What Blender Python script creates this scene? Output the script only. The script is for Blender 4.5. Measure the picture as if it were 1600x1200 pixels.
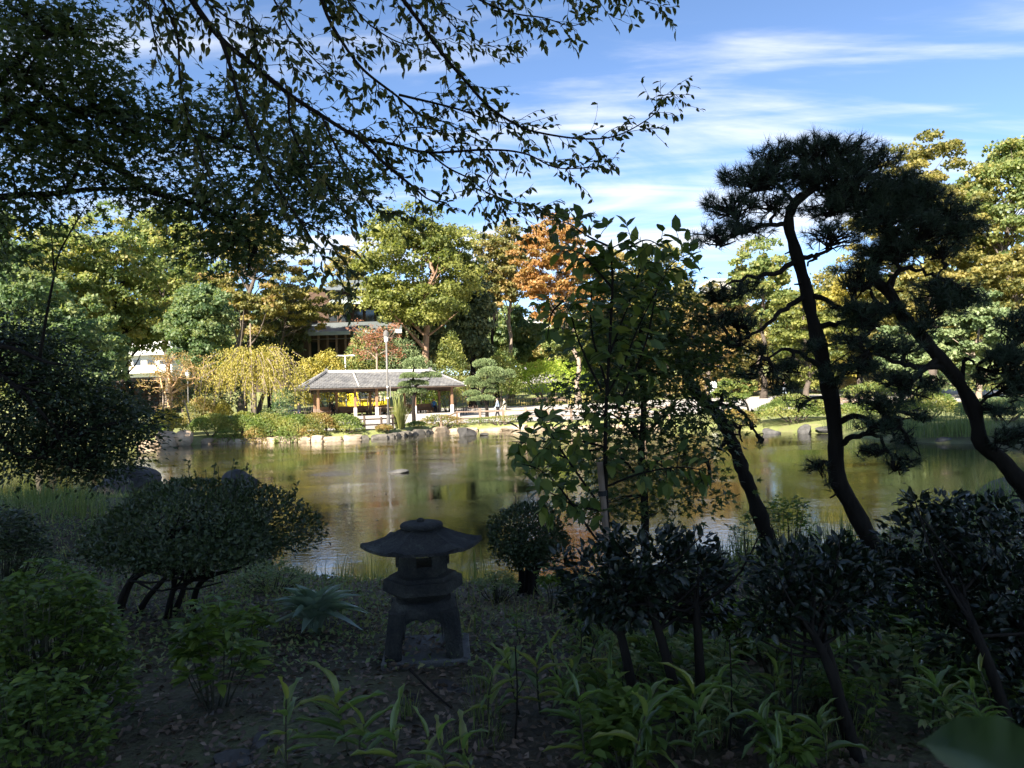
import bpy, math, random
import numpy as np
from mathutils import Vector, Matrix

for o in list(bpy.data.objects):
    bpy.data.objects.remove(o)
sc = bpy.context.scene
COL = sc.collection
rad = math.radians

# ------------------------------------------------------------------ camera
CAM_Z, FPX, PITCH, ROLL = 2.25, 1110.0, rad(1.03), rad(-1.7)
cd = bpy.data.cameras.new('camera')
cam = bpy.data.objects.new('camera', cd)
COL.objects.link(cam)
cd.sensor_width = 36
cd.lens = 36 * FPX / 1600
cd.clip_start = 0.05
cd.clip_end = 3000
cd.dof.use_dof = True
cd.dof.focus_distance = 9.0
cd.dof.aperture_fstop = 9.0
cam.matrix_world = Matrix.Translation((0, 0, CAM_Z)) @ Matrix.Rotation(math.pi / 2 + PITCH, 4, 'X') @ Matrix.Rotation(ROLL, 4, 'Z')
sc.camera = cam

# ------------------------------------------------------------------ light
SUN_EL, SUN_AZ = rad(33), rad(207)       # azimuth clockwise from +Y: sun behind the viewer, to the left
world = bpy.data.worlds.new('World')
sc.world = world
world.use_nodes = True
wn, wl = world.node_tree.nodes, world.node_tree.links
wn.clear()
w_out = wn.new('ShaderNodeOutputWorld')
w_bg = wn.new('ShaderNodeBackground')
w_bg.inputs['Strength'].default_value = 0.069
w_sky = wn.new('ShaderNodeTexSky')
w_sky.sky_type = 'NISHITA'
w_sky.sun_disc = False
w_sky.sun_elevation = SUN_EL
w_sky.sun_rotation = SUN_AZ
w_sky.air_density = 0.7
w_sky.dust_density = 0.0
w_sky.ozone_density = 3.0
# thin cirrus, the same over the whole sky
w_tc = wn.new('ShaderNodeTexCoord')
w_sep = wn.new('ShaderNodeSeparateXYZ')
wl.new(w_tc.outputs['Generated'], w_sep.inputs[0])


def wmath(op, a, b=None, c=None):
    n = wn.new('ShaderNodeMath')
    n.operation = op
    for i, v in enumerate((a, b, c)):
        if v is None:
            continue
        if isinstance(v, (int, float)):
            n.inputs[i].default_value = v
        else:
            wl.new(v, n.inputs[i])
    return n.outputs[0]


w_z = wmath('ADD', wmath('MAXIMUM', w_sep.outputs['Z'], 0.0), 0.10)
w_cmb = wn.new('ShaderNodeCombineXYZ')
wl.new(wmath('DIVIDE', w_sep.outputs['X'], w_z), w_cmb.inputs[0])
wl.new(wmath('DIVIDE', w_sep.outputs['Y'], w_z), w_cmb.inputs[1])
w_map = wn.new('ShaderNodeMapping')
w_map.inputs['Location'].default_value = (0.5, 5.2, 0.0)
w_map.inputs['Rotation'].default_value = (0, 0, rad(75))
w_map.inputs['Scale'].default_value = (0.42, 1.15, 1.0)
wl.new(w_cmb.outputs[0], w_map.inputs[0])
w_n1 = wn.new('ShaderNodeTexNoise')
w_n1.inputs['Scale'].default_value = 1.0
w_n1.inputs['Detail'].default_value = 9
w_n1.inputs['Roughness'].default_value = 0.58
w_n1.inputs['Distortion'].default_value = 0.9
wl.new(w_map.outputs[0], w_n1.inputs['Vector'])
w_n2 = wn.new('ShaderNodeTexNoise')
w_n2.inputs['Scale'].default_value = 0.55
w_n2.inputs['Detail'].default_value = 2
wl.new(w_map.outputs[0], w_n2.inputs['Vector'])
w_map2 = wn.new('ShaderNodeMapping')
w_map2.inputs['Location'].default_value = (1.7, 4.1, 0.0)
w_map2.inputs['Rotation'].default_value = (0, 0, rad(80))
w_map2.inputs['Scale'].default_value = (0.9, 5.0, 1.0)
wl.new(w_cmb.outputs[0], w_map2.inputs[0])
w_n3 = wn.new('ShaderNodeTexNoise')
w_n3.inputs['Scale'].default_value = 1.0
w_n3.inputs['Detail'].default_value = 7
w_n3.inputs['Distortion'].default_value = 1.2
wl.new(w_map2.outputs[0], w_n3.inputs['Vector'])
w_mr = wn.new('ShaderNodeMapRange')
w_mr.interpolation_type = 'SMOOTHSTEP'
w_mr.inputs['From Min'].default_value = 0.525
w_mr.inputs['From Max'].default_value = 0.72
w_mr.inputs['To Max'].default_value = 0.92
wl.new(wmath('ADD', wmath('MULTIPLY', w_n1.outputs['Fac'], 0.62), wmath('ADD', wmath('MULTIPLY', w_n2.outputs['Fac'], 0.46), wmath('MULTIPLY', wmath('SUBTRACT', w_n3.outputs['Fac'], 0.5), 0.30))), w_mr.inputs['Value'])
w_mix = wn.new('ShaderNodeMix')
w_mix.data_type = 'RGBA'
wl.new(w_mr.outputs[0], w_mix.inputs['Factor'])
w_sat = wn.new('ShaderNodeHueSaturation')
w_sat.inputs['Saturation'].default_value = 1.0
wl.new(w_sky.outputs[0], w_sat.inputs['Color'])
wl.new(w_sat.outputs[0], w_mix.inputs['A'])
w_mix.inputs['B'].default_value = (4.6, 4.7, 4.9, 1)
wl.new(w_mix.outputs['Result'], w_bg.inputs['Color'])
wl.new(w_bg.outputs[0], w_out.inputs['Surface'])

sd = bpy.data.lights.new('sun', 'SUN')
sd.energy = 5.0
sd.angle = rad(0.53)
sd.color = (1.0, 0.92, 0.78)
sun = bpy.data.objects.new('sun', sd)
COL.objects.link(sun)
S_DIR = Vector((math.sin(SUN_AZ) * math.cos(SUN_EL), math.cos(SUN_AZ) * math.cos(SUN_EL), math.sin(SUN_EL)))
sun.rotation_euler = S_DIR.to_track_quat('Z', 'Y').to_euler()
sun.location = (-20, -40, 40)

sc.view_settings.view_transform = 'Standard'
sc.view_settings.look = 'None'
sc.view_settings.gamma = 1
sc.view_settings.exposure = 2.02
sc.view_settings.use_curve_mapping = False
try:
    sc.cycles.max_bounces = 7
    sc.cycles.diffuse_bounces = 4
    sc.cycles.glossy_bounces = 3
    sc.cycles.transmission_bounces = 4
    sc.cycles.use_adaptive_sampling = True
    sc.cycles.adaptive_threshold = 0.02
    sc.cycles.use_denoising = True
    sc.cycles.sample_clamp_indirect = 6
except Exception:
    pass

# ------------------------------------------------------------------ view maths (to read real positions off the photograph)
_cr, _sr = math.cos(ROLL), math.sin(ROLL)
_f = np.array([0, math.cos(PITCH), math.sin(PITCH)])
_u0 = np.array([0, -math.sin(PITCH), math.cos(PITCH)])
_r0 = np.array([1.0, 0, 0])
_r = _r0 * _cr + _u0 * _sr
_u = -_r0 * _sr + _u0 * _cr
EYE = np.array([0, 0, CAM_Z])


def ray(px, py):
    return _f + (px - 800) / FPX * _r + (600 - py) / FPX * _u


def at(px, py, Y):
    d = ray(px, py)
    return EYE + d * (Y / d[1])


def onz(px, py, z):
    d = ray(px, py)
    return EYE + d * ((z - CAM_Z) / d[2])


# ------------------------------------------------------------------ object helpers
ORG = {}


def link(o, parent, loc):
    COL.objects.link(o)
    if parent is not None:
        o.parent = parent
        ORG[o.name] = ORG[parent.name]
    else:
        o.location = loc
        ORG[o.name] = np.array(loc, float)
    return o


def tag(o, label, cat, group=None):
    o['label'] = label
    o['category'] = cat
    if group:
        o['group'] = group
    return o


def thing(name, label, cat, loc, group=None):
    o = bpy.data.objects.new(name, None)
    o.empty_display_size = 0.2
    link(o, None, [float(v) for v in loc])
    return tag(o, label, cat, group)


def add(name, V, F, mat, parent=None, loc=(0, 0, 0), smooth=False, tint=None, mats=None, midx=None, kind=None):
    """one mesh object from world-space vertices; F is an int array (one face size) or a list of faces"""
    V = np.asarray(V, float).reshape(-1, 3)
    org = ORG[parent.name] if parent is not None else np.array(loc, float)
    me = bpy.data.meshes.new(name)
    Vl = (V - org)
    if isinstance(F, np.ndarray):
        m, k = F.shape
        me.vertices.add(len(Vl))
        me.vertices.foreach_set('co', Vl.astype(np.float32).ravel())
        me.loops.add(m * k)
        me.loops.foreach_set('vertex_index', F.astype(np.int32).ravel())
        me.polygons.add(m)
        me.polygons.foreach_set('loop_start', np.arange(0, m * k, k, dtype=np.int32))
        me.polygons.foreach_set('loop_total', np.full(m, k, dtype=np.int32))
        me.update(calc_edges=True)
    else:
        me.from_pydata([tuple(v) for v in Vl], [], F)
        me.update()
    for mm in (mats or [mat]):
        me.materials.append(mm)
    if midx is not None:
        me.polygons.foreach_set('material_index', np.asarray(midx, dtype=np.int32))
    if smooth:
        me.polygons.foreach_set('use_smooth', np.ones(len(me.polygons), dtype=bool))
    if tint is not None:
        a = me.attributes.new('tint', 'FLOAT', 'POINT')
        a.data.foreach_set('value', np.asarray(tint, np.float32))
    o = bpy.data.objects.new(name, me)
    link(o, parent, [float(v) for v in org])
    if kind:
        o['kind'] = kind
    return o


def dup(o, parent, offset=(0, 0, 0)):
    c = o.copy()
    COL.objects.link(c)
    c.parent = parent
    c.location = offset
    ORG[c.name] = ORG[parent.name]
    return c


def unit(a):
    a = np.asarray(a, float)
    return a / np.maximum(np.linalg.norm(a, axis=-1, keepdims=True), 1e-9)


class MB:
    """collects boxes, tubes and lathes into one mesh"""

    def __init__(s):
        s.v, s.f = [], []

    def raw(s, V, F):
        o = len(s.v)
        s.v.extend(np.asarray(V, float).reshape(-1, 3).tolist())
        s.f.extend([tuple(int(i) + o for i in f) for f in F])
        return s

    def box(s, c, d, rz=0.0, taper=1.0, ch=0.0):
        hx, hy, hz = d[0] / 2, d[1] / 2, d[2] / 2
        cr, sr = math.cos(rz), math.sin(rz)
        if ch > 0:
            def ring(z, i):
                a, b = hx - i, hy - i
                k = min(ch, a * .6, b * .6)
                return [(-a + k, -b, z), (a - k, -b, z), (a, -b + k, z), (a, b - k, z), (a - k, b, z), (-a + k, b, z), (-a, b - k, z), (-a, -b + k, z)]
            P = ring(-hz, ch * .6) + ring(-hz + ch, 0) + ring(hz - ch, 0) + ring(hz, ch * .6)
            F = [tuple(range(7, -1, -1)), tuple(range(24, 32))]
            for k in range(3):
                for i in range(8):
                    j = (i + 1) % 8
                    F.append((k * 8 + i, k * 8 + j, k * 8 + 8 + j, k * 8 + 8 + i))
        else:
            P = [(-hx, -hy, -hz), (hx, -hy, -hz), (hx, hy, -hz), (-hx, hy, -hz),
                 (-hx * taper, -hy * taper, hz), (hx * taper, -hy * taper, hz), (hx * taper, hy * taper, hz), (-hx * taper, hy * taper, hz)]
            F = [(3, 2, 1, 0), (4, 5, 6, 7), (0, 1, 5, 4), (1, 2, 6, 5), (2, 3, 7, 6), (3, 0, 4, 7)]
        V = [(c[0] + x * cr - y * sr, c[1] + x * sr + y * cr, c[2] + z) for x, y, z in P]
        return s.raw(V, F)

    def tube(s, pts, radii, n=6, cap=True):
        V, F = tube(pts, radii, n, cap)
        return s.raw(V, F)

    def lathe(s, c, prof, n=24):
        V, F = [], []
        for r, z in prof:
            for i in range(n):
                a = 2 * math.pi * i / n
                V.append((c[0] + r * math.cos(a), c[1] + r * math.sin(a), c[2] + z))
        for k in range(len(prof) - 1):
            for i in range(n):
                j = (i + 1) % n
                F.append((k * n + i, k * n + j, k * n + n + j, k * n + n + i))
        F.append(tuple(range(n - 1, -1, -1)))
        F.append(tuple(range((len(prof) - 1) * n, len(prof) * n)))
        return s.raw(V, F)

    def build(s, name, mat, parent=None, loc=(0, 0, 0), smooth=False, kind=None):
        return add(name, s.v, s.f, mat, parent, loc, smooth, kind=kind)


def smooth_path(pts, n):
    """Catmull-Rom resampling"""
    P = np.asarray(pts, float)
    P = np.vstack([2 * P[0] - P[1], P, 2 * P[-1] - P[-2]])
    m = len(P) - 3
    t = np.linspace(0, m - 1e-6, n)
    i = t.astype(int)
    u = (t - i)[:, None]
    p0, p1, p2, p3 = P[i], P[i + 1], P[i + 2], P[i + 3]
    return .5 * (2 * p1 + (p2 - p0) * u + (2 * p0 - 5 * p1 + 4 * p2 - p3) * u ** 2 + (3 * p1 - p0 - 3 * p2 + p3) * u ** 3)


def tube(pts, radii, n=6, cap=True):
    P = np.asarray(pts, float)
    R = np.broadcast_to(np.asarray(radii, float), (len(P),)) if np.ndim(radii) == 0 else np.asarray(radii, float)
    if len(R) != len(P):
        R = np.interp(np.linspace(0, 1, len(P)), np.linspace(0, 1, len(R)), R)
    T = unit(np.gradient(P, axis=0))
    ref = np.array([0, 0, 1.0]) if abs(T[0][2]) < .9 else np.array([1.0, 0, 0])
    N = np.zeros_like(P)
    nv = unit(np.cross(T[0], ref))
    for i in range(len(P)):
        nv = unit(nv - T[i] * np.dot(nv, T[i]))
        N[i] = nv
    B = np.cross(T, N)
    a = np.linspace(0, 2 * math.pi, n, endpoint=False)
    V = P[:, None, :] + R[:, None, None] * (np.cos(a)[None, :, None] * N[:, None, :] + np.sin(a)[None, :, None] * B[:, None, :])
    V = V.reshape(-1, 3)
    m = len(P)
    F = []
    for k in range(m - 1):
        for i in range(n):
            j = (i + 1) % n
            F.append((k * n + i, k * n + j, k * n + n + j, k * n + n + i))
    if cap:
        F.append(tuple(range(n - 1, -1, -1)))
        F.append(tuple(range((m - 1) * n, m * n)))
    return V, F


# ------------------------------------------------------------------ leaf templates: x along the leaf, y across, z up
def _tpl(v, f):
    return np.array(v, float), np.array(f, int)


T_QUAD = _tpl([(0, 0, 0), (.5, -.5, .10), (1, 0, -.05), (.5, .5, .10)], [(0, 1, 2), (0, 2, 3)])
T_LEAF = _tpl([(0, 0, 0), (.28, -.42, .05), (.28, 0, -.02), (.28, .42, .05), (.66, -.36, .0), (.66, 0, -.06), (.66, .36, .0), (1, 0, -.16)],
              [(0, 1, 2), (0, 2, 3), (1, 4, 5), (1, 5, 2), (2, 5, 6), (2, 6, 3), (4, 7, 5), (5, 7, 6)])
_st = []
for _k, (_a, _rr) in enumerate([(-125, .45), (-95, .22), (-62, .80), (-36, .30), (0, 1.0), (36, .30), (62, .80), (95, .22), (125, .45)]):
    _st.append((.25 + .75 * _rr * math.cos(rad(_a)) - .05, .8 * _rr * math.sin(rad(_a)), -.10 * _rr))
T_MAPLE = _tpl([(.2, 0, .03)] + _st, [(0, i, i + 1) for i in range(1, 9)] + [(0, 9, 1)])


def strap(arch, width=1.0, n=6, fold=.25, base=.35, hump=.2):
    """long arching leaf, unit length; arch = how far the tip drops"""
    V, F = [], []
    for i in range(n + 1):
        t = i / n
        w = width * .5 * (base + (1 - base) * math.sin(math.pi * min(1, t * 1.25 + .12)) ** .8 if t < .7 else (1 - ((t - .7) / .3) ** 1.7)) * (1 if t < 1 else 0.02)
        z = hump * math.sin(t * math.pi * .75) * (.4 + arch * .4) - arch * t ** 2.4
        x = t * (1 - .22 * arch * t)
        V += [(x, -w, z + fold * w), (x, 0, z), (x, w, z + fold * w)]
    for i in range(n):
        a = i * 3
        F += [(a, a + 3, a + 4), (a, a + 4, a + 1), (a + 1, a + 4, a + 5), (a + 1, a + 5, a + 2)]
    return _tpl(V, F)


T_BLADE = [_tpl([(0, -.5, 0), (0, .5, 0), (.45, -.4, b * .22), (.45, .4, b * .22), (.8, -.25, b * .62), (.8, .25, b * .62), (1, 0, b)],
                [(0, 2, 3), (0, 3, 1), (2, 4, 5), (2, 5, 3), (4, 6, 5)]) for b in (.1, -.3, -.6, -.85)]
T_NEEDLE = _tpl([(0, -.5, 0), (0, .5, 0), (1, 0, 0)], [(0, 1, 2)])


def scatter(pos, dirs, nrm, L, W, tpl):
    """leaf-shaped faces at many places: returns V, F"""
    tv, tf = tpl
    X = unit(dirs)
    Z = np.asarray(nrm, float)
    Z = unit(Z - X * np.sum(Z * X, axis=1, keepdims=True) + 1e-7)
    Yv = np.cross(Z, X)
    L = np.broadcast_to(np.asarray(L, float), (len(pos),))[:, None, None]
    W = np.broadcast_to(np.asarray(W, float), (len(pos),))[:, None, None]
    V = pos[:, None, :] + X[:, None, :] * tv[None, :, 0:1] * L + Yv[:, None, :] * tv[None, :, 1:2] * W + Z[:, None, :] * tv[None, :, 2:3] * L
    k = len(tv)
    F = tf[None, :, :] + (np.arange(len(pos)) * k)[:, None, None]
    return V.reshape(-1, 3), F.reshape(-1, tf.shape[1])


def leaves(name, pos, dirs, nrm, L, W, tpl, mat, parent=None, loc=(0, 0, 0), tint=None, kind=None):
    V, F = scatter(pos, dirs, nrm, L, W, tpl)
    tt = None if tint is None else np.repeat(tint, len(tpl[0]))
    return add(name, V, F, mat, parent, loc, False, tt, kind=kind)


def rdir(rng, n):
    return unit(rng.normal(size=(n, 3)))


# ------------------------------------------------------------------ materials
def newmat(name):
    m = bpy.data.materials.new(name)
    m.use_nodes = True
    nt = m.node_tree
    return m, nt.nodes, nt.links, nt.nodes['Principled BSDF']


def ramp(n, stops):
    r = n.new('ShaderNodeValToRGB')
    el = r.color_ramp.elements
    while len(el) < len(stops):
        el.new(.5)
    for e, (p, c) in zip(el, stops):
        e.position = p
        e.color = (*c, 1)
    return r


def leafmat(name, cols, transl=.48, rough=.5, spec=.35, tintw=.5, tcol=1.4):
    m, n, l, b = newmat(name)
    g = n.new('ShaderNodeNewGeometry')
    a = n.new('ShaderNodeAttribute')
    a.attribute_name = 'tint'
    mx = n.new('ShaderNodeMix')
    mx.inputs['Factor'].default_value = tintw
    l.new(g.outputs['Random Per Island'], mx.inputs['A'])
    l.new(a.outputs['Fac'], mx.inputs['B'])
    k = len(cols)
    r = ramp(n, [(.12 + .76 * i / (k - 1), c) for i, c in enumerate(cols)])
    l.new(mx.outputs['Result'], r.inputs[0])
    l.new(r.outputs[0], b.inputs['Base Color'])
    b.inputs['Roughness'].default_value = rough
    b.inputs['Specular IOR Level'].default_value = spec
    t = n.new('ShaderNodeBsdfTranslucent')
    mul = n.new('ShaderNodeMix')
    mul.data_type = 'RGBA'
    mul.blend_type = 'MULTIPLY'
    mul.inputs['Factor'].default_value = 1
    mul.inputs['B'].default_value = (tcol, tcol * 1.05, tcol * .6, 1)
    l.new(r.outputs[0], mul.inputs['A'])
    l.new(mul.outputs['Result'], t.inputs['Color'])
    s = n.new('ShaderNodeMixShader')
    s.inputs[0].default_value = transl
    l.new(b.outputs[0], s.inputs[1])
    l.new(t.outputs[0], s.inputs[2])
    l.new(s.outputs[0], n['Material Output'].inputs['Surface'])
    return m


def surf(name, cols, scale=4.0, rough=.85, bump=.3, detail=6, stretch=(1, 1, 1), spec=.3, speck=0.0, bscale=None, metal=0.0):
    """mottled surface: noise-driven colour, noise bump, optional fine specks"""
    m, n, l, b = newmat(name)
    tc = n.new('ShaderNodeTexCoord')
    mp = n.new('ShaderNodeMapping')
    mp.inputs['Scale'].default_value = stretch
    l.new(tc.outputs['Object'], mp.inputs[0])
    t = n.new('ShaderNodeTexNoise')
    t.inputs['Scale'].default_value = scale
    t.inputs['Detail'].default_value = detail
    t.inputs['Roughness'].default_value = .65
    l.new(mp.outputs[0], t.inputs['Vector'])
    k = len(cols)
    r = ramp(n, [(.3 + .4 * i / max(1, k - 1), c) for i, c in enumerate(cols)])
    l.new(t.outputs['Fac'], r.inputs[0])
    out = r.outputs[0]
    oi = n.new('ShaderNodeObjectInfo')
    hv = n.new('ShaderNodeHueSaturation')
    vr = n.new('ShaderNodeMapRange')
    vr.inputs['To Min'].default_value = .82
    vr.inputs['To Max'].default_value = 1.18
    l.new(oi.outputs['Random'], vr.inputs['Value'])
    l.new(vr.outputs[0], hv.inputs['Value'])
    l.new(out, hv.inputs['Color'])
    out = hv.outputs[0]
    t2 = n.new('ShaderNodeTexNoise')
    t2.inputs['Scale'].default_value = bscale or scale * 6
    t2.inputs['Detail'].default_value = 4
    l.new(mp.outputs[0], t2.inputs['Vector'])
    if speck > 0:
        mx = n.new('ShaderNodeMix')
        mx.data_type = 'RGBA'
        mx.blend_type = 'OVERLAY'
        mx.inputs['Factor'].default_value = speck
        l.new(out, mx.inputs['A'])
        l.new(t2.outputs['Fac'], mx.inputs['B'])
        out = mx.outputs['Result']
    l.new(out, b.inputs['Base Color'])
    b.inputs['Roughness'].default_value = rough
    b.inputs['Specular IOR Level'].default_value = spec
    b.inputs['Metallic'].default_value = metal
    if bump > 0:
        bm = n.new('ShaderNodeBump')
        bm.inputs['Strength'].default_value = bump
        bm.inputs['Distance'].default_value = .02
        l.new(t2.outputs['Fac'], bm.inputs['Height'])
        l.new(bm.outputs[0], b.inputs['Normal'])
    return m


M = {}
# foliage seen across the pond
M['camphor'] = leafmat('camphor_leaves', [(0.08, 0.11, 0.035), (0.12, 0.14, 0.035), (0.22, 0.235, 0.06), (0.33, 0.32, 0.1)])
M['green'] = leafmat('green_leaves', [(0.091, 0.137, 0.052), (0.169, 0.215, 0.072), (0.286, 0.305, 0.111), (0.34, 0.29, 0.1)])
M['deep'] = leafmat('deep_green_leaves', [(0.061, 0.108, 0.051), (0.115, 0.176, 0.078), (0.189, 0.243, 0.115), (0.24, 0.26, 0.1)])
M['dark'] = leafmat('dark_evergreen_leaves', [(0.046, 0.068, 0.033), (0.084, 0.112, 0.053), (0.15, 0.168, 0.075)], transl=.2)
M['gold'] = leafmat('golden_leaves', [(0.11, 0.13, 0.05), (0.16, 0.155, 0.05), (0.28, 0.245, 0.075), (0.38, 0.31, 0.11)])
M['olive'] = leafmat('olive_leaves', [(0.115, 0.127, 0.052), (0.218, 0.207, 0.075), (0.322, 0.27, 0.103), (0.36, 0.24, 0.1)])
M['orange'] = leafmat('orange_leaves', [(0.24, 0.175, 0.06), (0.36, 0.205, 0.07), (0.42, 0.22, 0.085), (0.38, 0.25, 0.1)])
M['yellow'] = leafmat('yellow_leaves', [(0.19, 0.18, 0.045), (0.36, 0.31, 0.065), (0.45, 0.37, 0.1)])
M['rust'] = leafmat('rusty_leaves', [(0.2, 0.15, 0.065), (0.31, 0.225, 0.09), (0.4, 0.28, 0.12)])
M['red'] = leafmat('red_leaves', [(0.26, 0.13, 0.085), (0.4, 0.17, 0.11), (0.34, 0.21, 0.12)])
M['lime'] = leafmat('lime_azalea_leaves', [(0.208, 0.299, 0.039), (0.351, 0.455, 0.058), (0.468, 0.52, 0.091)])
M['hedge'] = leafmat('hedge_leaves', [(0.1, 0.15, 0.04), (0.19, 0.235, 0.06), (0.29, 0.27, 0.085)])
M['hedge_rust'] = leafmat('hedge_turning_leaves', [(.12, .15, .04), (.22, .20, .055), (.30, .19, .07)])
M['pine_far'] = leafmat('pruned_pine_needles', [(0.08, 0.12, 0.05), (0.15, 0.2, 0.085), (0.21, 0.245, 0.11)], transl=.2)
M['pampas'] = leafmat('pampas_blades', [(.12, .16, .04), (.24, .24, .07), (.36, .31, .15)], transl=.25)
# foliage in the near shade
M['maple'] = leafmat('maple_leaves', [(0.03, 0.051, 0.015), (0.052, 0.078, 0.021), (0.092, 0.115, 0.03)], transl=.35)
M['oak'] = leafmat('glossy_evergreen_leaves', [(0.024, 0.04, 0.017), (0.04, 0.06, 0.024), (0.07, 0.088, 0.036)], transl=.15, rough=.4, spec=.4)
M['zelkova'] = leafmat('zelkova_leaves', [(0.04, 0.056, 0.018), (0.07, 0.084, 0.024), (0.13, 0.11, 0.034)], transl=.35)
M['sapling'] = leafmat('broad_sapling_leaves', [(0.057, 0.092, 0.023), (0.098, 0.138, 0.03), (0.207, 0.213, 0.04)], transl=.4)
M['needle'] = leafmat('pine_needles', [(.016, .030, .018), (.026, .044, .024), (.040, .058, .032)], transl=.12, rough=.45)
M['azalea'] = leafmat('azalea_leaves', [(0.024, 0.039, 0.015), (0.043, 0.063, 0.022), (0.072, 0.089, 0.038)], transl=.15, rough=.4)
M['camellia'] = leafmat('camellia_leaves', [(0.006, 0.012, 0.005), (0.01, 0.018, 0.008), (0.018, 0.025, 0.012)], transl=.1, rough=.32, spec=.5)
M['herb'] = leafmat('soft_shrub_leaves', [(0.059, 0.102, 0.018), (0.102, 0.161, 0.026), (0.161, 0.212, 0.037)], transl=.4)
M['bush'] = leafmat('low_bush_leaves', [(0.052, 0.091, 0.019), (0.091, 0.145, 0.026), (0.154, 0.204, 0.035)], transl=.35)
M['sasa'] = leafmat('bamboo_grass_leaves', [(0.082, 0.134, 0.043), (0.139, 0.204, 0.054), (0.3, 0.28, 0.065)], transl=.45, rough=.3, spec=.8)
M['crinum'] = leafmat('strap_leaves', [(0.12, 0.19, 0.12), (0.2, 0.27, 0.2), (0.3, 0.36, 0.29)], transl=.25, rough=.3, spec=1.0)
M['grass'] = leafmat('grass_blades', [(0.086, 0.137, 0.043), (0.172, 0.208, 0.071), (0.273, 0.245, 0.101)], transl=.3)
M['weed'] = leafmat('ground_weeds', [(0.097, 0.154, 0.056), (0.179, 0.235, 0.089), (0.292, 0.276, 0.121)], transl=.3)
M['litter'] = leafmat('fallen_leaves', [(.07, .05, .036), (.16, .11, .075), (.30, .22, .16), (.56, .48, .40)], transl=.1)
M['reed'] = leafmat('reed_blades', [(0.07, 0.11, 0.035), (0.13, 0.17, 0.05), (0.22, 0.235, 0.08)], transl=.3)
# bark, stone, timber, paint
M['nearleaf'] = leafmat('broad_near_leaf', [(.03, .055, .012), (.05, .085, .018), (.07, .11, .02)], transl=.3, rough=.6, spec=.2)
M['bark'] = surf('dark_bark', [(.010, .0085, .0075), (.022, .018, .015)], 6, .95, 1.0, stretch=(1, 1, .35), spec=.1, bscale=22)
M['bark_pale'] = surf('pale_bark', [(.16, .12, .09), (.30, .24, .19)], 3, .9, .6, stretch=(1, 1, .3))
M['bark_red'] = surf('reddish_bark', [(.20, .12, .075), (.34, .22, .15)], 2, .9, .6, stretch=(1, 1, .3))
M['bark_tan'] = surf('tan_smooth_bark', [(.36, .22, .11), (.48, .32, .18)], 2, .8, .2)
M['bark_mid'] = surf('grey_brown_bark', [(.07, .055, .045), (.13, .105, .085)], 3, .95, .7, stretch=(1, 1, .3))
M['stem'] = surf('green_brown_stem', [(.03, .035, .018), (.055, .05, .03)], 20, .8, .2)
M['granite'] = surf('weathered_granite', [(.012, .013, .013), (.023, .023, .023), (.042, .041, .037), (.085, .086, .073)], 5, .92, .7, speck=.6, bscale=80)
M['slab'] = surf('pale_granite', [(.07, .07, .068), (.13, .13, .125), (.19, .186, .175)], 6, .9, .4, speck=.5, bscale=110)
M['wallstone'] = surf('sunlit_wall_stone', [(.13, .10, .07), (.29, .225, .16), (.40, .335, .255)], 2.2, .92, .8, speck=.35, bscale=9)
M['wallstone_shade'] = surf('wall_stone_painted_shade', [(.05, .045, .04), (.10, .09, .075), (.16, .14, .12)], 1.6, .9, .8, speck=.35, bscale=9)  # darker copy of the wall stone: the shadow on this stretch is in its colour
M['rock'] = surf('grey_rock', [(.04, .039, .037), (.08, .076, .072), (.13, .125, .115)], 2.2, .9, .9, speck=.35, bscale=14)
M['rock_tan'] = surf('tan_rock', [(.24, .17, .115), (.36, .27, .19), (.44, .36, .27)], 1.5, .9, .8, speck=.3, bscale=9)
M['rock_dark'] = surf('wet_dark_rock', [(.02, .019, .018), (.045, .042, .04), (.08, .075, .07)], 2, .7, .9, speck=.3, bscale=12)
M['timber'] = surf('weathered_timber', [(.16, .11, .08), (.26, .19, .145)], 3, .85, .3, stretch=(1, 1, .2))
M['timber_dark'] = surf('dark_timber', [(.05, .035, .027), (.095, .065, .048)], 3, .8, .3, stretch=(1, 1, .2))
M['timber_red'] = surf('red_brown_timber', [(.19, .105, .06), (.28, .165, .10)], 3, .8, .3, stretch=(1, 1, .2))
M['bamboo'] = surf('yellow_bamboo', [(.42, .32, .10), (.56, .45, .16)], 6, .6, .1)
M['pale_post'] = surf('pale_stone_footing', [(.42, .38, .33), (.58, .54, .49)], 6, .9, .2)
M['tile'] = surf('grey_roof_tile', [(.09, .09, .095), (.15, .148, .15), (.22, .212, .205)], 1.5, .75, .3, speck=.3)
M['tile_ridge'] = surf('pale_ridge_tile', [(.30, .29, .275), (.44, .42, .39)], 3, .8, .3)
M['metal_roof'] = surf('grey_metal_roof', [(.13, .15, .155), (.19, .21, .21)], .8, .5, .05, metal=.2)
M['fascia'] = surf('pale_green_eave', [(.26, .32, .31), (.36, .42, .40)], .8, .5, .05)
M['brownwall'] = surf('brown_wall_panel', [(.06, .036, .024), (.10, .06, .038)], 1.5, .8, .2)
M['glass'] = surf('dark_window_glass', [(.02, .025, .03), (.035, .04, .045)], .5, .08, 0, spec=.7)
M['white'] = surf('white_render', [(.66, .66, .65), (.78, .78, .77)], .6, .85, .1)
M['paleconcrete'] = surf('pale_concrete', [(.46, .44, .41), (.58, .56, .53)], .8, .9, .2)
M['whitepaint'] = surf('white_paint', [(.70, .70, .69), (.80, .80, .79)], 3, .6, 0)
M['yellowpaint'] = surf('yellow_paint', [(.74, .50, .01), (.82, .58, .015)], 2, .4, 0, spec=.5)
M['bluesign'] = surf('blue_board', [(.05, .14, .42), (.08, .20, .52)], 3, .5, 0)
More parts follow.
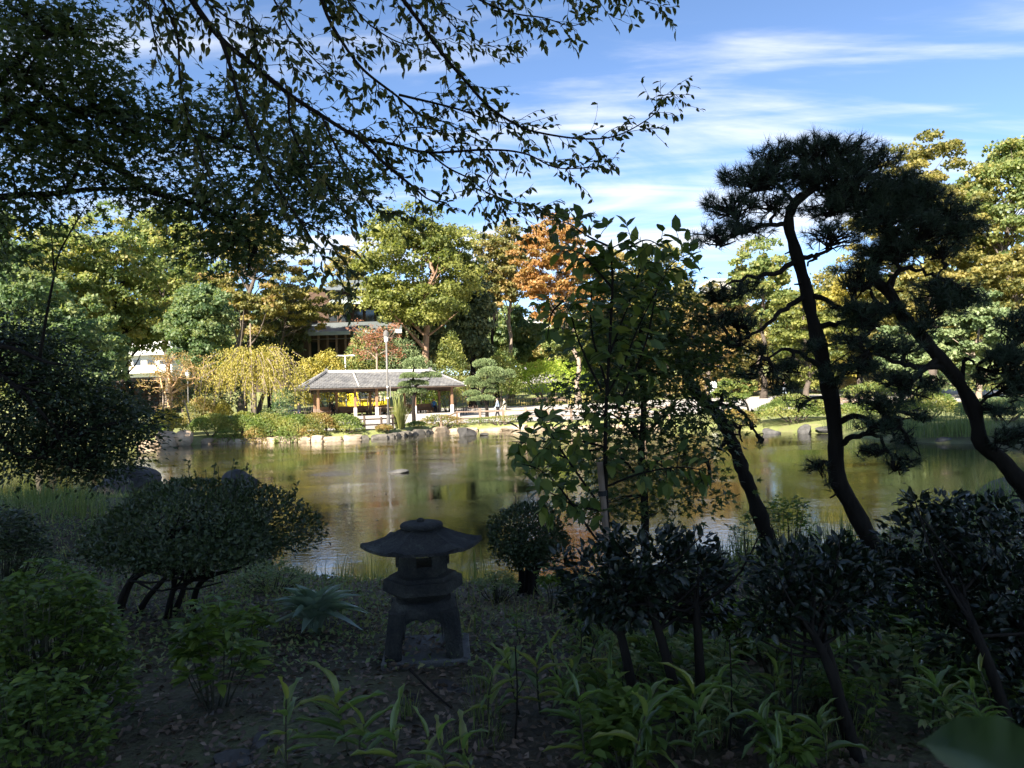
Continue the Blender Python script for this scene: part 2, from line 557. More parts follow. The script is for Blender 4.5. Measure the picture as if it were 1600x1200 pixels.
M['steel'] = surf('grey_painted_steel', [(.10, .095, .09), (.15, .142, .135)], 3, .55, .1)
M['lampglass'] = surf('pale_lamp_glass', [(.62, .60, .55), (.74, .72, .67)], 3, .3, 0)
M['rubber'] = surf('black_rubber', [(.018, .018, .018), (.03, .03, .03)], 5, .9, 0)
M['skin'] = surf('skin', [(.42, .26, .18), (.48, .31, .22)], 6, .55, 0)
M['hair'] = surf('black_hair', [(.012, .010, .009), (.025, .02, .018)], 20, .5, .2)
for nm, c in dict(navy=(.02, .025, .045), black=(.014, .014, .016), cream=(.62, .55, .44), grey=(.36, .38, .42), beige=(.46, .36, .26), paleblue=(.40, .48, .58), white_cloth=(.72, .72, .72), blue=(.05, .16, .36)).items():
    M['c_' + nm] = surf('cloth_' + nm, [tuple(v * .85 for v in c), c], 8, .9, .1)

# ================================================================== THE SETTING
POND = np.array([(-34, 19), (-20, 17.8), (-14, 17.3), (-9.5, 16.6), (-7, 17.0), (-5.2, 15.5), (-4.2, 12), (-3.2, 9.6), (-2, 8.9), (-.3, 8.6), (1, 8.7),
                 (2.9, 9.5), (4.4, 9.9), (6.2, 11.4), (8.6, 13.7), (11, 16.5), (14, 18.6), (20, 20), (27, 22), (24, 25), (18, 25.5), (16, 27), (15.2, 30),
                 (15.6, 34), (13.4, 38), (10, 44.5), (3.4, 47), (-.5, 48.5), (-4.4, 48.8), (-6.1, 46.5), (-7.6, 42.6), (-11, 41.2), (-17.6, 42.5),
                 (-19, 41), (-23, 41.5), (-30, 38), (-36, 30)], float)


def sdf(x, y):
    """signed distance to the shoreline, positive on land"""
    x = np.asarray(x, float)
    y = np.asarray(y, float)
    d = np.full(x.shape, 1e9)
    ins = np.zeros(x.shape, bool)
    n = len(POND)
    for i in range(n):
        a, b = POND[i], POND[(i + 1) % n]
        e = b - a
        t = np.clip(((x - a[0]) * e[0] + (y - a[1]) * e[1]) / (e @ e), 0, 1)
        d = np.minimum(d, np.hypot(x - a[0] - t * e[0], y - a[1] - t * e[1]))
        c = ((a[1] > y) != (b[1] > y)) & (x < (b[0] - a[0]) * (y - a[1]) / (b[1] - a[1] + 1e-12) + a[0])
        ins ^= c
    return np.where(ins, -d, d)


def sstep(t):
    t = np.clip(t, 0, 1)
    return t * t * (3 - 2 * t)


def gz(x, y):
    x = np.asarray(x, float)
    y = np.asarray(y, float)
    s = sdf(x, y)
    sp = np.maximum(s, 0)
    near = .80 * (1 - np.exp(-sp / 2.9)) + .05 * np.sin(x * .9 + 1) * np.sin(y * .7) * sstep(sp / 2)
    nat = .62 * (1 - np.exp(-sp / 1.4))
    wal = .46 * sstep((s - .15) / .25)
    wf = sstep((y - 38.5) / 2.0) * (1 - sstep((x - 10.5) / 2))
    ff = sstep((y - 21) / 3)
    far = nat * (1 - wf) + wal * wf + .012 * np.maximum(sp - 4, 0) + .012 * np.maximum(y - 62, 0) * sstep((y - 62) / 10)
    z = near * (1 - ff) + far * ff
    z = z + 4.5 * sstep((y - 92) / 45) * sstep((y - 30) / 20)
    z = np.minimum(z, 6.5)
    return np.where(s < 0, -np.minimum(.9, -s * .45), z)


def g1(x, y):
    return float(gz(np.array([x]), np.array([y]))[0])


def ground_at(px, Y):
    """ground point under photo column px at distance Y"""
    p = at(px, 620, Y)
    return np.array([p[0], Y, g1(p[0], Y)])


def axis(parts):
    out = []
    for a, b, st in parts:
        out.extend(np.arange(a, b - 1e-6, st))
    out.append(parts[-1][1])
    return np.array(out)


gx = axis([(-420, -120, 50), (-120, -50, 10), (-50, -24, 2), (-24, -9, .6), (-9, 9, .3), (9, 24, .6), (24, 60, 2), (60, 130, 10), (130, 430, 50)])
gy = axis([(-90, -20, 10), (-20, -4, 2), (-4, 12, .3), (12, 20, .5), (20, 37, 1), (37, 51, .3), (51, 70, 1.5), (70, 150, 5), (150, 650, 50)])
GX, GY = np.meshgrid(gx, gy)
GZ = gz(GX, GY)
GS = sdf(GX, GY)
nearm = (GY < 14) & (np.abs(GX) < 10)
rg = np.random.default_rng(3)
GZ = GZ + np.where(nearm & (GS > .4), rg.normal(0, .012, GZ.shape), 0)
nx, ny = len(gx), len(gy)
idx = np.arange(nx * ny).reshape(ny, nx)
GF = np.stack([idx[:-1, :-1], idx[:-1, 1:], idx[1:, 1:], idx[1:, :-1]], -1).reshape(-1, 4)

m, n, l, b = newmat('soil_and_turf')
tc = n.new('ShaderNodeTexCoord')
za = n.new('ShaderNodeAttribute')
za.attribute_name = 'tint'
t1 = n.new('ShaderNodeTexNoise'); t1.inputs['Scale'].default_value = .8; t1.inputs['Detail'].default_value = 8; t1.inputs['Roughness'].default_value = .7
t2 = n.new('ShaderNodeTexNoise'); t2.inputs['Scale'].default_value = 26; t2.inputs['Detail'].default_value = 6
l.new(tc.outputs['Object'], t1.inputs['Vector']); l.new(tc.outputs['Object'], t2.inputs['Vector'])
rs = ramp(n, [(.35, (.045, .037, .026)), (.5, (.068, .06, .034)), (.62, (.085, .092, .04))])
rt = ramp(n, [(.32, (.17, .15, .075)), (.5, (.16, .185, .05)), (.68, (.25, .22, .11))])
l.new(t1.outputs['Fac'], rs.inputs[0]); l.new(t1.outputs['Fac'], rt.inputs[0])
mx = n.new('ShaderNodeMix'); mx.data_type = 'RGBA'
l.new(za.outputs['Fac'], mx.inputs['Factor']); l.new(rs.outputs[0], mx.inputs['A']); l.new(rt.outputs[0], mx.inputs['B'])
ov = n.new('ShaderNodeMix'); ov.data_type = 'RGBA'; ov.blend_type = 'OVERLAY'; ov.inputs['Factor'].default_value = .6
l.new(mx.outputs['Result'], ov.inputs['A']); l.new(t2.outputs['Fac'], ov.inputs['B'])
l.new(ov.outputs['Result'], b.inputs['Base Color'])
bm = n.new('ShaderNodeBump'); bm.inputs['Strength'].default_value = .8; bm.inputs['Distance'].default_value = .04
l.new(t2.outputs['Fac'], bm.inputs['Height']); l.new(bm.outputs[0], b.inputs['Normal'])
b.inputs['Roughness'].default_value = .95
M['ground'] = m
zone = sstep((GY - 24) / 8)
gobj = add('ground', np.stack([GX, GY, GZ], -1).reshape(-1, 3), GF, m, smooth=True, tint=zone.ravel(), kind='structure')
gobj['label'] = 'earth banks around the pond and park lawn beyond'

# water
m, n, l, b = newmat('pond_water')
b.inputs['Base Color'].default_value = (.022, .020, .009, 1)
b.inputs['Roughness'].default_value = .035
b.inputs['IOR'].default_value = 2.7
b.inputs['Specular IOR Level'].default_value = .75
tc = n.new('ShaderNodeTexCoord')
mp = n.new('ShaderNodeMapping'); mp.inputs['Scale'].default_value = (1.0, 1.5, 1)
l.new(tc.outputs['Object'], mp.inputs[0])
n1 = n.new('ShaderNodeTexNoise'); n1.inputs['Scale'].default_value = 6.0; n1.inputs['Detail'].default_value = 3
n2 = n.new('ShaderNodeTexNoise'); n2.inputs['Scale'].default_value = .32; n2.inputs['Detail'].default_value = 3
n3 = n.new('ShaderNodeTexNoise'); n3.inputs['Scale'].default_value = 15.0; n3.inputs['Detail'].default_value = 2
for q in (n1, n2, n3):
    l.new(mp.outputs[0], q.inputs['Vector'])
mr = n.new('ShaderNodeMapRange'); mr.inputs['From Min'].default_value = .42; mr.inputs['From Max'].default_value = .66
mr.inputs['To Min'].default_value = .2; mr.inputs['To Max'].default_value = 1.0
l.new(n2.outputs['Fac'], mr.inputs['Value'])
ad = n.new('ShaderNodeMath'); ad.operation = 'MULTIPLY_ADD'; ad.inputs[1].default_value = .35
l.new(n3.outputs['Fac'], ad.inputs[0]); l.new(n1.outputs['Fac'], ad.inputs[2])
mu = n.new('ShaderNodeMath'); mu.operation = 'MULTIPLY'
l.new(ad.outputs[0], mu.inputs[0]); l.new(mr.outputs[0], mu.inputs[1])
bm = n.new('ShaderNodeBump'); bm.inputs['Strength'].default_value = .23; bm.inputs['Distance'].default_value = .03
l.new(mu.outputs[0], bm.inputs['Height']); l.new(bm.outputs[0], b.inputs['Normal'])
wobj = add('water', [(-37.5, 7.5, 0), (28.5, 7.5, 0), (28.5, 49.6, 0), (-37.5, 49.6, 0)], [(0, 1, 2, 3)], m, kind='structure')
wobj['label'] = 'murky olive pond water with soft ripples'


def sheet(name, poly_rows, mat, lift, label):
    """strip between two edges: rows of (left, right) ground points"""
    V, F = [], []
    k = 14
    for a, c in poly_rows:
        for i in range(k + 1):
            x = a[0] + (c[0] - a[0]) * i / k
            y = a[1] + (c[1] - a[1]) * i / k
            V.append((x, y, g1(x, y) + lift))
    for r in range(len(poly_rows) - 1):
        for i in range(k):
            q = r * (k + 1) + i
            F.append((q, q + 1, q + k + 2, q + k + 1))
    o = add(name, V, F, mat, smooth=True, kind='structure')
    o['label'] = label
    return o


M['pave'] = surf('pale_gravel_paving', [(.27, .245, .22), (.34, .315, .29), (.42, .395, .37)], .6, .95, .3, speck=.25, bscale=20)
sheet('pavement', [((-13.5, y), (52 if y > 54 else 12 + (y - 50) * 9, y)) for y in (50.4, 52, 54, 56, 58, 60, 63, 66, 69, 72, 75, 78, 81, 84)], M['pave'], .05,
      'pale gravel promenade behind the wooden railing')
sheet('path', [((-13, y), (-7.4, y)) for y in (44.2, 45.5, 47, 48.5, 50.3)], M['pave'], .05, 'pale path leading to the open pavilion')
sheet('upper_path', [((.5, y), (7.5, y)) for y in (116, 119, 122, 125, 128, 131, 134)], M['pave'], .06, 'pale path on the rise beyond the lime azalea mound')


# ------------------------------------------------------------------ rocks
def rock_mesh(rng, r, rough=.22, sub=3, boxy=0.0, cuts=9):
    import bmesh
    bm_ = bmesh.new()
    bmesh.ops.create_icosphere(bm_, subdivisions=sub, radius=1)
    V = np.array([v.co[:] for v in bm_.verts])
    F = [tuple(v.index for v in f.verts) for f in bm_.faces]
    bm_.free()
    if boxy:
        q = np.max(np.abs(V), axis=1, keepdims=True)
        V = V * (1 - boxy) + boxy * V / q * .82
    D = np.zeros(len(V))
    for k in range(7):
        w = unit(rng.normal(size=3))
        D += rough * .35 * np.sin(V @ w * rng.uniform(1.5, 4.5) + rng.uniform(0, 6)) / (1 + .25 * k)
    for k in range(cuts):                                 # flat broken faces
        w = unit(rng.normal(size=3))
        c = rng.uniform(.52, .82)
        h = V @ w
        V = V - np.outer(np.maximum(h - c, 0) * .9, w)
    V = V * (1 + D)[:, None]
    V += rng.normal(0, .012, V.shape)
    return V * np.asarray(r), F


def rock(name, label, p, r, mat, seed, rz=0, group=None, sub=3, sink=.35, cat='rock'):
    rng = np.random.default_rng(seed)
    V, F = rock_mesh(rng, r, sub=sub)
    c, s = math.cos(rz), math.sin(rz)
    V = V @ np.array([[c, s, 0], [-s, c, 0], [0, 0, 1]])
    V[:, 2] = np.maximum(V[:, 2], -r[2] * .75)
    V = V + np.array([p[0], p[1], p[2] + r[2] * (1 - sink * 1.3)])
    return tag(add(name, V, F, mat, loc=p, smooth=False), label, cat, group)


# retaining wall: one course of big stones along the far shore
def stone_wall(label, pts, mat, seed, hmin, hmax, wmin, wmax, base_p, darkfrom=None):
    rng = np.random.default_rng(seed)
    P = np.array(pts, float)
    seg = np.r_[0, np.cumsum(np.hypot(*np.diff(P, axis=0).T))]
    root = thing('stone_wall', label, 'wall', (base_p[0], base_p[1], 0))
    s = 0.0
    while s < seg[-1] - .3:
        w = rng.uniform(wmin, wmax)
        c = s + w / 2
        if c > seg[-1]:
            break
        x = np.interp(c, seg, P[:, 0]); y = np.interp(c, seg, P[:, 1])
        i = min(max(int(np.searchsorted(seg, c)) - 1, 0), len(P) - 2)
        t = math.atan2(*(P[i + 1] - P[i])[::-1])
        h = rng.uniform(hmin, hmax)
        V, F = rock_mesh(rng, (w * .60, .40, h * .66), rough=.16, sub=3, boxy=.9, cuts=3)
        V[:, 2] += h * .5 - .14
        cr, sr = math.cos(t), math.sin(t)
        nxp, nyp = -math.sin(t), math.cos(t)
        V = V @ np.array([[cr, sr, 0], [-sr, cr, 0], [0, 0, 1]]) + np.array([x + nxp * .0, y + nyp * .0, 0])
        add('stone', V, F, mat, root)
        s += w * .98
    return root


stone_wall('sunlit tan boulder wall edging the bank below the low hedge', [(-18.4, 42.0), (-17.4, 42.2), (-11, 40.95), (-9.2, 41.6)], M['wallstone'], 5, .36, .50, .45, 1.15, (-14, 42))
stone_wall('stone wall in painted shade curving below the lamp post and pampas clump', [(-9.1, 41.7), (-7.55, 42.3), (-6.0, 46.2), (-5.6, 47.1)], M['wallstone_shade'], 6, .34, .48, .5, 1.0, (-7.5, 42.5))
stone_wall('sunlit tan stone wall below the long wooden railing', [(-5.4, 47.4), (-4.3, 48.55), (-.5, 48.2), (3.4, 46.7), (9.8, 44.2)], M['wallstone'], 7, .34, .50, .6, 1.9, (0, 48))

_w = onz(270, 697, 0)
rock('rock', 'pair-topped tan rock standing in the water at the hedge corner', (_w[0] - .35, _w[1], 0), (.72, .6, .62), M['rock_tan'], 11)
rock('rock', 'rounded tan rock beside the pair-topped rock at the hedge corner', (_w[0] + .62, _w[1] + .1, 0), (.62, .55, .58), M['rock_tan'], 12)
rock('rock', 'low tan rock at the left end of the sunlit boulder wall', (_w[0] - 1.6, _w[1] + .4, 0), (.8, .5, .25), M['rock_tan'], 13)
_w = onz(730, 681, 0)
rock('rock', 'black wet rock alone in the pond below the railing', (_w[0], _w[1], 0), (.62, .45, .42), M['rock_dark'], 14)
rock('rock', 'flat black sliver of rock beside the wet rock in the pond', (_w[0] + .95, _w[1], 0), (.32, .2, .1), M['rock_dark'], 15)
_w = onz(622, 738, 0)
rock('rock', 'flat grey rock lying just above the middle of the pond', (_w[0], _w[1], -.02), (.42, .3, .10), M['rock'], 16, sink=.5)
for (px, py, w, r, lab, sd_, mt) in [
    (205, 776, 0, (.78, .6, .50), 'big dark rounded rock at the water, first of the near left shore', 17, 'rock_dark'),
    (178, 782, .02, (.5, .45, .45), 'smaller dark rock leaning on the big near left shore rock', 18, 'rock_dark'),
    (268, 777, 0, (.75, .5, .22), 'long flat pale rock between the two dark near left shore rocks', 19, 'rock'),
    (372, 775, 0, (.52, .5, .46), 'pointed dark rock rising behind the domed azalea', 20, 'rock_dark')]:
    p = onz(px, py, 0)
    rock('rock', lab, (p[0], p[1] , max(0, g1(p[0], p[1])) + w), r, M[mt], sd_, rz=sd_)
for (px, Y, r, lab, sd_) in [
    (1258, 35.4, (.42, .40, .40), 'large pointed grey rock on the bank behind the tall pine', 21),
    (1205, 36.2, (.5, .45, .30), 'low grey rock left of the large pointed rock across the pond', 22),
    (1290, 35.2, (.8, .5, .22), 'flat layered grey rock right of the pointed rock across the pond', 23),
    (1476, 27.2, (.38, .32, .24), 'rounded grey rock in the water below the reeds', 24),
    (1412, 28.6, (.28, .25, .13), 'low grey rock in the water left of the reeds', 25)]:
    p = at(px, 680, Y)
    rock('rock', lab, (p[0], Y, max(0, g1(p[0], Y)) if Y > 30 else 0), r, M['rock'], sd_, rz=sd_, sink=.75)

# ------------------------------------------------------------------ open pavilion
A = ground_at(486, 57.5)
B = ground_at(712, 62.5)
ax = unit(np.array([B[0] - A[0], B[1] - A[1], 0]))
ay = np.array([-ax[1], ax[0], 0])
PL = float(np.hypot(B[0] - A[0], B[1] - A[1]))
PD = 3.6
pz = 1.02


def pv(u, v, z):
    return np.array([A[0], A[1], 0]) + ax * u + ay * v + np.array([0, 0, pz + z])


PAV = thing('pavilion', 'open wooden pavilion with long grey tiled hip roof by the pond', 'pavilion', pv(PL / 2, PD / 2, 0))
rzp = math.atan2(ax[1], ax[0])
MB().box(pv(PL / 2, PD / 2, -.3), (PL + .5, PD + .4, .58), rzp).build('floor_slab', M['pave'], PAV)
EAVE, RISE, OVH = 2.32, 1.35, .75
cols = [(.55, 0), (3.55, 0), (5.35, 0), (8.65, 0), (PL - .35, 0), (.8, PD), (2.65, PD), (5.6, PD), (8.7, PD), (PL - .35, PD)]
for (u, v) in cols:
    c = MB().box(pv(u, v, 1.15), (.21, .21, 2.3), rzp, ch=.02).build('post', M['timber_red'], PAV)
    MB().box(pv(u, v, .34), (.25, .25, .72), rzp, ch=.02).build('footing', M['pale_post'] if v == 0 and u > 3 else M['timber'], c)
for v in (0, PD):
    MB().box(pv(PL / 2, v, EAVE - .16), (PL - .3, .14, .2), rzp).build('beam', M['timber_dark'], PAV)
for u in (.55, 3.55, 5.35, 8.65, PL - .35):
    MB().box(pv(u, PD / 2, EAVE - .30), (.14, PD, .18), rzp).build('tie_beam', M['timber_dark'], PAV)
for (u0, u1) in ((.95, 2.5), (2.8, 5.4), (5.8, 7.3), (8.9, PL - .6)):
    w = MB().box(pv((u0 + u1) / 2, PD, .52), (u1 - u0, .07, .62), rzp).build('bench_back', M['timber_red'], PAV)
    MB().box(pv((u0 + u1) / 2, PD - .3, .43), (u1 - u0, .42, .06), rzp).build('bench_seat', M['timber'], PAV)
for u in (1.1, 2.4, 3.0, 5.2, 6.0, 7.1, 9.1, PL - .8):
    MB().box(pv(u, PD - .3, .2), (.1, .34, .40), rzp).build('bench_leg', M['timber_dark'], PAV)
# hip roof: u0,u1 eaves, ridge shortened by the hips
ra, rb = -OVH, PL + OVH * .8
va, vb = -OVH, PD + OVH
hip = 2.3
vm = PD / 2
E = [(ra, va), (rb, va), (rb, vb), (ra, vb)]
Rg = [(ra + hip, vm), (rb - hip, vm)]
V = [pv(u, v, EAVE) for u, v in E] + [pv(u, v, EAVE + RISE) for u, v in Rg] + [pv(u, v, EAVE - .07) for u, v in E]
add('roof_deck', V, [(0, 1, 5, 4), (1, 2, 5), (2, 3, 4, 5), (3, 0, 4), (9, 8, 7, 6), (0, 6, 7, 1), (1, 7, 8, 2), (2, 8, 9, 3), (3, 9, 6, 0)], M['timber_dark'], PAV)


def tile_slope(mb, e0, e1, r0, r1, rows, tw):
    """courses of flat curved-edge tiles between an eave line and a ridge line"""
    e0, e1, r0, r1 = [np.array(q, float) for q in (e0, e1, r0, r1)]
    up = unit((r0 + r1) / 2 - (e0 + e1) / 2)
    nrm = unit(np.cross(e1 - e0, up))
    if nrm[2] < 0:
        nrm = -nrm
    for k in range(rows):
        a0, a1 = k / rows, (k + 1) / rows + .02
        L0, L1 = e0 + (r0 - e0) * a0, e1 + (r1 - e1) * a0
        w = np.linalg.norm(L1 - L0)
        n_ = max(1, int(w / tw))
        d = (L1 - L0) / n_
        rise = up * np.linalg.norm((r0 + r1) / 2 - (e0 + e1) / 2) * (a1 - a0)
        for i in range(n_):
            p0 = L0 + d * (i + .04)
            p1 = L0 + d * (i + .96)
            q = nrm * .075
            mid = (p0 + p1) / 2 + nrm * .035
            t0, t1, tm = p0 + rise, p1 + rise, mid + rise
            mb.raw([p0 + q, mid + q * .7, p1 + q * 1.35, t0 + nrm * .02, tm + nrm * .0, t1 + nrm * .05, p0, p1],
                   [(0, 1, 4, 3), (1, 2, 5, 4), (6, 7, 2, 1, 0), (7, 5, 2)])


tm_ = MB()
P_ = [pv(u, v, EAVE + .02) for u, v in E]
R_ = [pv(u, v, EAVE + RISE + .02) for u, v in Rg]
tile_slope(tm_, P_[0], P_[1], R_[0], R_[1], 11, .33)
tile_slope(tm_, P_[2], P_[3], R_[1], R_[0], 11, .33)
tile_slope(tm_, P_[1], P_[2], R_[1] - ay * .02, R_[1] + ay * .02, 11, .33)
tile_slope(tm_, P_[3], P_[0], R_[0] + ay * .02, R_[0] - ay * .02, 11, .33)
tm_.build('roof_tiles', M['tile'], PAV, kind='stuff')
MB().box((R_[0] + R_[1]) / 2 + np.array([0, 0, .10]), (PL + 2 * OVH - 2 * hip + .1, .26, .26), rzp, ch=.04).build('ridge_cap', M['tile_ridge'], PAV)
for e, r_ in ((0, 0), (3, 0), (1, 1), (2, 1)):
    MB().tube([P_[e] + np.array([0, 0, .09]), R_[r_] + np.array([0, 0, .12])], [.11, .13], 6).build('hip_ridge', M['tile'], PAV)
for u in (3.75,):
    MB().tube([pv(u, va, EAVE + .12), pv(u + .0, vm, EAVE + RISE + .2)], [.07, .07], 6).build('verge_cap', M['tile_ridge'], PAV)
for r_ in R_:
    MB().box(r_ + np.array([0, 0, .16]), (.34, .34, .42), rzp, taper=.6).build('ridge_end', M['tile'], PAV)

# stall table with a crate of odds and ends under the roof
q = pv(6.3, .9, 0)
tb = thing('picnic_table', 'pale plank table under the pavilion roof', 'table', q)
MB().box(q + np.array([0, 0, .62]), (1.3, .6, .06), rzp, ch=.01).build('table_top', M['timber'], tb)
for du in (-.5, .5):
    for dv in (-.2, .2):
        pp = q + ax * du + ay * dv
        MB().box(pp + np.array([0, 0, .3]), (.07, .07, .59), rzp).build('leg', M['timber_dark'], tb)

# yellow food truck behind it
c = ground_at(576, 72)
c[2] += .05
TR = thing('food_truck', 'bright yellow food truck parked behind the pavilion', 'truck', c)
tx = np.array([1.0, 0, 0])
bod = MB().box(c + np.array([.0, 0, 1.75]), (4.0, 1.9, 2.5), 0, ch=.12).build('body', M['yellowpaint'], TR)
MB().box(c + np.array([.15, -.96, 2.05]), (1.9, .06, .9), 0).build('serving_window', M['glass'], TR)
MB().box(c + np.array([.15, -1.12, 1.52]), (2.1, .34, .06), 0).build('counter', M['timber'], TR)
MB().raw([c + np.array(v) for v in [(-.9, -.98, 2.55), (1.2, -.98, 2.55), (1.2, -1.75, 2.75), (-.9, -1.75, 2.75), (-.9, -.98, 2.6), (1.2, -.98, 2.6), (1.2, -1.75, 2.8), (-.9, -1.75, 2.8)]],
         [(3, 2, 1, 0), (4, 5, 6, 7), (0, 1, 5, 4), (1, 2, 6, 5), (2, 3, 7, 6), (3, 0, 4, 7)]).build('awning', M['yellowpaint'], TR)
cab = MB().box(c + np.array([-2.5, 0, 1.25]), (1.1, 1.8, 1.5), 0, taper=.86).build('cab', M['yellowpaint'], TR)
MB().box(c + np.array([-2.5, -.86, 1.6]), (.7, .04, .5), 0).build('cab_window', M['glass'], cab)
MB().box(c + np.array([1.5, -.96, 1.9]), (.7, .04, 1.1), 0).build('poster', M['c_cream'], TR)
for wx in (-2.3, 1.3):
    for wy in (-.88, .88):
        w = MB().tube([c + np.array([wx, wy - .11, .36]), c + np.array([wx, wy + .11, .36])], .36, 18).build('wheel', M['rubber'], TR)
        MB().tube([c + np.array([wx, wy - .12, .36]), c + np.array([wx, wy + .12, .36])], .2, 12).build('rim', M['steel'], w)

# ------------------------------------------------------------------ tiered timber building behind the trees
c = ground_at(515, 84)
BL = thing('teahouse', 'dark timber building with stacked grey eaves behind the yellow cherry', 'building', (c[0], c[1], c[2]))


def bw(px, py, dy=0.0):
    return at(px, py, 84 + dy)


def eave(pxl, pxr, py_top, py_bot, d0, d1, name='eave'):
    """sloping eave slab that comes forward d0 metres from the wall line"""
    l_, r2 = bw(pxl, py_bot, -d0), bw(pxr, py_bot, -d0)
    zt = bw((pxl + pxr) / 2, py_top, 0)[2]
    zb = (l_[2] + r2[2]) / 2
    x0, x1 = l_[0], r2[0]
    y0, y1 = 84 - d0, 84 + d1
    V = [(x0, y0, zb), (x1, y0, zb), (x1, y1, zt), (x0, y1, zt), (x0, y0, zb + .22), (x1, y0, zb + .22), (x1, y1, zt + .22), (x0, y1, zt + .22)]
    o = add(name, V, [(3, 2, 1, 0), (4, 5, 6, 7), (1, 2, 6, 5), (2, 3, 7, 6), (3, 0, 4, 7)], M['metal_roof'], BL)
    MB().box(((x0 + x1) / 2, y0 - .04, zb + .08), (x1 - x0, .08, .42)).build('fascia', M['fascia'], o)
    return x0, x1, zb


def wallbox(pxl, pxr, pyt, pyb, mat, depth=6, dy=0.0, name='wall'):
    a_, b_ = bw(pxl, pyt, dy), bw(pxr, pyb, dy)
    return MB().box(((a_[0] + b_[0]) / 2, 84 + dy + depth / 2, (a_[2] + b_[2]) / 2), (b_[0] - a_[0], depth, a_[2] - b_[2])).build(name, mat, BL)


wallbox(395, 628, 522, 606, M['timber_dark'], 7, .6)
x0, x1, zb = eave(455, 628, 505, 521, 2.2, 1.0)
wallbox(405, 590, 478, 510, M['brownwall'], 6, 1.2)
eave(515, 600, 462, 473, 1.4, 1.6)
eave(385, 470, 470, 484, 1.6, 1.2)
wallbox(470, 575, 452, 474, M['brownwall'], 5, 2.0)
rl, rr_ = bw(505, 455, 1.5), bw(590, 455, 1.5)
rt_ = bw(548, 438, 6)
add('upper_roof', [(rl[0], 84.5, rl[2]), (rr_[0], 84.5, rr_[2]), (rr_[0] - .8, 90, rt_[2]), (rl[0] + .8, 90, rt_[2]), (rl[0], 95.5, rl[2]), (rr_[0], 95.5, rr_[2])],
    [(0, 1, 2, 3), (3, 2, 5, 4), (0, 3, 4), (1, 5, 2), (0, 4, 5, 1)], M['metal_roof'], BL)
for i, px in enumerate(range(484, 626, 14)):
    a_ = bw(px, 523, -.9)
    b_ = bw(px, 602, -.9)
    MB().box((a_[0], 83.0, (a_[2] + b_[2]) / 2), (.22, .22, a_[2] - b_[2])).build('column', M['timber'], BL)
for i, px in enumerate(range(492, 620, 28)):
    a_ = bw(px, 532, .5)
    f_ = MB().box((a_[0], 84.55, a_[2] - 1.6), (1.5, .12, 3.0)).build('window', M['timber_dark'], BL)
    MB().box((a_[0], 84.47, a_[2] - 1.6), (1.3, .05, 2.8)).build('pane', M['glass'], f_)
for i, px in enumerate((420, 445, 470, 520, 540, 560, 578)):
    a_ = bw(px, 484, 1.1)
    f_ = MB().box((a_[0], 85.15, a_[2] - .7), (1.2, .12, 1.6)).build('window', M['timber_dark'], BL)
    MB().box((a_[0], 85.07, a_[2] - .7), (1.0, .05, 1.4)).build('pane', M['glass'], f_)
a_, b_ = bw(468, 531, -2.0), bw(625, 531, -2.0)
MB().tube([(a_[0], 82.0, a_[2]), (b_[0], 82.0, a_[2])], .07, 6).build('handrail', M['steel'], BL)

# white block seen through the trunks at left, and the dark shed before it
c = ground_at(215, 112)
WB = thing('apartment_block', 'white rendered block glimpsed between the trunks at far left', 'building', c)
p0, p1 = at(164, 536, 112), at(266, 600, 112)
MB().box(((p0[0] + p1[0]) / 2, 117, (p0[2] + c[2]) / 2 - 1), (p1[0] - p0[0], 10, p0[2] - c[2] + 2)).build('wall', M['white'], WB)
for px in (174, 192, 214, 236, 256):
    for py in (546, 568):
        q = at(px, py, 111.9)
        f_ = MB().box((q[0], 111.98, q[2]), (1.5, .16, 1.35)).build('window', M['paleconcrete'], WB)
        MB().box((q[0], 111.93, q[2]), (1.2, .12, 1.05)).build('pane', M['glass'], f_)
for py in (554, 582):
    q = at(215, py, 111)
    bal = MB().box((q[0], 111.4, q[2]), (11, 1.1, .25)).build('balcony', M['paleconcrete'], WB)
    MB().box((q[0], 110.9, q[2] + .6), (11, .08, 1.0)).build('parapet', M['white'], bal)
c = ground_at(205, 92)
SH = thing('shed', 'long dark open shed with flat roof under the white block', 'building', c)
p0, p1 = at(128, 600, 92), at(285, 612, 92)
MB().box(((p0[0] + p1[0]) / 2, 93, p0[2] + .3), (p1[0] - p0[0], 5, .55)).build('roof', M['timber_dark'], SH)
MB().box(((p0[0] + p1[0]) / 2, 95, (p0[2] + c[2]) / 2), (p1[0] - p0[0] - .4, .3, p0[2] - c[2])).build('back_wall', M['brownwall'], SH)
for px in range(132, 286, 17):
    q = at(px, 610, 91)
    MB().box((q[0], 91, (p0[2] + c[2]) / 2 - .2), (.25, .25, p0[2] - c[2] + .3)).build('post', M['timber_dark'], SH)

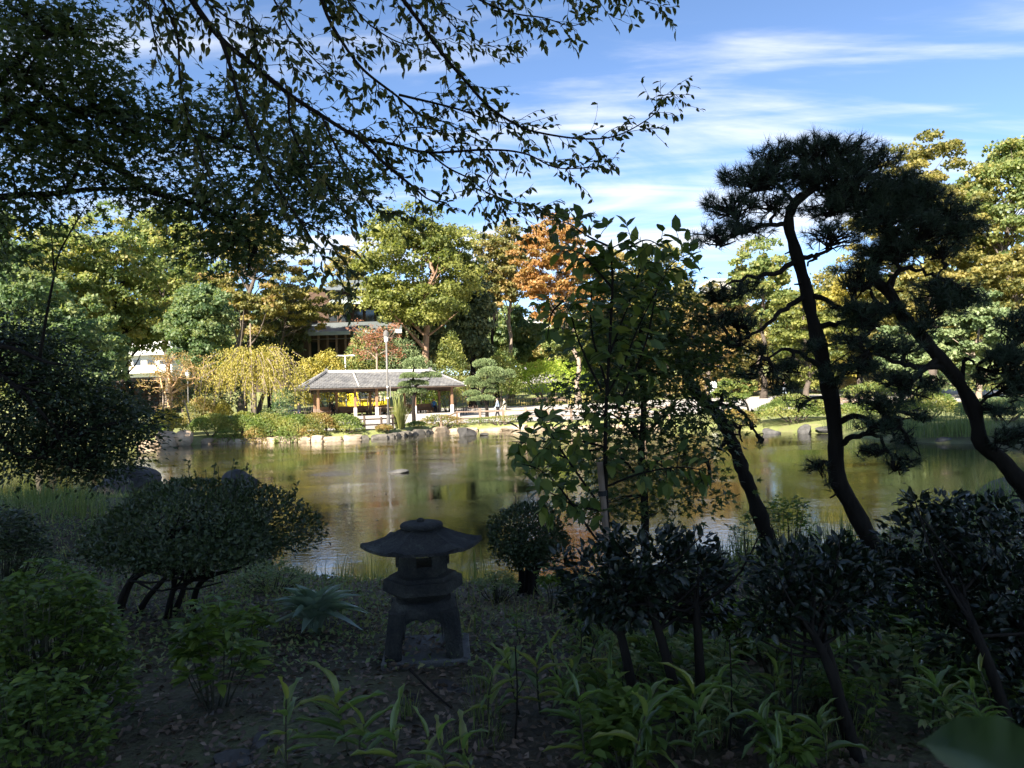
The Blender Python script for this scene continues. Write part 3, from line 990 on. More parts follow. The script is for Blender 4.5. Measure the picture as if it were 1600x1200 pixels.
# pale buildings far behind the maple and the pine
for (pxl, pxr, pyt, Y, lab) in ((1112, 1158, 440, 190, 'pale grey office block just showing left of the tall pine'),
                                (808, 870, 500, 185, 'grey flat-roofed building glimpsed under the orange maple')):
    a_, b_ = at(pxl, pyt, Y), at(pxr, pyt, Y)
    c = ((a_[0] + b_[0]) / 2, Y, g1((a_[0] + b_[0]) / 2, Y))
    o = thing('office_block', lab, 'building', c)
    H = a_[2] - c[2]
    W = b_[0] - a_[0]
    MB().box((c[0], Y + 6, c[2] + H / 2), (W, 12, H)).build('wall', M['paleconcrete'], o)
    MB().box((c[0], Y + 6, c[2] + H + .3), (W + 1, 13, .6)).build('roof', M['white'], o)
    k = int(H // 3.4)
    for r_ in range(max(0, k - 4), k):
        for i in range(6):
            x = c[0] - W / 2 + W * (i + .5) / 6
            f_ = MB().box((x, Y - .02, c[2] + r_ * 3.4 + 1.9), (W / 6 * .72, .16, 1.7)).build('window', M['steel'], o)
            MB().box((x, Y - .08, c[2] + r_ * 3.4 + 1.9), (W / 6 * .62, .12, 1.4)).build('pane', M['glass'], f_)


# ------------------------------------------------------------------ railings and fences
def rail_fence(label, pts, spacing, h, mat, post_w, rails, rail_r, tall=None):
    P = np.array(pts, float)
    seg = np.r_[0, np.cumsum(np.hypot(*np.diff(P, axis=0).T))]
    root = thing('railing', label, 'fence', (P[0][0], P[0][1], g1(*P[0])))
    k = max(1, int(round(seg[-1] / spacing)))
    pp = []
    for i in range(k + 1):
        s = seg[-1] * i / k
        x, y = np.interp(s, seg, P[:, 0]), np.interp(s, seg, P[:, 1])
        z = g1(x, y)
        pp.append((x, y, z))
        t_ = h * (1.12 if i % 2 == 0 else .97)
        MB().box((x, y, z + t_ / 2 - .05), (post_w, post_w, t_ + .1), ch=.02).build('post', mat, root)
    for hr in rails:
        for a_, b_ in zip(pp[:-1], pp[1:]):
            MB().tube([(a_[0], a_[1], a_[2] + hr), (b_[0], b_[1], b_[2] + hr)], rail_r, 6).build('rail', mat, root)
    return root


rail_fence('long brown wooden railing above the sunlit stone wall', [(-4.9, 48.4), (-4.2, 49.5), (-.4, 49.1), (3.5, 47.6), (10, 45.3)], 1.55, .95, M['timber'], .16, (.42, .84), .055)
rail_fence('short dark wooden railing behind the low hedge by the lamp', [(-11.2, 42.6), (-9.4, 42.9), (-8.2, 43.4), (-7.0, 45.6)], 1.1, .82, M['timber_dark'], .12, (.34, .68), .05)


def picket_fence(label, pts, spacing, h, mat):
    P = np.array(pts, float)
    seg = np.r_[0, np.cumsum(np.hypot(*np.diff(P, axis=0).T))]
    root = thing('picket_fence', label, 'fence', (P[0][0], P[0][1], g1(*P[0])))
    k = int(seg[-1] / spacing)
    first = None
    pp = []
    for i in range(k + 1):
        s = seg[-1] * i / k
        x, y = np.interp(s, seg, P[:, 0]), np.interp(s, seg, P[:, 1])
        pp.append((x, y, g1(x, y)))
        loc = np.array(pp[-1]) - ORG[root.name]
        if first is None:
            first = MB().box(np.array(pp[-1]) + np.array([0, 0, h / 2]), (.05, .04, h)).build('picket', mat, root)
            l0 = loc
        else:
            dup(first, root, tuple(loc - l0))
    for hr in (h * .3, h * .78):
        MB().tube([(a_[0], a_[1] - .04, a_[2] + hr) for a_ in pp[::4] + [pp[-1]]], .03, 5).build('rail', mat, root)


picket_fence('low yellow bamboo fence below the weeping cherry', [(-17.6, 44.4), (-14.2, 43.9), (-13.0, 43.8)], .16, .38, M['bamboo'])
picket_fence('pale bamboo fence in front of the lime azalea mound', [(-2.8, 86.0), (2.5, 86.4), (9.5, 87)], .30, 1.0, M['bamboo'])
picket_fence('low fence of grey pickets beyond the right end of the pavilion', [(-5.6, 68.0), (-3.4, 69.0)], .22, .8, M['timber'])


# ------------------------------------------------------------------ benches, lamps, signs
def bench(label, p, rz, w=1.9):
    r = thing('park_bench', label, 'bench', p, 'benches in front of the azalea mound')
    c_, s_ = math.cos(rz), math.sin(rz)

    def q(x, y, z):
        return (p[0] + x * c_ - y * s_, p[1] + x * s_ + y * c_, p[2] + z)
    for k in range(3):
        MB().box(q(0, -.18 + k * .16, .45), (w, .13, .045), rz).build('seat_slat', M['timber'], r)
    for k in range(2):
        MB().box(q(0, .24, .62 + k * .2), (w, .045, .15), rz).build('back_slat', M['timber'], r)
    for x in (-w * .4, w * .4):
        MB().box(q(x, -.02, .21), (.1, .44, .43), rz).build('leg', M['timber_dark'], r)
        MB().box(q(x, .27, .5), (.08, .05, .8), rz).build('back_post', M['timber_dark'], r)


for px, lab in ((844, 'grey slatted park bench, the left one of two before the lime azaleas'), (876, 'grey slatted park bench, the right one of two before the lime azaleas')):
    p = ground_at(px, 84.5)
    p[2] += .05
    bench(lab, p, 0)
p = ground_at(1335, 44)
bench('dark wooden bench in the shade behind the tall pine trunk', p, .1, 2.4)

p = np.array([*at(607, 664, 43.6)[:2], 0])
p[2] = g1(p[0], p[1])
LP = thing('lamp_post', 'tall grey lamp post standing in front of the pavilion', 'lamp', p)
tz = at(603, 516, 43.6)[2]
MB().tube([p + np.array([0, 0, -.1]), p + np.array([0, 0, .9])], [.12, .11], 12).build('base', M['steel'], LP)
MB().tube([p + np.array([0, 0, .9]), (p[0], p[1], tz - .75)], [.065, .055], 12).build('pole', M['steel'], LP, smooth=True)
MB().lathe((p[0], p[1], tz - .75), [(.08, 0), (.12, .06), (.14, .28), (.14, .36)], 12).build('lamp_glass', M['lampglass'], LP)
MB().lathe((p[0], p[1], tz - .40), [(.16, 0), (.18, .05), (.17, .26), (.10, .36), (.03, .42)], 12).build('lamp_cap', M['steel'], LP)
for hz in (1.9, 2.6):
    MB().tube([(p[0], p[1], p[2] + hz), (p[0], p[1], p[2] + hz + .07)], .072, 12).build('band', M['whitepaint'], LP)
MB().box((p[0] + .17, p[1], p[2] + 2.5), (.05, .05, 1.1)).build('conduit', M['steel'], LP)

p = ground_at(541, 66)
o = thing('lamp_post', 'thin white double-armed lamp post rising behind the pavilion roof', 'lamp', p)
tz = at(540, 556, 66)[2]
MB().tube([p, (p[0], p[1], tz)], [.07, .05], 8).build('pole', M['whitepaint'], o)
MB().tube([(p[0] - .75, p[1], tz + .05), (p[0], p[1], tz), (p[0] + .75, p[1], tz + .05)], .05, 6).build('arm', M['whitepaint'], o)
for s_ in (-1, 1):
    MB().box((p[0] + s_ * .7, p[1], tz + .0), (.42, .2, .09), ch=.02).build('lamp_head', M['whitepaint'], o)
p = ground_at(294, 55)
o = thing('lamp_post', 'slim park lamp with pale lantern head behind the tan crape myrtle', 'lamp', p)
tz = at(294, 583, 55)[2]
MB().tube([p, (p[0], p[1], tz - .3)], [.06, .05], 8).build('pole', M['steel'], o)
MB().lathe((p[0], p[1], tz - .32), [(.10, 0), (.17, .25), (.19, .45)], 10).build('lamp_glass', M['lampglass'], o)
MB().lathe((p[0], p[1], tz + .13), [(.24, 0), (.16, .12), (.03, .2)], 10).build('lamp_cap', M['steel'], o)


def sign(label, px, py, Y, w, h, mat, board_pts=None):
    q = at(px, py, Y)
    gzz = g1(q[0], Y)
    o = thing('sign_board', label, 'sign', (q[0], Y, gzz))
    for s_ in (-1, 1):
        MB().box((q[0] + s_ * w * .4, Y + .03, (gzz + q[2]) / 2), (.06, .04, q[2] - gzz)).build('post', M['steel'], o)
    MB().box((q[0], Y, q[2]), (w, .05, h), ch=.01).build('board', mat, o)
    return o


sign('small blue sign board beside the weeping cherry', 363, 657, 46.5, .55, .5, M['bluesign'])
sign('small white notice board right of the pavilion roof', 725, 599, 66, .4, .45, M['whitepaint'])
sign('white notice board standing on the promenade beyond the dark maple', 1115, 604, 78, .75, 1.15, M['whitepaint'])
# white marker post at the wall
q = onz(558, 684, 0)
mp_ = thing('marker_post', 'short white marker post at the shade-painted wall', 'post', (q[0], q[1] - .3, -.3))
MB().tube([(q[0], q[1] - .3, -.35), (q[0], q[1] - .3, .62)], .05, 8).build('shaft', M['whitepaint'], mp_)
MB().lathe((q[0], q[1] - .3, .62), [(.06, 0), (.06, .06), (.02, .1)], 8).build('cap', M['steel'], mp_)

# ================================================================== TREES ACROSS THE POND
def crown_clumps(rng, n, rx, ry, rz, hole=.35, irregular=.22, flat_bottom=.0):
    D = rdir(rng, n)
    r = hole + (1 - hole) * rng.random(n) ** .6
    W = [(unit(rng.normal(size=3)), rng.uniform(1.5, 3.5), rng.uniform(0, 6)) for _ in range(4)]
    mod = 1 + irregular * sum(np.sin(D @ w * f + p) for w, f, p in W) / 2
    C = D * (r * mod)[:, None] * np.array([rx, ry, rz])
    if flat_bottom:
        C[:, 2] = np.where(C[:, 2] < 0, C[:, 2] * (1 - flat_bottom), C[:, 2])
    return C


def clump_fill(rng, C, R, per, flat=.62):
    """leaf places on the outside of many clumps"""
    k = len(C)
    D = rdir(rng, k * per)
    D[:, 2] = np.where(D[:, 2] < -.2, -D[:, 2], D[:, 2])
    r = np.repeat(R, per) * (.45 + .6 * rng.random(k * per) ** .5)
    P = np.repeat(C, per, axis=0) + D * r[:, None] * np.array([1, 1, flat])
    tint = np.repeat(rng.random(k), per)
    return P, D, tint


def limbs(mb, rng, base, top, C, r0, count, n=5, bend=.25):
    """trunk plus limbs reaching the clumps"""
    base = np.array(base, float)
    top = np.array(top, float)
    H = top[2] - base[2]
    k = 9
    T = base + (top - base) * np.linspace(0, 1, k)[:, None]
    T[1:-1, :2] += rng.normal(0, .018 * H, (k - 2, 2))
    tr = smooth_path(T, 16)
    rr = r0 * (1.0 - .82 * np.linspace(0, 1, 16) ** .8)
    rr[0] *= 1.45
    rr[1] *= 1.12
    tr[0, 2] -= .3
    mb.tube(tr, rr, 8)
    order = rng.permutation(len(C))[:count]
    for i in order:
        c = C[i]
        hz = np.clip((c[2] - base[2]) / H - rng.uniform(.06, .22), .22, .93)
        j = int(hz * 15)
        a = tr[j]
        mid = a * .5 + c * .5
        mid[2] -= .10 * np.linalg.norm(c - a) * rng.uniform(-.5, 1)
        mid[:2] += rng.normal(0, .06 * np.linalg.norm(c - a), 2)
        p = smooth_path([a, mid, c], 6)
        q = max(.02, rr[j] * rng.uniform(.32, .5))
        mb.tube(p, np.linspace(q, q * .22, 6), n, cap=False)
    return tr


def tree(name, label, base, top, cc, dims, mat, bark, nc=60, per=110, leaf=.30, dens=1.0, big=1.0, fine=1.0, r0=.3, seed=0, nl=22, hole=.35, clump=.24, flat=.75, irr=.22, droop=.0, cat='tree', group=None, aspect=.82, fb=0.0):
    rng = np.random.default_rng(seed)
    nc, per = int(nc * fine), int(per * dens / fine ** .75)
    leaf = leaf * big
    clump = clump / fine ** .33
    root = thing(name, label, cat, base, group)
    C = crown_clumps(rng, nc, *dims, hole=hole, irregular=irr, flat_bottom=fb) + np.array(cc)
    mb = MB()
    limbs(mb, rng, base, top, C, r0, nl)
    mb.build('trunk', bark, root, smooth=True)
    R = clump * 1.25 * (dims[0] + dims[2]) / 2 * rng.uniform(.6, 1.3, nc)
    P, D, tint = clump_fill(rng, C, R, per, flat)
    N = unit(D * .7 + rdir(rng, len(P)) * .75 + np.array([0, 0, .35]))
    X = rdir(rng, len(P)) + np.array([0, 0, -droop])
    sz = leaf * rng.uniform(.6, 1.25, len(P))
    leaves('crown', P, X, N, sz, sz * aspect, T_QUAD, mat, root, tint=tint)
    return root


def px_tree(label, px, pyt, w, Y, pyb, mat, bark='bark_mid', tpx=None, depth=None, name='tree', **k):
    """a tree read off the photograph: crown centre column, top row, width and lowest foliage row at distance Y"""
    t, bt = at(px, pyt, Y), at(px, pyb, Y)
    rx = w * Y / FPX / 2
    rz = (t[2] - bt[2]) / 2
    g = ground_at(tpx if tpx is not None else px, Y)
    cc = ((t[0] + bt[0]) / 2, Y, (t[2] + bt[2]) / 2)
    cl = k.pop('clump', .24)
    k.setdefault('dens', 1.88 if Y < 105 else .8)
    k.setdefault('big', 1.1 if Y < 105 else 1.6)
    k.setdefault('fine', 1.7 if Y < 105 else 1.0)
    s = 1 - cl * .62
    return tree(name, label, g, (cc[0], Y, t[2] - rz * .35), cc, (rx * s, (depth or rx) * s, rz * s), M[mat], M[bark], clump=cl, **k)


G_FAR = 'trees on the far bank'
px_tree('broad yellow-green camphor tree with reddish trunk behind the pavilion', 662, 304, 228, 72, 560, 'camphor', 'bark_red', tpx=676, name='camphor_tree', nc=120, per=130, leaf=.30, r0=.52, seed=101, nl=22, hole=.42, clump=.17, group=G_FAR)
px_tree('tall shady green tree with forked dark trunk before the white block', 188, 318, 175, 62, 580, 'green', 'bark', tpx=207, nc=95, per=120, leaf=.28, r0=.34, seed=102, nl=30, hole=.35, clump=.17, group=G_FAR)
px_tree('dense deep green evergreen tree left of the weeping cherry', 308, 424, 116, 58, 598, 'deep', 'bark', nc=70, per=150, leaf=.22, r0=.22, seed=103, nl=14, hole=.55, clump=.22, group=G_FAR)
px_tree('pale green tree crown rising above the dense evergreen at left', 262, 318, 120, 84, 520, 'green', nc=80, per=110, leaf=.36, r0=.4, seed=104, group=G_FAR, clump=.19)
px_tree('many-limbed olive gold tree beside the timber building', 392, 325, 150, 70, 530, 'olive', 'bark_mid', tpx=377, nc=85, per=90, leaf=.30, r0=.48, seed=105, nl=36, hole=.4, clump=.15, flat=.4, group=G_FAR)
px_tree('thin golden tree spreading in front of the timber building', 470, 425, 170, 74, 530, 'gold', 'bark_mid', tpx=402, nc=60, per=55, leaf=.28, r0=.25, seed=106, nl=26, hole=.3, clump=.14, flat=.28, group=G_FAR)
px_tree('pale thin tree between the timber building and the camphor', 545, 392, 70, 96, 470, 'olive', 'bark_pale', nc=40, per=60, leaf=.34, r0=.25, seed=108, nl=16, clump=.16, group=G_FAR)
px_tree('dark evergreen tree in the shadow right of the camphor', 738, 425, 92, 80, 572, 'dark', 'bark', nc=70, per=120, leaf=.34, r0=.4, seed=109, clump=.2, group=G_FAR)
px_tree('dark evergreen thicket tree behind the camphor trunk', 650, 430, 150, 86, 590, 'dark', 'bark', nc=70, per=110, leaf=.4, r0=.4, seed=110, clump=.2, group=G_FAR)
px_tree('slender tree with dark trunk right of the camphor', 768, 345, 74, 88, 505, 'olive', 'bark', tpx=776, nc=60, per=75, leaf=.32, r0=.34, seed=111, nl=26, hole=.25, clump=.15, group=G_FAR)
px_tree('slender tree with pale trunk beside the orange maple', 800, 338, 72, 92, 505, 'olive', 'bark_pale', tpx=797, nc=60, per=70, leaf=.32, r0=.40, seed=112, nl=26, hole=.25, clump=.15, group=G_FAR)
px_tree('orange-leaved tree with open crown against the sky', 872, 338, 142, 82, 520, 'orange', 'bark_pale', tpx=905, name='maple_tree', nc=110, per=95, leaf=.30, r0=.34, seed=113, nl=36, hole=.3, clump=.15, flat=.45, group=G_FAR)
px_tree('olive tree behind the dark broad-leaved sapling', 962, 392, 130, 96, 560, 'olive', nc=70, per=90, leaf=.36, r0=.35, seed=114, clump=.18, group=G_FAR)
px_tree('brownish gold tree left of the leaning pine', 1042, 388, 120, 90, 560, 'gold', nc=80, per=90, leaf=.34, r0=.35, seed=115, clump=.17, group=G_FAR)
px_tree('low golden brown tree under the pale office block', 1108, 462, 110, 82, 590, 'rust', nc=60, per=90, leaf=.30, r0=.25, seed=116, clump=.18, group=G_FAR)
px_tree('green round-topped tree seen under the pine boughs', 1192, 384, 105, 78, 520, 'green', nc=70, per=100, leaf=.32, r0=.35, seed=117, clump=.19, group=G_FAR)
px_tree('yellow-green tree behind the lower boughs of the tall pine', 1258, 440, 160, 66, 600, 'camphor', nc=80, per=100, leaf=.28, r0=.3, seed=118, clump=.17, group=G_FAR, flat=.4)
px_tree('golden tree between the two big pine trunks', 1350, 392, 160, 76, 590, 'yellow', nc=80, per=95, leaf=.32, r0=.35, seed=119, clump=.17, group=G_FAR, flat=.45)
px_tree('huge golden brown tree rising behind the right pine crown', 1452, 222, 215, 62, 560, 'gold', nc=150, per=110, leaf=.28, r0=.5, seed=120, nl=36, clump=.13, hole=.4, flat=.5, group=G_FAR)
px_tree('tall green tree with visible limbs at the top right edge', 1582, 196, 170, 58, 420, 'green', 'bark_mid', nc=100, per=110, leaf=.26, r0=.45, seed=121, nl=36, hole=.42, clump=.16, group=G_FAR)
px_tree('golden tree low at the right edge beneath the tall green tree', 1592, 360, 170, 52, 560, 'gold', nc=90, per=100, leaf=.24, r0=.3, seed=122, clump=.16, flat=.45, group=G_FAR)
px_tree('pale layered pine tree behind the right pine trunk', 1528, 440, 130, 42, 610, 'pine_far', 'bark_pale', nc=70, per=110, leaf=.20, r0=.2, seed=123, clump=.16, flat=.3, group=G_FAR)
px_tree('soft green pine tree over the shady right bank', 1420, 500, 130, 44, 620, 'pine_far', 'bark_mid', nc=60, per=110, leaf=.20, r0=.18, seed=124, clump=.17, flat=.35, group=G_FAR)
px_tree('small pale green tree by the white notice board', 1148, 585, 66, 44, 636, 'hedge', 'bark_mid', tpx=1172, nc=34, per=80, leaf=.14, r0=.09, seed=125, clump=.22, group=G_FAR)
px_tree('lit leafy tree at the far left above the overhanging evergreen', 62, 322, 170, 56, 560, 'green', 'bark_mid', nc=90, per=110, leaf=.26, r0=.35, seed=126, clump=.18, group=G_FAR)
px_tree('tall green tree cut by the left edge of the view', -45, 300, 190, 46, 560, 'deep', 'bark', nc=80, per=110, leaf=.26, r0=.35, seed=127, clump=.19, group=G_FAR)
px_tree('shaded evergreen on the left bank behind the overhanging boughs', 60, 420, 190, 33, 640, 'deep', 'bark', tpx=90, nc=100, per=110, leaf=.17, r0=.25, seed=128, clump=.17, hole=.4, group=G_FAR)
px_tree('small leafy evergreen in shade left of the white block', 140, 470, 110, 40, 640, 'deep', 'bark', tpx=150, nc=70, per=110, leaf=.18, r0=.18, seed=129, clump=.18, group=G_FAR)

px_tree('full yellow-olive tree behind the thin leaning pine', 1125, 425, 130, 96, 605, 'olive', nc=80, per=95, leaf=.36, r0=.35, seed=147, clump=.18, group=G_FAR)
px_tree('gold and green tree filling the gap right of the tall pine', 1300, 425, 150, 88, 612, 'gold', nc=80, per=95, leaf=.34, r0=.35, seed=148, clump=.18, group=G_FAR)
px_tree('yellow-green layered tree beneath the right pine crown', 1420, 420, 170, 70, 605, 'camphor', nc=80, per=95, leaf=.28, r0=.3, seed=149, clump=.16, flat=.4, group=G_FAR)
px_tree('mid green tree behind the pale layered pine', 1510, 400, 160, 66, 615, 'green', nc=80, per=95, leaf=.28, r0=.3, seed=150, clump=.17, group=G_FAR)
px_tree('rusty low tree behind the slender dark maple', 1010, 450, 140, 100, 605, 'rust', nc=70, per=95, leaf=.36, r0=.3, seed=151, clump=.18, group=G_FAR)
px_tree('low leafy green tree right of the rising path', 925, 500, 110, 104, 605, 'camphor', nc=60, per=90, leaf=.36, r0=.25, seed=152, clump=.2, group=G_FAR)
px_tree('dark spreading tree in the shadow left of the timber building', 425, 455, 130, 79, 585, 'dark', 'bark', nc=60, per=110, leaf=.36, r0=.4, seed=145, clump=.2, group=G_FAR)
px_tree('dark green tree behind the round-pruned pine', 800, 470, 110, 100, 575, 'deep', 'bark', nc=60, per=100, leaf=.42, r0=.3, seed=146, clump=.2, group=G_FAR)

# the wood that closes the view
WOOD = [(-160, 330, 200, 70, 'deep'), (20, 440, 200, 120, 'green'), (150, 430, 190, 135, 'deep'), (330, 400, 170, 128, 'green'), (440, 455, 150, 130, 'olive'), (560, 478, 150, 132, 'green'), (640, 420, 130, 140, 'olive'),
        (740, 450, 120, 136, 'green'), (810, 480, 110, 150, 'olive'), (900, 462, 140, 145, 'green'), (985, 470, 140, 140, 'gold'), (1075, 470, 130, 142, 'green'), (1165, 458, 130, 138, 'olive'), (1270, 450, 150, 130, 'green'),
        (1380, 430, 160, 120, 'gold'), (1500, 400, 180, 112, 'green'), (1640, 330, 200, 90, 'olive'), (1760, 300, 220, 80, 'green')]
ords = ['first', 'second', 'third', 'fourth', 'fifth', 'sixth', 'seventh', 'eighth', 'ninth', 'tenth', 'eleventh', 'twelfth', 'thirteenth', 'fourteenth', 'fifteenth', 'sixteenth', 'seventeenth', 'eighteenth', 'nineteenth', 'twentieth', 'twenty-first', 'twenty-second']
def copy_tree(root, loc, rz, sc3, label):
    r = root.copy()
    COL.objects.link(r)
    r.location, r.rotation_euler, r.scale = loc, (0, 0, rz), sc3
    r['label'] = label
    for ch in root.children:
        c_ = ch.copy()
        COL.objects.link(c_)
        c_.parent = r
    return r


WPROTO = {}
for i, (px, pyt, w, Y, mt) in enumerate(WOOD):
    lab = 'hazy %s tree in the distant wood, %s from the left' % ({'deep': 'deep green', 'green': 'green', 'olive': 'olive', 'gold': 'golden'}[mt], ords[i])
    H_ = at(px, pyt, Y)[2] - ground_at(px, Y)[2]
    W_ = w * Y / FPX
    if mt in WPROTO:
        pr_, h0, w0 = WPROTO[mt]
        copy_tree(pr_, ground_at(px, Y), i * 1.3, (W_ / w0, W_ / w0, H_ / h0), lab)
    else:
        WPROTO[mt] = (px_tree(lab, px, pyt, w, Y, 650, mt, nc=80, per=110, leaf=.42, r0=.4, seed=300 + i, nl=10, clump=.2, dens=1.6, big=1.4, group='distant wood'), H_, W_)

for i in range(22):
    px, Y = -120 + 84 * i, 158 + 9 * (i % 3)
    mt = ('green', 'olive', 'deep', 'gold')[i % 4]
    pr_, h0, w0 = WPROTO[mt]
    H_ = at(px, 505 + 12 * (i % 2), Y)[2] - ground_at(px, Y)[2]
    copy_tree(pr_, ground_at(px, Y), i * 2.1, (1.25, 1.25, H_ / h0), 'low %s treetop closing the horizon behind the wood, %s from the left' % ({'deep': 'deep green', 'green': 'green', 'olive': 'olive', 'gold': 'golden'}[mt], ords[i]))

# tall trees behind the viewpoint: the shade on the near bank is theirs
BEHIND = [(-15, -9, 23), (-8.5, -8, 31), (-3, -9, 33), (3.2, -8.5, 29), (-22, -6, 21), (-12, -17, 25), (-5, -17, 27), (-28, -12, 22)]
bh = None
for i, (x, y, h) in enumerate(BEHIND):
    z = g1(x, y)
    lab = 'tall dense evergreen shading the near bank, %s of those behind the viewpoint' % ords[i]
    if bh is None:
        bh = tree('evergreen_tree', lab, (x, y, z), (x, y, z + h * .85), (x, y, z + h * .60), (4.6, 4.6, h * .36), M['dark'], M['bark'],
                  nc=110, per=80, leaf=.66, r0=.45, seed=400, nl=12, hole=.3, clump=.2, group='tall trees behind the viewpoint')
        h0 = h
    else:
        copy_tree(bh, (x, y, z), i * 1.1, (1, 1, h / h0), lab)


# ------------------------------------------------------------------ shrubs
def shrub(name, label, p, dims, mat, n, leaf, seed, cat='shrub', group=None, lumps=9, stem=None, lift=0.0, tpl=T_QUAD, aspect=.6, parent_root=None, up=.5, shell=.55):
    """rounded shrub standing on p: outer leaves over a lumpy dome plus short stems"""
    rng = np.random.default_rng(seed)
    p = np.array(p, float)
    rx, ry, h = dims
    root = thing(name, label, cat, p, group)
    D = rdir(rng, n)
    D[:, 2] = np.where(D[:, 2] < -.35, -D[:, 2], D[:, 2])
    W = [(unit(rng.normal(size=3)), rng.uniform(2, 6), rng.uniform(0, 6)) for _ in range(lumps)]
    bumpy = 1 + .05 * sum(np.sin(D @ w * f + q) for w, f, q in W)
    r = bumpy * (shell + (1 - shell) * rng.random(n) ** .45)
    c = p + np.array([0, 0, lift + h * .42])
    P = c + D * r[:, None] * np.array([rx, ry, h * .58])
    P[:, 2] = np.maximum(P[:, 2], p[2] + lift * .5 + .01)
    N = unit(D * .9 + rdir(rng, n) * .6 + np.array([0, 0, .3]))
    X = rdir(rng, n) + D * .5 + np.array([0, 0, up])
    sz = leaf * rng.uniform(.65, 1.25, n)
    ns = 5
    for i in range(ns):
        a = 2 * math.pi * i / ns + rng.uniform(-.3, .3)
        e = c + np.array([rx * .5 * math.cos(a), ry * .5 * math.sin(a), h * .1])
        s0 = p + np.array([rx * .12 * math.cos(a), ry * .12 * math.sin(a), -.05])
        MB().tube(smooth_path([s0, (s0 + e) / 2 + rng.normal(0, .05 * rx, 3), e], 6), np.linspace(.03, .012, 6) * max(.5, rx), 5).build('stem', stem or M['bark_mid'], root)
    leaves('foliage', P, X, N, sz, sz * aspect, tpl, mat, root, tint=(np.sin(P @ np.array([2.1, 1.7, 2.9])) * .5 + .5))
    return root


def px_shrub(label, px, pyb, w, h, Y, mat, n=2200, leaf=None, seed=0, depth=None, name='shrub', cat='shrub', base=None, **k):
    q = at(px, pyb, Y)
    gg = g1(q[0], Y)
    z = gg if base is None else q[2]
    top = at(px, pyb - h, Y)[2]
    rx = w * Y / FPX / 2
    H = max(top - z, .3)
    return shrub(name, label, (q[0], Y, z), (rx, depth or rx * .85, H), M[mat], n, leaf or .0032 * Y, seed, cat, **k)


G_SH = 'shrubs on the far bank'
px_shrub('wide lime green azalea mound behind the bamboo fence', 858, 613, 160, 50, 90, 'lime', 9000, .26, 500, depth=5.0, group=G_SH)
px_shrub('round clipped green shrub left of the camphor trunk', 628, 575, 74, 44, 68, 'pine_far', 4200, .2, 501, group=G_SH)
px_shrub('second round clipped shrub touching the camphor trunk', 655, 585, 60, 36, 67, 'pine_far', 3000, .2, 502, group=G_SH)
px_shrub('feathery bright green shrub below the red-leaved tree', 570, 585, 84, 62, 70, 'green', 4200, .22, 503, group=G_SH)
px_shrub('leafy yellow-green shrub right of the camphor trunk', 707, 582, 44, 56, 66, 'camphor', 2600, .22, 504, group=G_SH)
px_shrub('dense green hedge shrub behind the layered pine', 780, 575, 66, 32, 78, 'hedge', 3600, .24, 505, group=G_SH)
px_shrub('golden yellow leafy shrub left of the pavilion roof', 510, 588, 68, 46, 63, 'yellow', 2600, .24, 506, group=G_SH)
px_shrub('gold and brown shrub beside the weeping cherry', 480, 590, 40, 30, 62, 'yellow', 1400, .22, 507, group=G_SH)
px_shrub('tawny loose shrub under the tan crape myrtle', 318, 655, 70, 36, 50, 'olive', 2600, .17, 508, group=G_SH)
px_shrub('rounded yellow shrub left of the blue sign', 350, 650, 30, 22, 49, 'yellow', 1200, .13, 509, group=G_SH)
px_shrub('low green shrub in front of the weeping cherry trunk', 385, 652, 38, 12, 46, 'hedge', 900, .13, 510, group=G_SH)
px_shrub('dark low shrub right of the weeping cherry trunk', 420, 652, 34, 14, 47, 'deep', 900, .13, 511, group=G_SH)
px_shrub('shady green azalea mound on the bank left of the tall pine', 1240, 655, 125, 34, 38.5, 'hedge', 6500, .12, 512, depth=1.8, group=G_SH)
px_shrub('low yellowish shrub on the bank by the small pale tree', 1150, 660, 70, 22, 40, 'hedge_rust', 2400, .12, 513, group=G_SH)
px_shrub('green shrub on the shady bank right of the tall pine', 1345, 660, 90, 30, 38, 'hedge', 3600, .12, 514, group=G_SH)
px_shrub('dull green shrub on the right bank above the reeds', 1450, 650, 100, 34, 34, 'hedge', 3600, .11, 515, group=G_SH)
px_shrub('dark green shrub at the right edge above the water', 1570, 690, 150, 70, 30, 'deep', 5200, .11, 516, group=G_SH)
px_shrub('orange-brown low shrub behind the white notice board', 1085, 608, 90, 26, 84, 'rust', 2200, .24, 517, group=G_SH)
px_shrub('rusty shrub past the promenade under the orange-leaved tree', 1170, 608, 120, 22, 88, 'rust', 2400, .26, 518, group=G_SH)
px_shrub('mixed green undergrowth below the slender trunks', 755, 570, 90, 34, 92, 'olive', 3600, .3, 519, group=G_SH)
px_shrub('low green undergrowth right of the lime azalea mound', 985, 612, 130, 30, 92, 'green', 3000, .3, 520, group=G_SH)
px_shrub('ochre shrub at the right end of the lime azalea mound', 930, 615, 40, 22, 90, 'hedge_rust', 1200, .26, 521, group=G_SH)
px_shrub('rust and green shrub beyond the pavilion right end', 700, 612, 70, 20, 73, 'hedge_rust', 1600, .22, 522, group=G_SH)
px_shrub('lime green shrub behind the layered pine by the pavilion', 668, 620, 40, 12, 70, 'lime', 1000, .2, 523, group=G_SH)
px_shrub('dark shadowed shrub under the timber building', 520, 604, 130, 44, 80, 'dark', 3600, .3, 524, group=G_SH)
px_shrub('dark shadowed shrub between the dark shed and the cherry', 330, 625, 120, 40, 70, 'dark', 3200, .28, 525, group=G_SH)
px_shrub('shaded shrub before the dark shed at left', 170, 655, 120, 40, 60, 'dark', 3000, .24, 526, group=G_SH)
px_shrub('green low plant at the water below the crape myrtle', 240, 683, 52, 20, 43, 'hedge', 1600, .13, 527, group=G_SH)
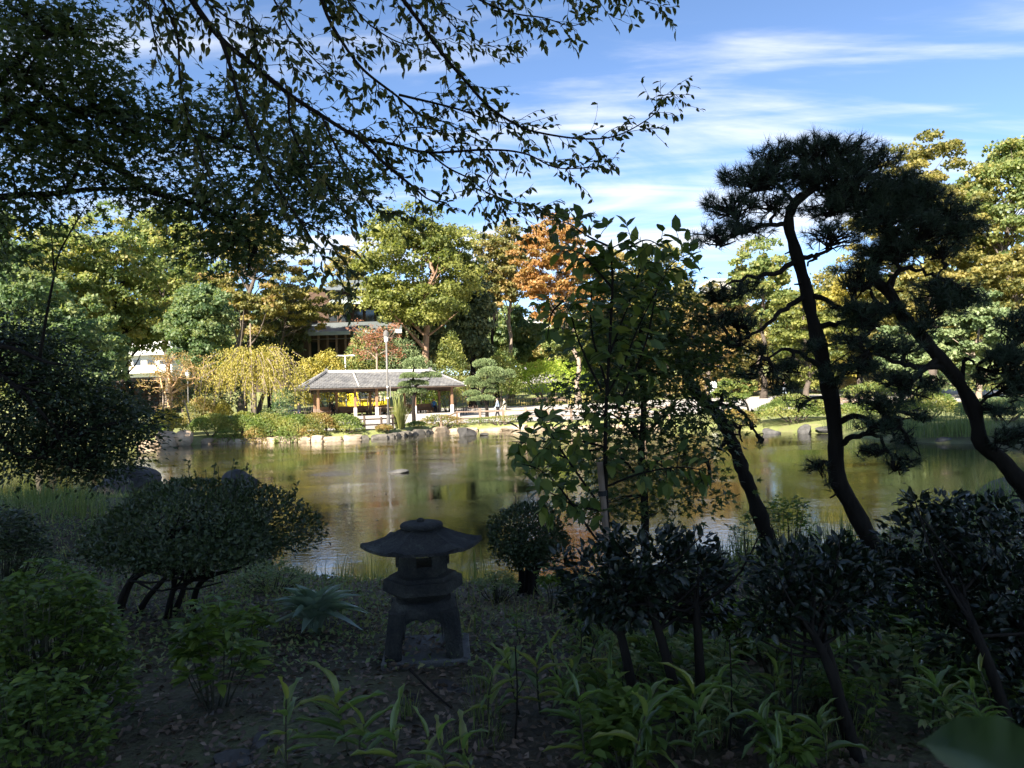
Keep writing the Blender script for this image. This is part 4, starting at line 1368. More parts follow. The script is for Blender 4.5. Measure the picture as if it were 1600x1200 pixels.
px_shrub('sunlit yellow ground shrub below the crape myrtle trunk', 262, 672, 56, 30, 45, 'yellow', 2200, .13, 528, group=G_SH)
px_shrub('green shrub by the pavilion left corner under the cherry', 440, 640, 34, 34, 55, 'deep', 1400, .15, 529, group=G_SH)
for i, (px, w, h_, Y, mt, lab) in enumerate([(1130, 120, 34, 92, 'olive', 'olive shrub bank past the promenade, first beyond the notice board'), (1215, 130, 30, 94, 'gold', 'golden shrub bank past the promenade behind the tall pine trunk'),
        (1290, 130, 36, 90, 'hedge', 'green shrub bank past the promenade right of the tall pine trunk'), (1365, 130, 34, 84, 'rust', 'tawny shrub bank under the right pine boughs'), (1440, 140, 40, 72, 'olive', 'olive shrub bank behind the heavy pine trunk'),
        (1520, 150, 44, 62, 'deep', 'deep green shrub bank right of the heavy pine trunk'), (1600, 150, 50, 52, 'green', 'green shrub bank at the right edge over the water'), (1395, 150, 26, 50, 'hedge', 'shaded green shrub bank behind the right bank reeds'), (1050, 120, 26, 94, 'gold', 'golden shrub bank hidden behind the dark maple')]):
    px_shrub(lab, px, 618, w, h_, Y, mt, 2600, .0034 * Y, 570 + i, group=G_SH)
for i, (px, w, mt, lab) in enumerate([(330, 56, 'hedge', 'first from the crape myrtle'), (376, 54, 'hedge', 'second from the crape myrtle'), (420, 52, 'hedge', 'third from the crape myrtle'), (462, 50, 'hedge', 'fourth from the crape myrtle'),
                                      (500, 48, 'hedge_rust', 'the reddish one before the pavilion'), (538, 46, 'hedge', 'last one towards the lamp post')]):
    Y = 42.75 - (.75 if 380 < px < 520 else 0)
    px_shrub('low clipped hedge mound above the boulder wall, ' + lab, px, 672, w * 1.3, 24, Y, mt, 3000, .12, 540 + i, depth=.8, name='hedge', cat='hedge', group='hedge above the boulder wall')
for i, (px, w, Y, lab) in enumerate([(355, 40, 41.9, 'spilling over the boulder wall below the first hedge'), (400, 44, 41.3, 'spilling over the boulder wall below the cherry'), (448, 40, 40.9, 'spilling over the middle of the boulder wall'),
                                 (490, 44, 41.2, 'spilling over the boulder wall left of the pavilion'), (545, 46, 42.2, 'spilling over the shade-painted wall by the marker post'), (600, 30, 43.0, 'tangled over the shade-painted wall below the lamp'), (652, 34, 47.0, 'tangled over the wall end by the pampas')]):
    px_shrub('trailing green ground cover ' + lab, px, 676, w, 11, Y, ('hedge', 'hedge_rust')[i % 2], 900, .11, 560 + i, depth=.45, name='ground_cover', cat='plant', group='ground cover on the wall tops')
px_shrub('dry brown ground cover strip below the railing by the pampas', 690, 660, 80, 12, 48.6, 'hedge_rust', 1400, .11, 550, depth=.5, group=G_SH)
px_shrub('green ground cover below the long railing', 780, 658, 110, 7, 48.9, 'hedge', 1400, .10, 551, depth=.4, group=G_SH)


# ------------------------------------------------------------------ cloud-pruned pines
def pruned_pine(label, trunk_px, pads, Y, seed):
    rng = np.random.default_rng(seed)
    g = ground_at(trunk_px[0][0], Y)
    root = thing('pruned_pine', label, 'tree', g, 'cloud-pruned pines')
    tp = [g - np.array([0, 0, .1])] + [at(a, b_, Y) for a, b_ in trunk_px[1:]]
    tr = smooth_path(tp, 14)
    mb = MB()
    mb.tube(tr, np.linspace(.16, .05, 14), 7)
    cs = []
    for (px, py, w, h) in pads:
        dy = rng.uniform(-.7, .5)
        c = at(px, py, Y + dy)
        cs.append((c, w * Y / FPX / 2, h * Y / FPX / 2))
        a = tr[np.argmin(np.linalg.norm(tr - (c - np.array([0, 0, .25])), axis=1))]
        mb.tube(smooth_path([a, (a + c) / 2 + np.array([0, 0, -.12]), c - np.array([0, 0, h * Y / FPX * .2])], 6), np.linspace(.06, .03, 6), 5)
    mb.build('trunk', M['bark'], root, smooth=True)
    for c, rx, rz in cs:
        n = int(500 + 900 * rx)
        D = rdir(rng, n)
        D[:, 2] = np.where(D[:, 2] < -.3, -D[:, 2], D[:, 2])
        P = c + D * np.array([rx, rx * .8, rz]) * (.55 + .45 * rng.random(n) ** .4)[:, None]
        X = unit(D * .6 + rdir(rng, n) * .5 + np.array([0, 0, .9]))
        leaves('foliage_pad', P, X, rdir(rng, n), .17 * rng.uniform(.7, 1.2, n), .07, T_QUAD, M['pine_far'], root, tint=rng.random(n))
    return root


pruned_pine('cloud-pruned pine standing before the right half of the pavilion', [(646, 650), (646, 628), (650, 606), (645, 588), (648, 570)],
            [(647, 571, 34, 22), (640, 590, 30, 12), (672, 589, 36, 13), (650, 601, 40, 11), (639, 613, 34, 14), (655, 613, 24, 10), (632, 603, 18, 10)], 53, 600)
pruned_pine('wider cloud-pruned pine behind the two walkers', [(760, 645), (760, 632), (752, 615), (762, 598), (758, 575)],
            [(757, 571, 38, 18), (767, 586, 46, 24), (740, 599, 28, 20), (755, 604, 40, 14), (796, 588, 20, 20), (738, 617, 28, 12), (752, 625, 44, 13), (764, 613, 26, 10), (775, 597, 30, 14)], 57, 601)

# ------------------------------------------------------------------ weeping cherry, crape myrtle, red-leaved tree, pampas
rng = np.random.default_rng(620)
g = ground_at(396, 46.5)
WC = thing('weeping_cherry', 'weeping cherry with a yellow umbrella crown and pale hanging twigs', 'tree', g, 'small trees on the far bank')
mb = MB()
top = at(394, 565, 46.5)
tr = smooth_path([g - np.array([0, 0, .1]), (g + top) / 2 + np.array([.1, 0, 0]), top], 10)
mb.tube(tr, np.linspace(.17, .09, 10), 8)
LP_, LD_ = [], []
tw = MB()
for i in range(150):
    a = rng.uniform(0, 2 * math.pi)
    R = 3.45 * math.sqrt(rng.uniform(.06, 1)) * (1 if math.cos(a) > 0 else 1.05)
    sx, sy = math.cos(a) * R, math.sin(a) * R * .8
    apex = tr[rng.integers(6, 10)]
    peak = apex + np.array([sx * .55, sy * .55, rng.uniform(.7, 1.3) * (1 - .35 * R / 3.5)])
    end0 = apex + np.array([sx, sy, .2 * (1 - R / 3.5)])
    tip = end0 + np.array([sx * .12, sy * .12, -rng.uniform(.6, 1.9)])
    pth = smooth_path([apex, peak, end0, tip], 14)
    if i < 14:
        mb.tube(pth[:9], np.linspace(.05, .02, 9), 5, cap=False)
    tw.tube(pth[6:], np.linspace(.016, .006, 8), 3, cap=False)
    for k in range(58):
        t = rng.uniform(3, 10.5 if rng.random() < .72 else 13)
        j = int(t)
        q = pth[j] + (pth[min(13, j + 1)] - pth[j]) * (t - j) + rng.normal(0, .14, 3)
        LP_.append(q)
        LD_.append((rng.normal(0, .4), rng.normal(0, .4), -1))
mb.build('trunk', M['bark_mid'], WC, smooth=True)
tw.build('hanging_twigs', M['bark_pale'], WC, kind='stuff')
LP_, LD_ = np.array(LP_), np.array(LD_)
leaves('crown', LP_, LD_, rdir(rng, len(LP_)) + np.array([0, -.5, .5]), .15 * rng.uniform(.6, 1.2, len(LP_)), .085, T_QUAD, M['yellow'], WC, tint=rng.random(len(LP_)))


def twiggy(label, base_px, Y, branches, mat, bark, nleaf, leaf, seed, spread, r0, cat='tree', name='small_tree'):
    """small open tree from branch polylines in the photograph"""
    rng = np.random.default_rng(seed)
    g = ground_at(base_px, Y)
    root = thing(name, label, cat, g, 'small trees on the far bank')
    mb = MB()
    ends = []
    for bi, br in enumerate(branches):
        dy = rng.uniform(-.8, .8) if bi else 0
        pts = [at(a, b_, Y + dy * i / max(1, len(br) - 1)) for i, (a, b_) in enumerate(br)]
        if bi == 0:
            pts[0] = g - np.array([0, 0, .1])
        p = smooth_path(pts, 10)
        mb.tube(p, np.linspace(r0 if bi == 0 else r0 * .5, r0 * (.45 if bi == 0 else .15), 10), 6, cap=False)
        for k in range(16):
            a = p[rng.integers(3, 10)]
            e = a + rng.normal(0, spread, 3) * np.array([1, .8, .7]) + np.array([0, 0, spread * .35])
            mb.tube(smooth_path([a, (a + e) / 2 + rng.normal(0, spread * .2, 3), e], 4), np.linspace(r0 * .14, r0 * .04, 4), 3, cap=False)
            ends.append(e)
    mb.build('trunk', bark, root, smooth=True)
    E_ = np.array(ends)
    P = E_[rng.integers(0, len(E_), nleaf)] + rng.normal(0, spread * .35, (nleaf, 3)) * np.array([1, 1, .45])
    leaves('crown', P, rdir(rng, nleaf), rdir(rng, nleaf) + np.array([0, 0, .8]), leaf * rng.uniform(.6, 1.2, nleaf), leaf * .6, T_QUAD, mat, root, tint=rng.random(nleaf))
    return root


twiggy('crape myrtle with tan orange trunk and thin rusty crown', 265, 46, [[(265, 670), (264, 640), (265, 612), (266, 592)], [(264, 622), (254, 606), (250, 588), (243, 570)], [(265, 612), (276, 596), (288, 580), (300, 572)],
        [(266, 600), (262, 580), (268, 562)], [(264, 618), (284, 606), (300, 600), (315, 588)]], M['rust'], M['bark_tan'], 2300, .13, 630, .62, .17)
twiggy('slim tree with sparse coral red leaves by the timber building', 588, 66, [[(590, 600), (589, 560), (586, 535), (588, 515)], [(588, 550), (578, 532), (570, 522)], [(588, 545), (600, 530), (612, 528)], [(588, 560), (576, 550), (568, 553)], [(588, 556), (604, 548), (615, 552)]],
       M['red'], M['bark_pale'], 1500, .20, 631, .72, .12)
for (px0, py0, px1, py1, lab) in ((254, 672, 255, 608, 'upright bamboo stake left of the crape myrtle trunk'), (302, 664, 288, 625, 'leaning bamboo stake right of the crape myrtle trunk'), (391, 560, 391, 506, 'thin pole rising above the weeping cherry crown')):
    a, b_ = at(px0, py0, 45.4 if px0 < 380 else 46.6), at(px1, py1, 45.8 if px0 < 380 else 46.6)
    if px0 > 380:
        a[2] = g1(a[0], a[1]) - .05
    else:
        a[2] = min(a[2], g1(a[0], a[1]))
    st = thing('tree_stake', lab, 'stake', a, 'tree stakes on the far bank')
    MB().tube([a, b_], [.05, .04], 6).build('shaft', M['bark_pale'], st)
    MB().tube([b_ - (b_ - a) * .03, b_ + (b_ - a) * .004], .055, 6).build('cap', M['timber'], st)

rng = np.random.default_rng(640)
g = np.array([*at(624, 662, 45.2)[:2], 0]); g[2] = g1(g[0], g[1])
PG = thing('pampas_grass', 'tall pale pampas grass clump beside the lamp post', 'grass clump', g)
n = 900
a = rng.uniform(0, 2 * math.pi, n)
lean = rng.uniform(.05, .55, n)
X = np.stack([np.cos(a) * lean, np.sin(a) * lean, np.ones(n)], -1)
P = g + np.stack([np.cos(a) * .25 * rng.random(n), np.sin(a) * .25 * rng.random(n), np.zeros(n)], -1)
for k in range(3):
    s_ = slice(k * 300, k * 300 + 300)
    leaves('blade_tuft', P[s_], X[s_], np.stack([np.cos(a[s_]), np.sin(a[s_]), np.full(300, .2)], -1), rng.uniform(.9, 1.7, 300), .03, T_BLADE[k], M['pampas'], PG, tint=rng.uniform(0, .6, 300), kind='stuff')
for i in range(24):
    a_ = rng.uniform(0, 6.28)
    l_ = rng.uniform(.1, .45)
    e = g + np.array([math.cos(a_) * l_, math.sin(a_) * l_, rng.uniform(1.5, 1.95)])
    b_ = g + np.array([math.cos(a_) * .1, math.sin(a_) * .1, 0])
    pt = smooth_path([b_, (b_ + e) / 2, e], 5)
    MB().tube(np.vstack([pt, e + (e - pt[3]) * .6]), [.008, .008, .008, .02, .035, .006], 5).build('plume', M['pampas'], PG)

# ================================================================== THE NEAR BANK
# ------------------------------------------------------------------ snow-viewing stone lantern
LY = 4.62
L0 = at(664, 1018, LY)
lg = g1(L0[0], LY)
L0 = np.array([L0[0], LY, lg])
LT = thing('stone_lantern', 'dark stone lantern with wide hexagonal roof on four legs', 'lantern', L0)
YAW = rad(11)


def hexring(r, z, yaw=YAW, n=6):
    return [np.array([L0[0] + r * math.cos(yaw + 2 * math.pi * i / n), LY + r * math.sin(yaw + 2 * math.pi * i / n), z]) for i in range(n)]


zr = 1.315                     # eave height
# roof: concave hexagonal hood with lifted corners
segs = 5
V, F = [], []
prof = [(.115, .105), (.17, .080), (.23, .054), (.29, .030), (.345, .014), (.390, .006), (.394, -.012), (.31, -.026), (.14, -.030)]
per = 6 * segs
for k, (r, dz) in enumerate(prof):
    for i in range(6):
        a0, a1 = YAW + i * math.pi / 3, YAW + (i + 1) * math.pi / 3
        for s_ in range(segs):
            t = s_ / segs
            p = np.array([math.cos(a0), math.sin(a0)]) * (1 - t) + np.array([math.cos(a1), math.sin(a1)]) * t
            edge = abs(t - .5) * 2
            lift = .012 * edge ** 3 * max(0, (r - .15) / .22) ** 2 * (1 if k < 8 else 0)
            bow = 1 + .012 * (1 - edge ** 2)
            rid = .010 * (1 if s_ == 0 and k < 6 else 0)
            V.append((L0[0] + p[0] * r * bow, LY + p[1] * r * bow, zr + dz + lift + rid))
for k in range(len(prof) - 1):
    for i in range(per):
        j = (i + 1) % per
        F.append((k * per + i, k * per + j, (k + 1) * per + j, (k + 1) * per + i))
F.append(tuple(range(per)))
F.append(tuple(range(len(prof) * per - 1, (len(prof) - 1) * per - 1, -1)))
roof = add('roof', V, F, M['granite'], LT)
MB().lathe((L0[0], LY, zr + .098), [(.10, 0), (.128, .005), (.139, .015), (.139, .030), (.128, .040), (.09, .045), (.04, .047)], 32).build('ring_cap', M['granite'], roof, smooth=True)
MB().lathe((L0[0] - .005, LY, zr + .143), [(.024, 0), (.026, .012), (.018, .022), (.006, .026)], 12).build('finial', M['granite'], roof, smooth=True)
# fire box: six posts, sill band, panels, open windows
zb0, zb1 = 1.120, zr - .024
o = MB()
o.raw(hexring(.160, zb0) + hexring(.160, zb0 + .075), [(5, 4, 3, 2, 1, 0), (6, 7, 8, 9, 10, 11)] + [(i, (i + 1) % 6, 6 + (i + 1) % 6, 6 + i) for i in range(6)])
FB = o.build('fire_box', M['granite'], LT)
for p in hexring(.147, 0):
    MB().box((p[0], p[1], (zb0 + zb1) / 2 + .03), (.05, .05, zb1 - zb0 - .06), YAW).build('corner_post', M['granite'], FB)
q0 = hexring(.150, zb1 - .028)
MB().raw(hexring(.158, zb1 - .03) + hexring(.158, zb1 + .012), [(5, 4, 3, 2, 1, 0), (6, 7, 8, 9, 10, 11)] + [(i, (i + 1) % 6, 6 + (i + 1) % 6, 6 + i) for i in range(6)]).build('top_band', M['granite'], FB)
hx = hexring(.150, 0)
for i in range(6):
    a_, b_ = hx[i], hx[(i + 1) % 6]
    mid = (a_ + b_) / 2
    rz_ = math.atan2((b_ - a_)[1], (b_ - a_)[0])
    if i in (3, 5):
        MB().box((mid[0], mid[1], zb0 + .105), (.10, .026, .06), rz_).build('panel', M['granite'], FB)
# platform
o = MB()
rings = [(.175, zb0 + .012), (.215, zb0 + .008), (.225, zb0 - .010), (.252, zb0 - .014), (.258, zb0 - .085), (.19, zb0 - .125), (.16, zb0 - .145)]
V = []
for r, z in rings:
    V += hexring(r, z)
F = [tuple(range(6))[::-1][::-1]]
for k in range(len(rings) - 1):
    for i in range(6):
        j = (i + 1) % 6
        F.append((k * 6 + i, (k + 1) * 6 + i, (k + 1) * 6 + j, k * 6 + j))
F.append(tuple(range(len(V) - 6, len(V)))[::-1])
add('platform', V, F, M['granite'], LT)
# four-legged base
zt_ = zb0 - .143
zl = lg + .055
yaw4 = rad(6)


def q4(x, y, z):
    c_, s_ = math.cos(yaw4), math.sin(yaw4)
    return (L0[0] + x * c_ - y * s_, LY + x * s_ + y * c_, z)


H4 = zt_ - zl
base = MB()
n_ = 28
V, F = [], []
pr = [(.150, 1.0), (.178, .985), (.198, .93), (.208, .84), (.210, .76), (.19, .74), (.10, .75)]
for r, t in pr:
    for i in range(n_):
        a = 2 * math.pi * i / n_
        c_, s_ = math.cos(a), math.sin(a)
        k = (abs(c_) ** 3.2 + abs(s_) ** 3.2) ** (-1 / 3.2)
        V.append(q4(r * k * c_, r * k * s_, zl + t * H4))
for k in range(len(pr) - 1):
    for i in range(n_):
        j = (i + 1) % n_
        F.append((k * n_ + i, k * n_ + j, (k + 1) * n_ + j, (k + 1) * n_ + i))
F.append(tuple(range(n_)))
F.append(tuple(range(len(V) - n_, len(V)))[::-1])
BS = add('leg_block', V, F, M['granite'], LT)
for sx in (-1, 1):
    for sy in (-1, 1):
        V, F = [], []
        st = [(0, .190, .054), (.25, .186, .053), (.5, .176, .053), (.72, .160, .058), (.86, .150, .066)]
        m_ = 12
        for t, c0, h_ in st:
            for i in range(m_):
                a = 2 * math.pi * i / m_
                c_, s_ = math.cos(a), math.sin(a)
                k = (abs(c_) ** 3 + abs(s_) ** 3) ** (-1 / 3)
                V.append(q4(sx * c0 + h_ * k * c_, sy * c0 + h_ * k * s_, zl + t * H4))
        for k in range(len(st) - 1):
            for i in range(m_):
                j = (i + 1) % m_
                F.append((k * m_ + i, k * m_ + j, (k + 1) * m_ + j, (k + 1) * m_ + i))
        F.append(tuple(range(m_))[::-1])
        F.append(tuple(range(len(V) - m_, len(V))))
        add('leg', V, F, M['granite'], LT)
for side in range(4):                                    # cusped arch between the legs
    ang = yaw4 + side * math.pi / 2
    U = np.linspace(-.12, .12, 17)
    lo = [(.62 + .10 * (1 - (abs(u) / .12) ** 2.2) - (.055 * max(0, 1 - abs(u) / .03)) + (.02 if .03 < abs(u) < .08 else 0)) - (.35 if abs(u) > .115 else 0) for u in U]
    V = []
    for d_ in (.203, .158):
        for u, t in zip(U, lo):
            V.append((u, -d_, zl + t * H4))
        for u in U:
            V.append((u, -d_, zl + .80 * H4))
    c_, s_ = math.cos(ang), math.sin(ang)
    V = [(L0[0] + x * c_ - y * s_, LY + x * s_ + y * c_, z) for x, y, z in V]
    F = []
    for i in range(16):
        F += [(i, i + 1, 18 + i, 17 + i), (34 + i + 1, 34 + i, 51 + i, 52 + i), (i + 1, i, 34 + i, 35 + i)]
    add('arch_panel', V, F, M['granite'], BS)
sl = thing('stone_slab', 'pale granite slab lying under the stone lantern', 'slab', (L0[0], LY, lg - .06))
MB().box((L0[0] + .015, LY, lg + .0), (.55, .50, .105), rad(5), ch=.012).build('slab_block', M['slab'], sl)

# ------------------------------------------------------------------ stepping and edging stones near the lantern
for (px, py, r, lab, sd_) in [
    (372, 1186, (.14, .10, .08), 'grey edging stone at the bottom left by the ginger leaves', 701), (408, 1160, (.12, .09, .07), 'small grey stone behind the bottom left edging stone', 702), (470, 1175, (.12, .1, .06), 'dark stone under the front ginger plant', 703),
    (505, 1118, (.12, .09, .05), 'dark flat stone behind the front ginger leaves', 704), (640, 1094, (.11, .08, .06), 'dark rounded stone in front of the lantern slab', 705), (695, 1073, (.18, .10, .05), 'flat dark stone just in front of the lantern, widest of three', 706),
    (735, 1080, (.12, .08, .05), 'flat stone right of the widest stone before the lantern', 707), (800, 1062, (.14, .10, .07), 'pale grey stone half hidden by bamboo grass right of the lantern', 708), (858, 1048, (.14, .1, .06), 'flat pale stone right of the lantern among leaves', 709),
    (905, 1028, (.20, .13, .08), 'larger grey stone at the foot of the camellia trunks', 710), (880, 1025, (.12, .1, .07), 'small grey stone touching the larger camellia stone', 711), (1135, 958, (.26, .2, .14), 'big shaded rock behind the middle camellia trunk', 712),
    (1165, 975, (.22, .16, .08), 'low brown rock beside the big shaded rock', 713)]:
    z = .62
    for _ in range(3):
        p = onz(px, py, z)
        z = g1(p[0], p[1])
    rock('rock', lab, (p[0], p[1], z - .02), (r[0] * .8, r[1] * .8, r[2] * .62), M['rock_dark'] if sd_ in (703, 704, 705, 706) else M['rock'], sd_, rz=sd_, group='stones around the lantern', sub=3, sink=.6)


# ------------------------------------------------------------------ small round shrubs with visible stems
def stemmed_bush(label, cpx, cpy, wpx, hpx, Y, base, stems, mat, n, leaf, seed, name='azalea_bush', flat_bottom=.5, tpl=T_QUAD, sprigs=0):
    """clipped crown on bare crooked stems"""
    rng = np.random.default_rng(seed)
    c = at(cpx, cpy, Y)
    g = np.array([c[0], Y, g1(c[0], Y)])
    root = thing(name, label, 'bush', g)
    rx, rz = wpx * Y / FPX / 2, hpx * Y / FPX / 2
    for sp in stems:
        pts = [at(a, b_, Y + dy) for a, b_, dy in sp]
        pts[0][2] = g1(pts[0][0], pts[0][1]) - .03
        p = smooth_path(pts, 12)
        mb = MB()
        mb.tube(p, np.linspace(.030, .014, 12) * (Y / 5.7), 7)
        for k in range(7):
            a = p[rng.integers(6, 12)]
            e = c + rdir(rng, 1)[0] * np.array([rx, rx * .8, rz]) * .6
            mb.tube(smooth_path([a, a * .45 + e * .55 + rng.normal(0, .04, 3), e], 6), np.linspace(.012, .005, 6), 4, cap=False)
        mb.build('stem', M['bark'], root, smooth=True)
    D = rdir(rng, n)
    W = [(unit(rng.normal(size=3)), rng.uniform(2, 7), rng.uniform(0, 6)) for _ in range(8)]
    r = (1 + .055 * sum(np.sin(D @ w * f + q) for w, f, q in W)) * (.62 + .38 * rng.random(n) ** .4)
    r = np.where(D[:, 2] < 0, r * rng.uniform(.55, 1.05, n), r)
    sc3 = np.array([rx, rx * .85, rz])
    P = c + D * r[:, None] * sc3 * np.where(D[:, 2:3] < 0, np.array([1, 1, flat_bottom]), 1)
    if flat_bottom < .6:
        P[:, 2] += .10 * (1 - ((P[:, 0] - c[0]) / rx) ** 2) * (P[:, 2] < c[2])
    N = unit(D + rdir(rng, n) * .7 + np.array([0, 0, .3]))
    X = rdir(rng, n) + D * .8 + np.array([0, 0, .4])
    sz = leaf * rng.uniform(.6, 1.3, n)
    if sprigs:
        SP, SX, SN, SS = [], [], [], []
        tw = MB()
        for i in range(sprigs):
            d = unit(rng.normal(size=3) + np.array([.25, 0, 1.0]))
            d[2] = abs(d[2])
            a = c + d * sc3 * .9
            L = rng.uniform(.08, .26)
            e = a + unit(d * .5 + np.array([0, 0, .8]) + rng.normal(0, .15, 3)) * L
            tw.tube(smooth_path([a, (a + e) / 2 + rng.normal(0, .01, 3), e], 4), .003, 3, cap=False)
            for k in range(int(L / .022)):
                t = rng.random()
                SP.append(a + (e - a) * (.15 + .85 * t)); SX.append(unit(rng.normal(size=3) + np.array([0, 0, .9]))); SN.append(rng.normal(size=3)); SS.append(leaf * rng.uniform(.7, 1.2))
        tw.build('sprig_stems', M['stem'], root, kind='stuff')
        P, X, N, sz = np.vstack([P, SP]), np.vstack([X, SX]), np.vstack([N, SN]), np.r_[sz, SS]
    leaves('foliage', P, X, N, sz, sz * .5, tpl, mat, root, tint=rng.random(len(P)))
    return root


stemmed_bush('wide domed azalea bush on crooked bare stems by the pond', 316, 850, 330, 205, 5.7, 965,
             [[(186, 965, 0), (190, 935, 0), (205, 905, .05), (230, 880, .1)], [(215, 962, .15), (230, 935, .1), (250, 912, .05), (270, 890, 0)], [(262, 968, 0), (266, 940, -.05), (272, 915, -.05), (268, 890, -.1)],
              [(268, 970, .05), (280, 940, .05), (290, 910, .1), (300, 880, .15)], [(300, 945, .2), (306, 925, .2), (320, 905, .1), (350, 893, 0)], [(185, 960, .1), (200, 920, .2), (215, 900, .25), (240, 880, .3)]],
             M['azalea'], 17000, .042, 720, sprigs=46)
stemmed_bush('small ball-shaped azalea bush right of the stone lantern', 826, 846, 124, 104, 7.0, 915,
             [[(812, 914, 0), (815, 895, 0), (806, 875, 0), (795, 858, 0)], [(822, 916, .1), (824, 895, .1), (826, 872, .1), (824, 850, 0)], [(835, 914, 0), (838, 894, 0), (850, 876, 0), (862, 858, 0)], [(828, 914, -.1), (832, 890, -.1), (842, 868, -.1), (846, 850, 0)]],
             M['azalea'], 6500, .040, 721, flat_bottom=.8, sprigs=14)


def leafy_mound(label, px, pyb, w, h, Y, mat, n, leaf, seed, tpl=T_LEAF, name='low_bush', aspect=.55, lift=0.0):
    q = at(px, pyb, Y)
    g = np.array([q[0], Y, g1(q[0], Y)])
    rng = np.random.default_rng(seed)
    root = thing(name, label, 'bush', g)
    rx = w * Y / FPX / 2
    H = at(px, pyb - h, Y)[2] - g[2]
    # stems carry whorls of leaves at their tips
    ns = n // 9
    a = rng.uniform(0, 2 * math.pi, ns)
    rr = np.sqrt(rng.random(ns))
    hh = np.sqrt(np.maximum(0, 1 - rr ** 2.4)) * (.55 + .45 * rng.random(ns))
    E_ = g + np.stack([np.cos(a) * rr * rx, np.sin(a) * rr * rx * .8, .06 + hh * H], -1)
    mb = MB()
    for e in E_[::3]:
        b_ = g + (e - g) * np.array([.35, .35, 0])
        mb.tube(smooth_path([b_, (b_ + e) / 2 + rng.normal(0, .02, 3), e], 5), np.linspace(.006, .002, 5), 4, cap=False)
    mb.build('stem', M['stem'], root)
    P = np.repeat(E_, 9, axis=0)
    ang = rng.uniform(0, 2 * math.pi, len(P))
    X = np.stack([np.cos(ang), np.sin(ang), rng.uniform(-.35, .45, len(P))], -1)
    P = P + X * leaf * .12 + rng.normal(0, .012, P.shape)
    N = np.array([0, 0, 1.0]) + rng.normal(0, .35, P.shape)
    sz = leaf * rng.uniform(.6, 1.2, len(P))
    leaves('foliage', P, X, N, sz, sz * aspect, tpl, mat, root, tint=rng.random(len(P)))
    return root


leafy_mound('low yellow-green bush filling the lower left corner', 70, 1130, 260, 235, 3.5, M['bush'], 5200, .048, 730)
leafy_mound('shadowy green bush under the lower left corner', 40, 1195, 260, 120, 2.95, M['bush'], 1800, .045, 731)
leafy_mound('dark round bush at the left edge above the yellow-green one', 5, 905, 150, 105, 6.6, M['azalea'], 3000, .055, 732)
leafy_mound('open hydrangea-like shrub with fresh leaves left of the lantern', 335, 1075, 115, 120, 3.8, M['herb'], 330, .095, 733, aspect=.5)
leafy_mound('small fresh green plant behind the open shrub left of the strap leaves', 392, 1010, 70, 60, 4.4, M['herb'], 160, .075, 734, aspect=.5)
leafy_mound('small bright herb under the domed azalea', 330, 968, 60, 34, 4.9, M['herb'], 120, .06, 735)
leafy_mound('bright green herb right of the round azalea ball', 862, 945, 46, 60, 6.0, M['herb'], 160, .07, 736)
leafy_mound('light green leafy plant beside the camellia foliage', 915, 955, 62, 36, 4.8, M['herb'], 150, .085, 737)
leafy_mound('tiny bright seedling right of the lantern slab', 808, 990, 26, 18, 4.9, M['herb'], 36, .05, 738)
leafy_mound('dim leafy shrub between the dome and the strap-leaved plant', 425, 935, 120, 50, 6.8, M['weed'], 900, .04, 739)
leafy_mound('dim brownish shrub left of the ball azalea', 778, 935, 74, 34, 6.6, M['weed'], 700, .035, 740)
leafy_mound('airy pale shrub on the shore between the leaning pines', 1232, 850, 92, 72, 8.3, M['herb'], 900, .055, 741)
leafy_mound('thin airy twigs of a shore shrub left of the leaning trunk', 1165, 860, 60, 62, 8.0, M['weed'], 320, .045, 742)
leafy_mound('green leafy plant between the camellias behind the bamboo grass', 1408, 955, 70, 55, 4.2, M['herb'], 300, .08, 743)
leafy_mound('yellow-green weeds at the foot of the middle camellia', 1150, 1010, 110, 60, 4.4, M['herb'], 420, .07, 744)

# ------------------------------------------------------------------ strap-leaved plant (each leaf its own piece)
rng = np.random.default_rng(750)
p = at(492, 985, 5.15)
g = np.array([p[0], 5.15, g1(p[0], 5.15)])
CR = thing('strap_leaved_plant', 'silvery green strap-leaved plant left of the stone lantern', 'plant', g)
for i in range(52):
    a = rng.uniform(0, 2 * math.pi)
    up = rng.uniform(.7, 2.0) if i > 26 else rng.uniform(1.6, 4.5)
    L = rng.uniform(.30, .44)
    d = unit(np.array([math.cos(a), math.sin(a), up]))
    nn = np.array([-math.cos(a), -math.sin(a), .6])
    b_ = g + np.array([math.cos(a) * .035, math.sin(a) * .035, -.01])
    V, F = scatter(b_[None], d[None], nn[None], L, rng.uniform(.075, .105), strap(rng.uniform(.35, .95) if up < 1.8 else rng.uniform(.1, .4), n=7, base=.5, hump=.4))
    add('leaf', V, F, M['crinum'], CR, smooth=True, tint=np.full(len(V), rng.random()))

def tuft(label, px, Y, n, h, spread, seed, mat='reed', name='reed_clump', w=.012, z=None):
    r2 = np.random.default_rng(seed)
    q = at(px, 700, Y)
    g = np.array([q[0], Y, max(0.0, g1(q[0], Y)) if z is None else z])
    root = thing(name, label, 'grass clump', g, 'grass clumps along the shore')
    for k in range(3):
        m_ = n // 3
        a = r2.uniform(0, 6.28, m_)
        rr = spread * np.sqrt(r2.random(m_))
        P = g + np.stack([np.cos(a) * rr, np.sin(a) * rr * .7, np.full(m_, -.03)], -1)
        l_ = r2.uniform(.05, .55, m_)
        X = np.stack([np.cos(a) * l_, np.sin(a) * l_, np.ones(m_)], -1)
        leaves('blade_tuft', P, X, np.stack([np.cos(a), np.sin(a), np.full(m_, .2)], -1), h * r2.uniform(.5, 1.1, m_), w, T_BLADE[k], M[mat], root, tint=r2.random(m_), kind='stuff')
    return root


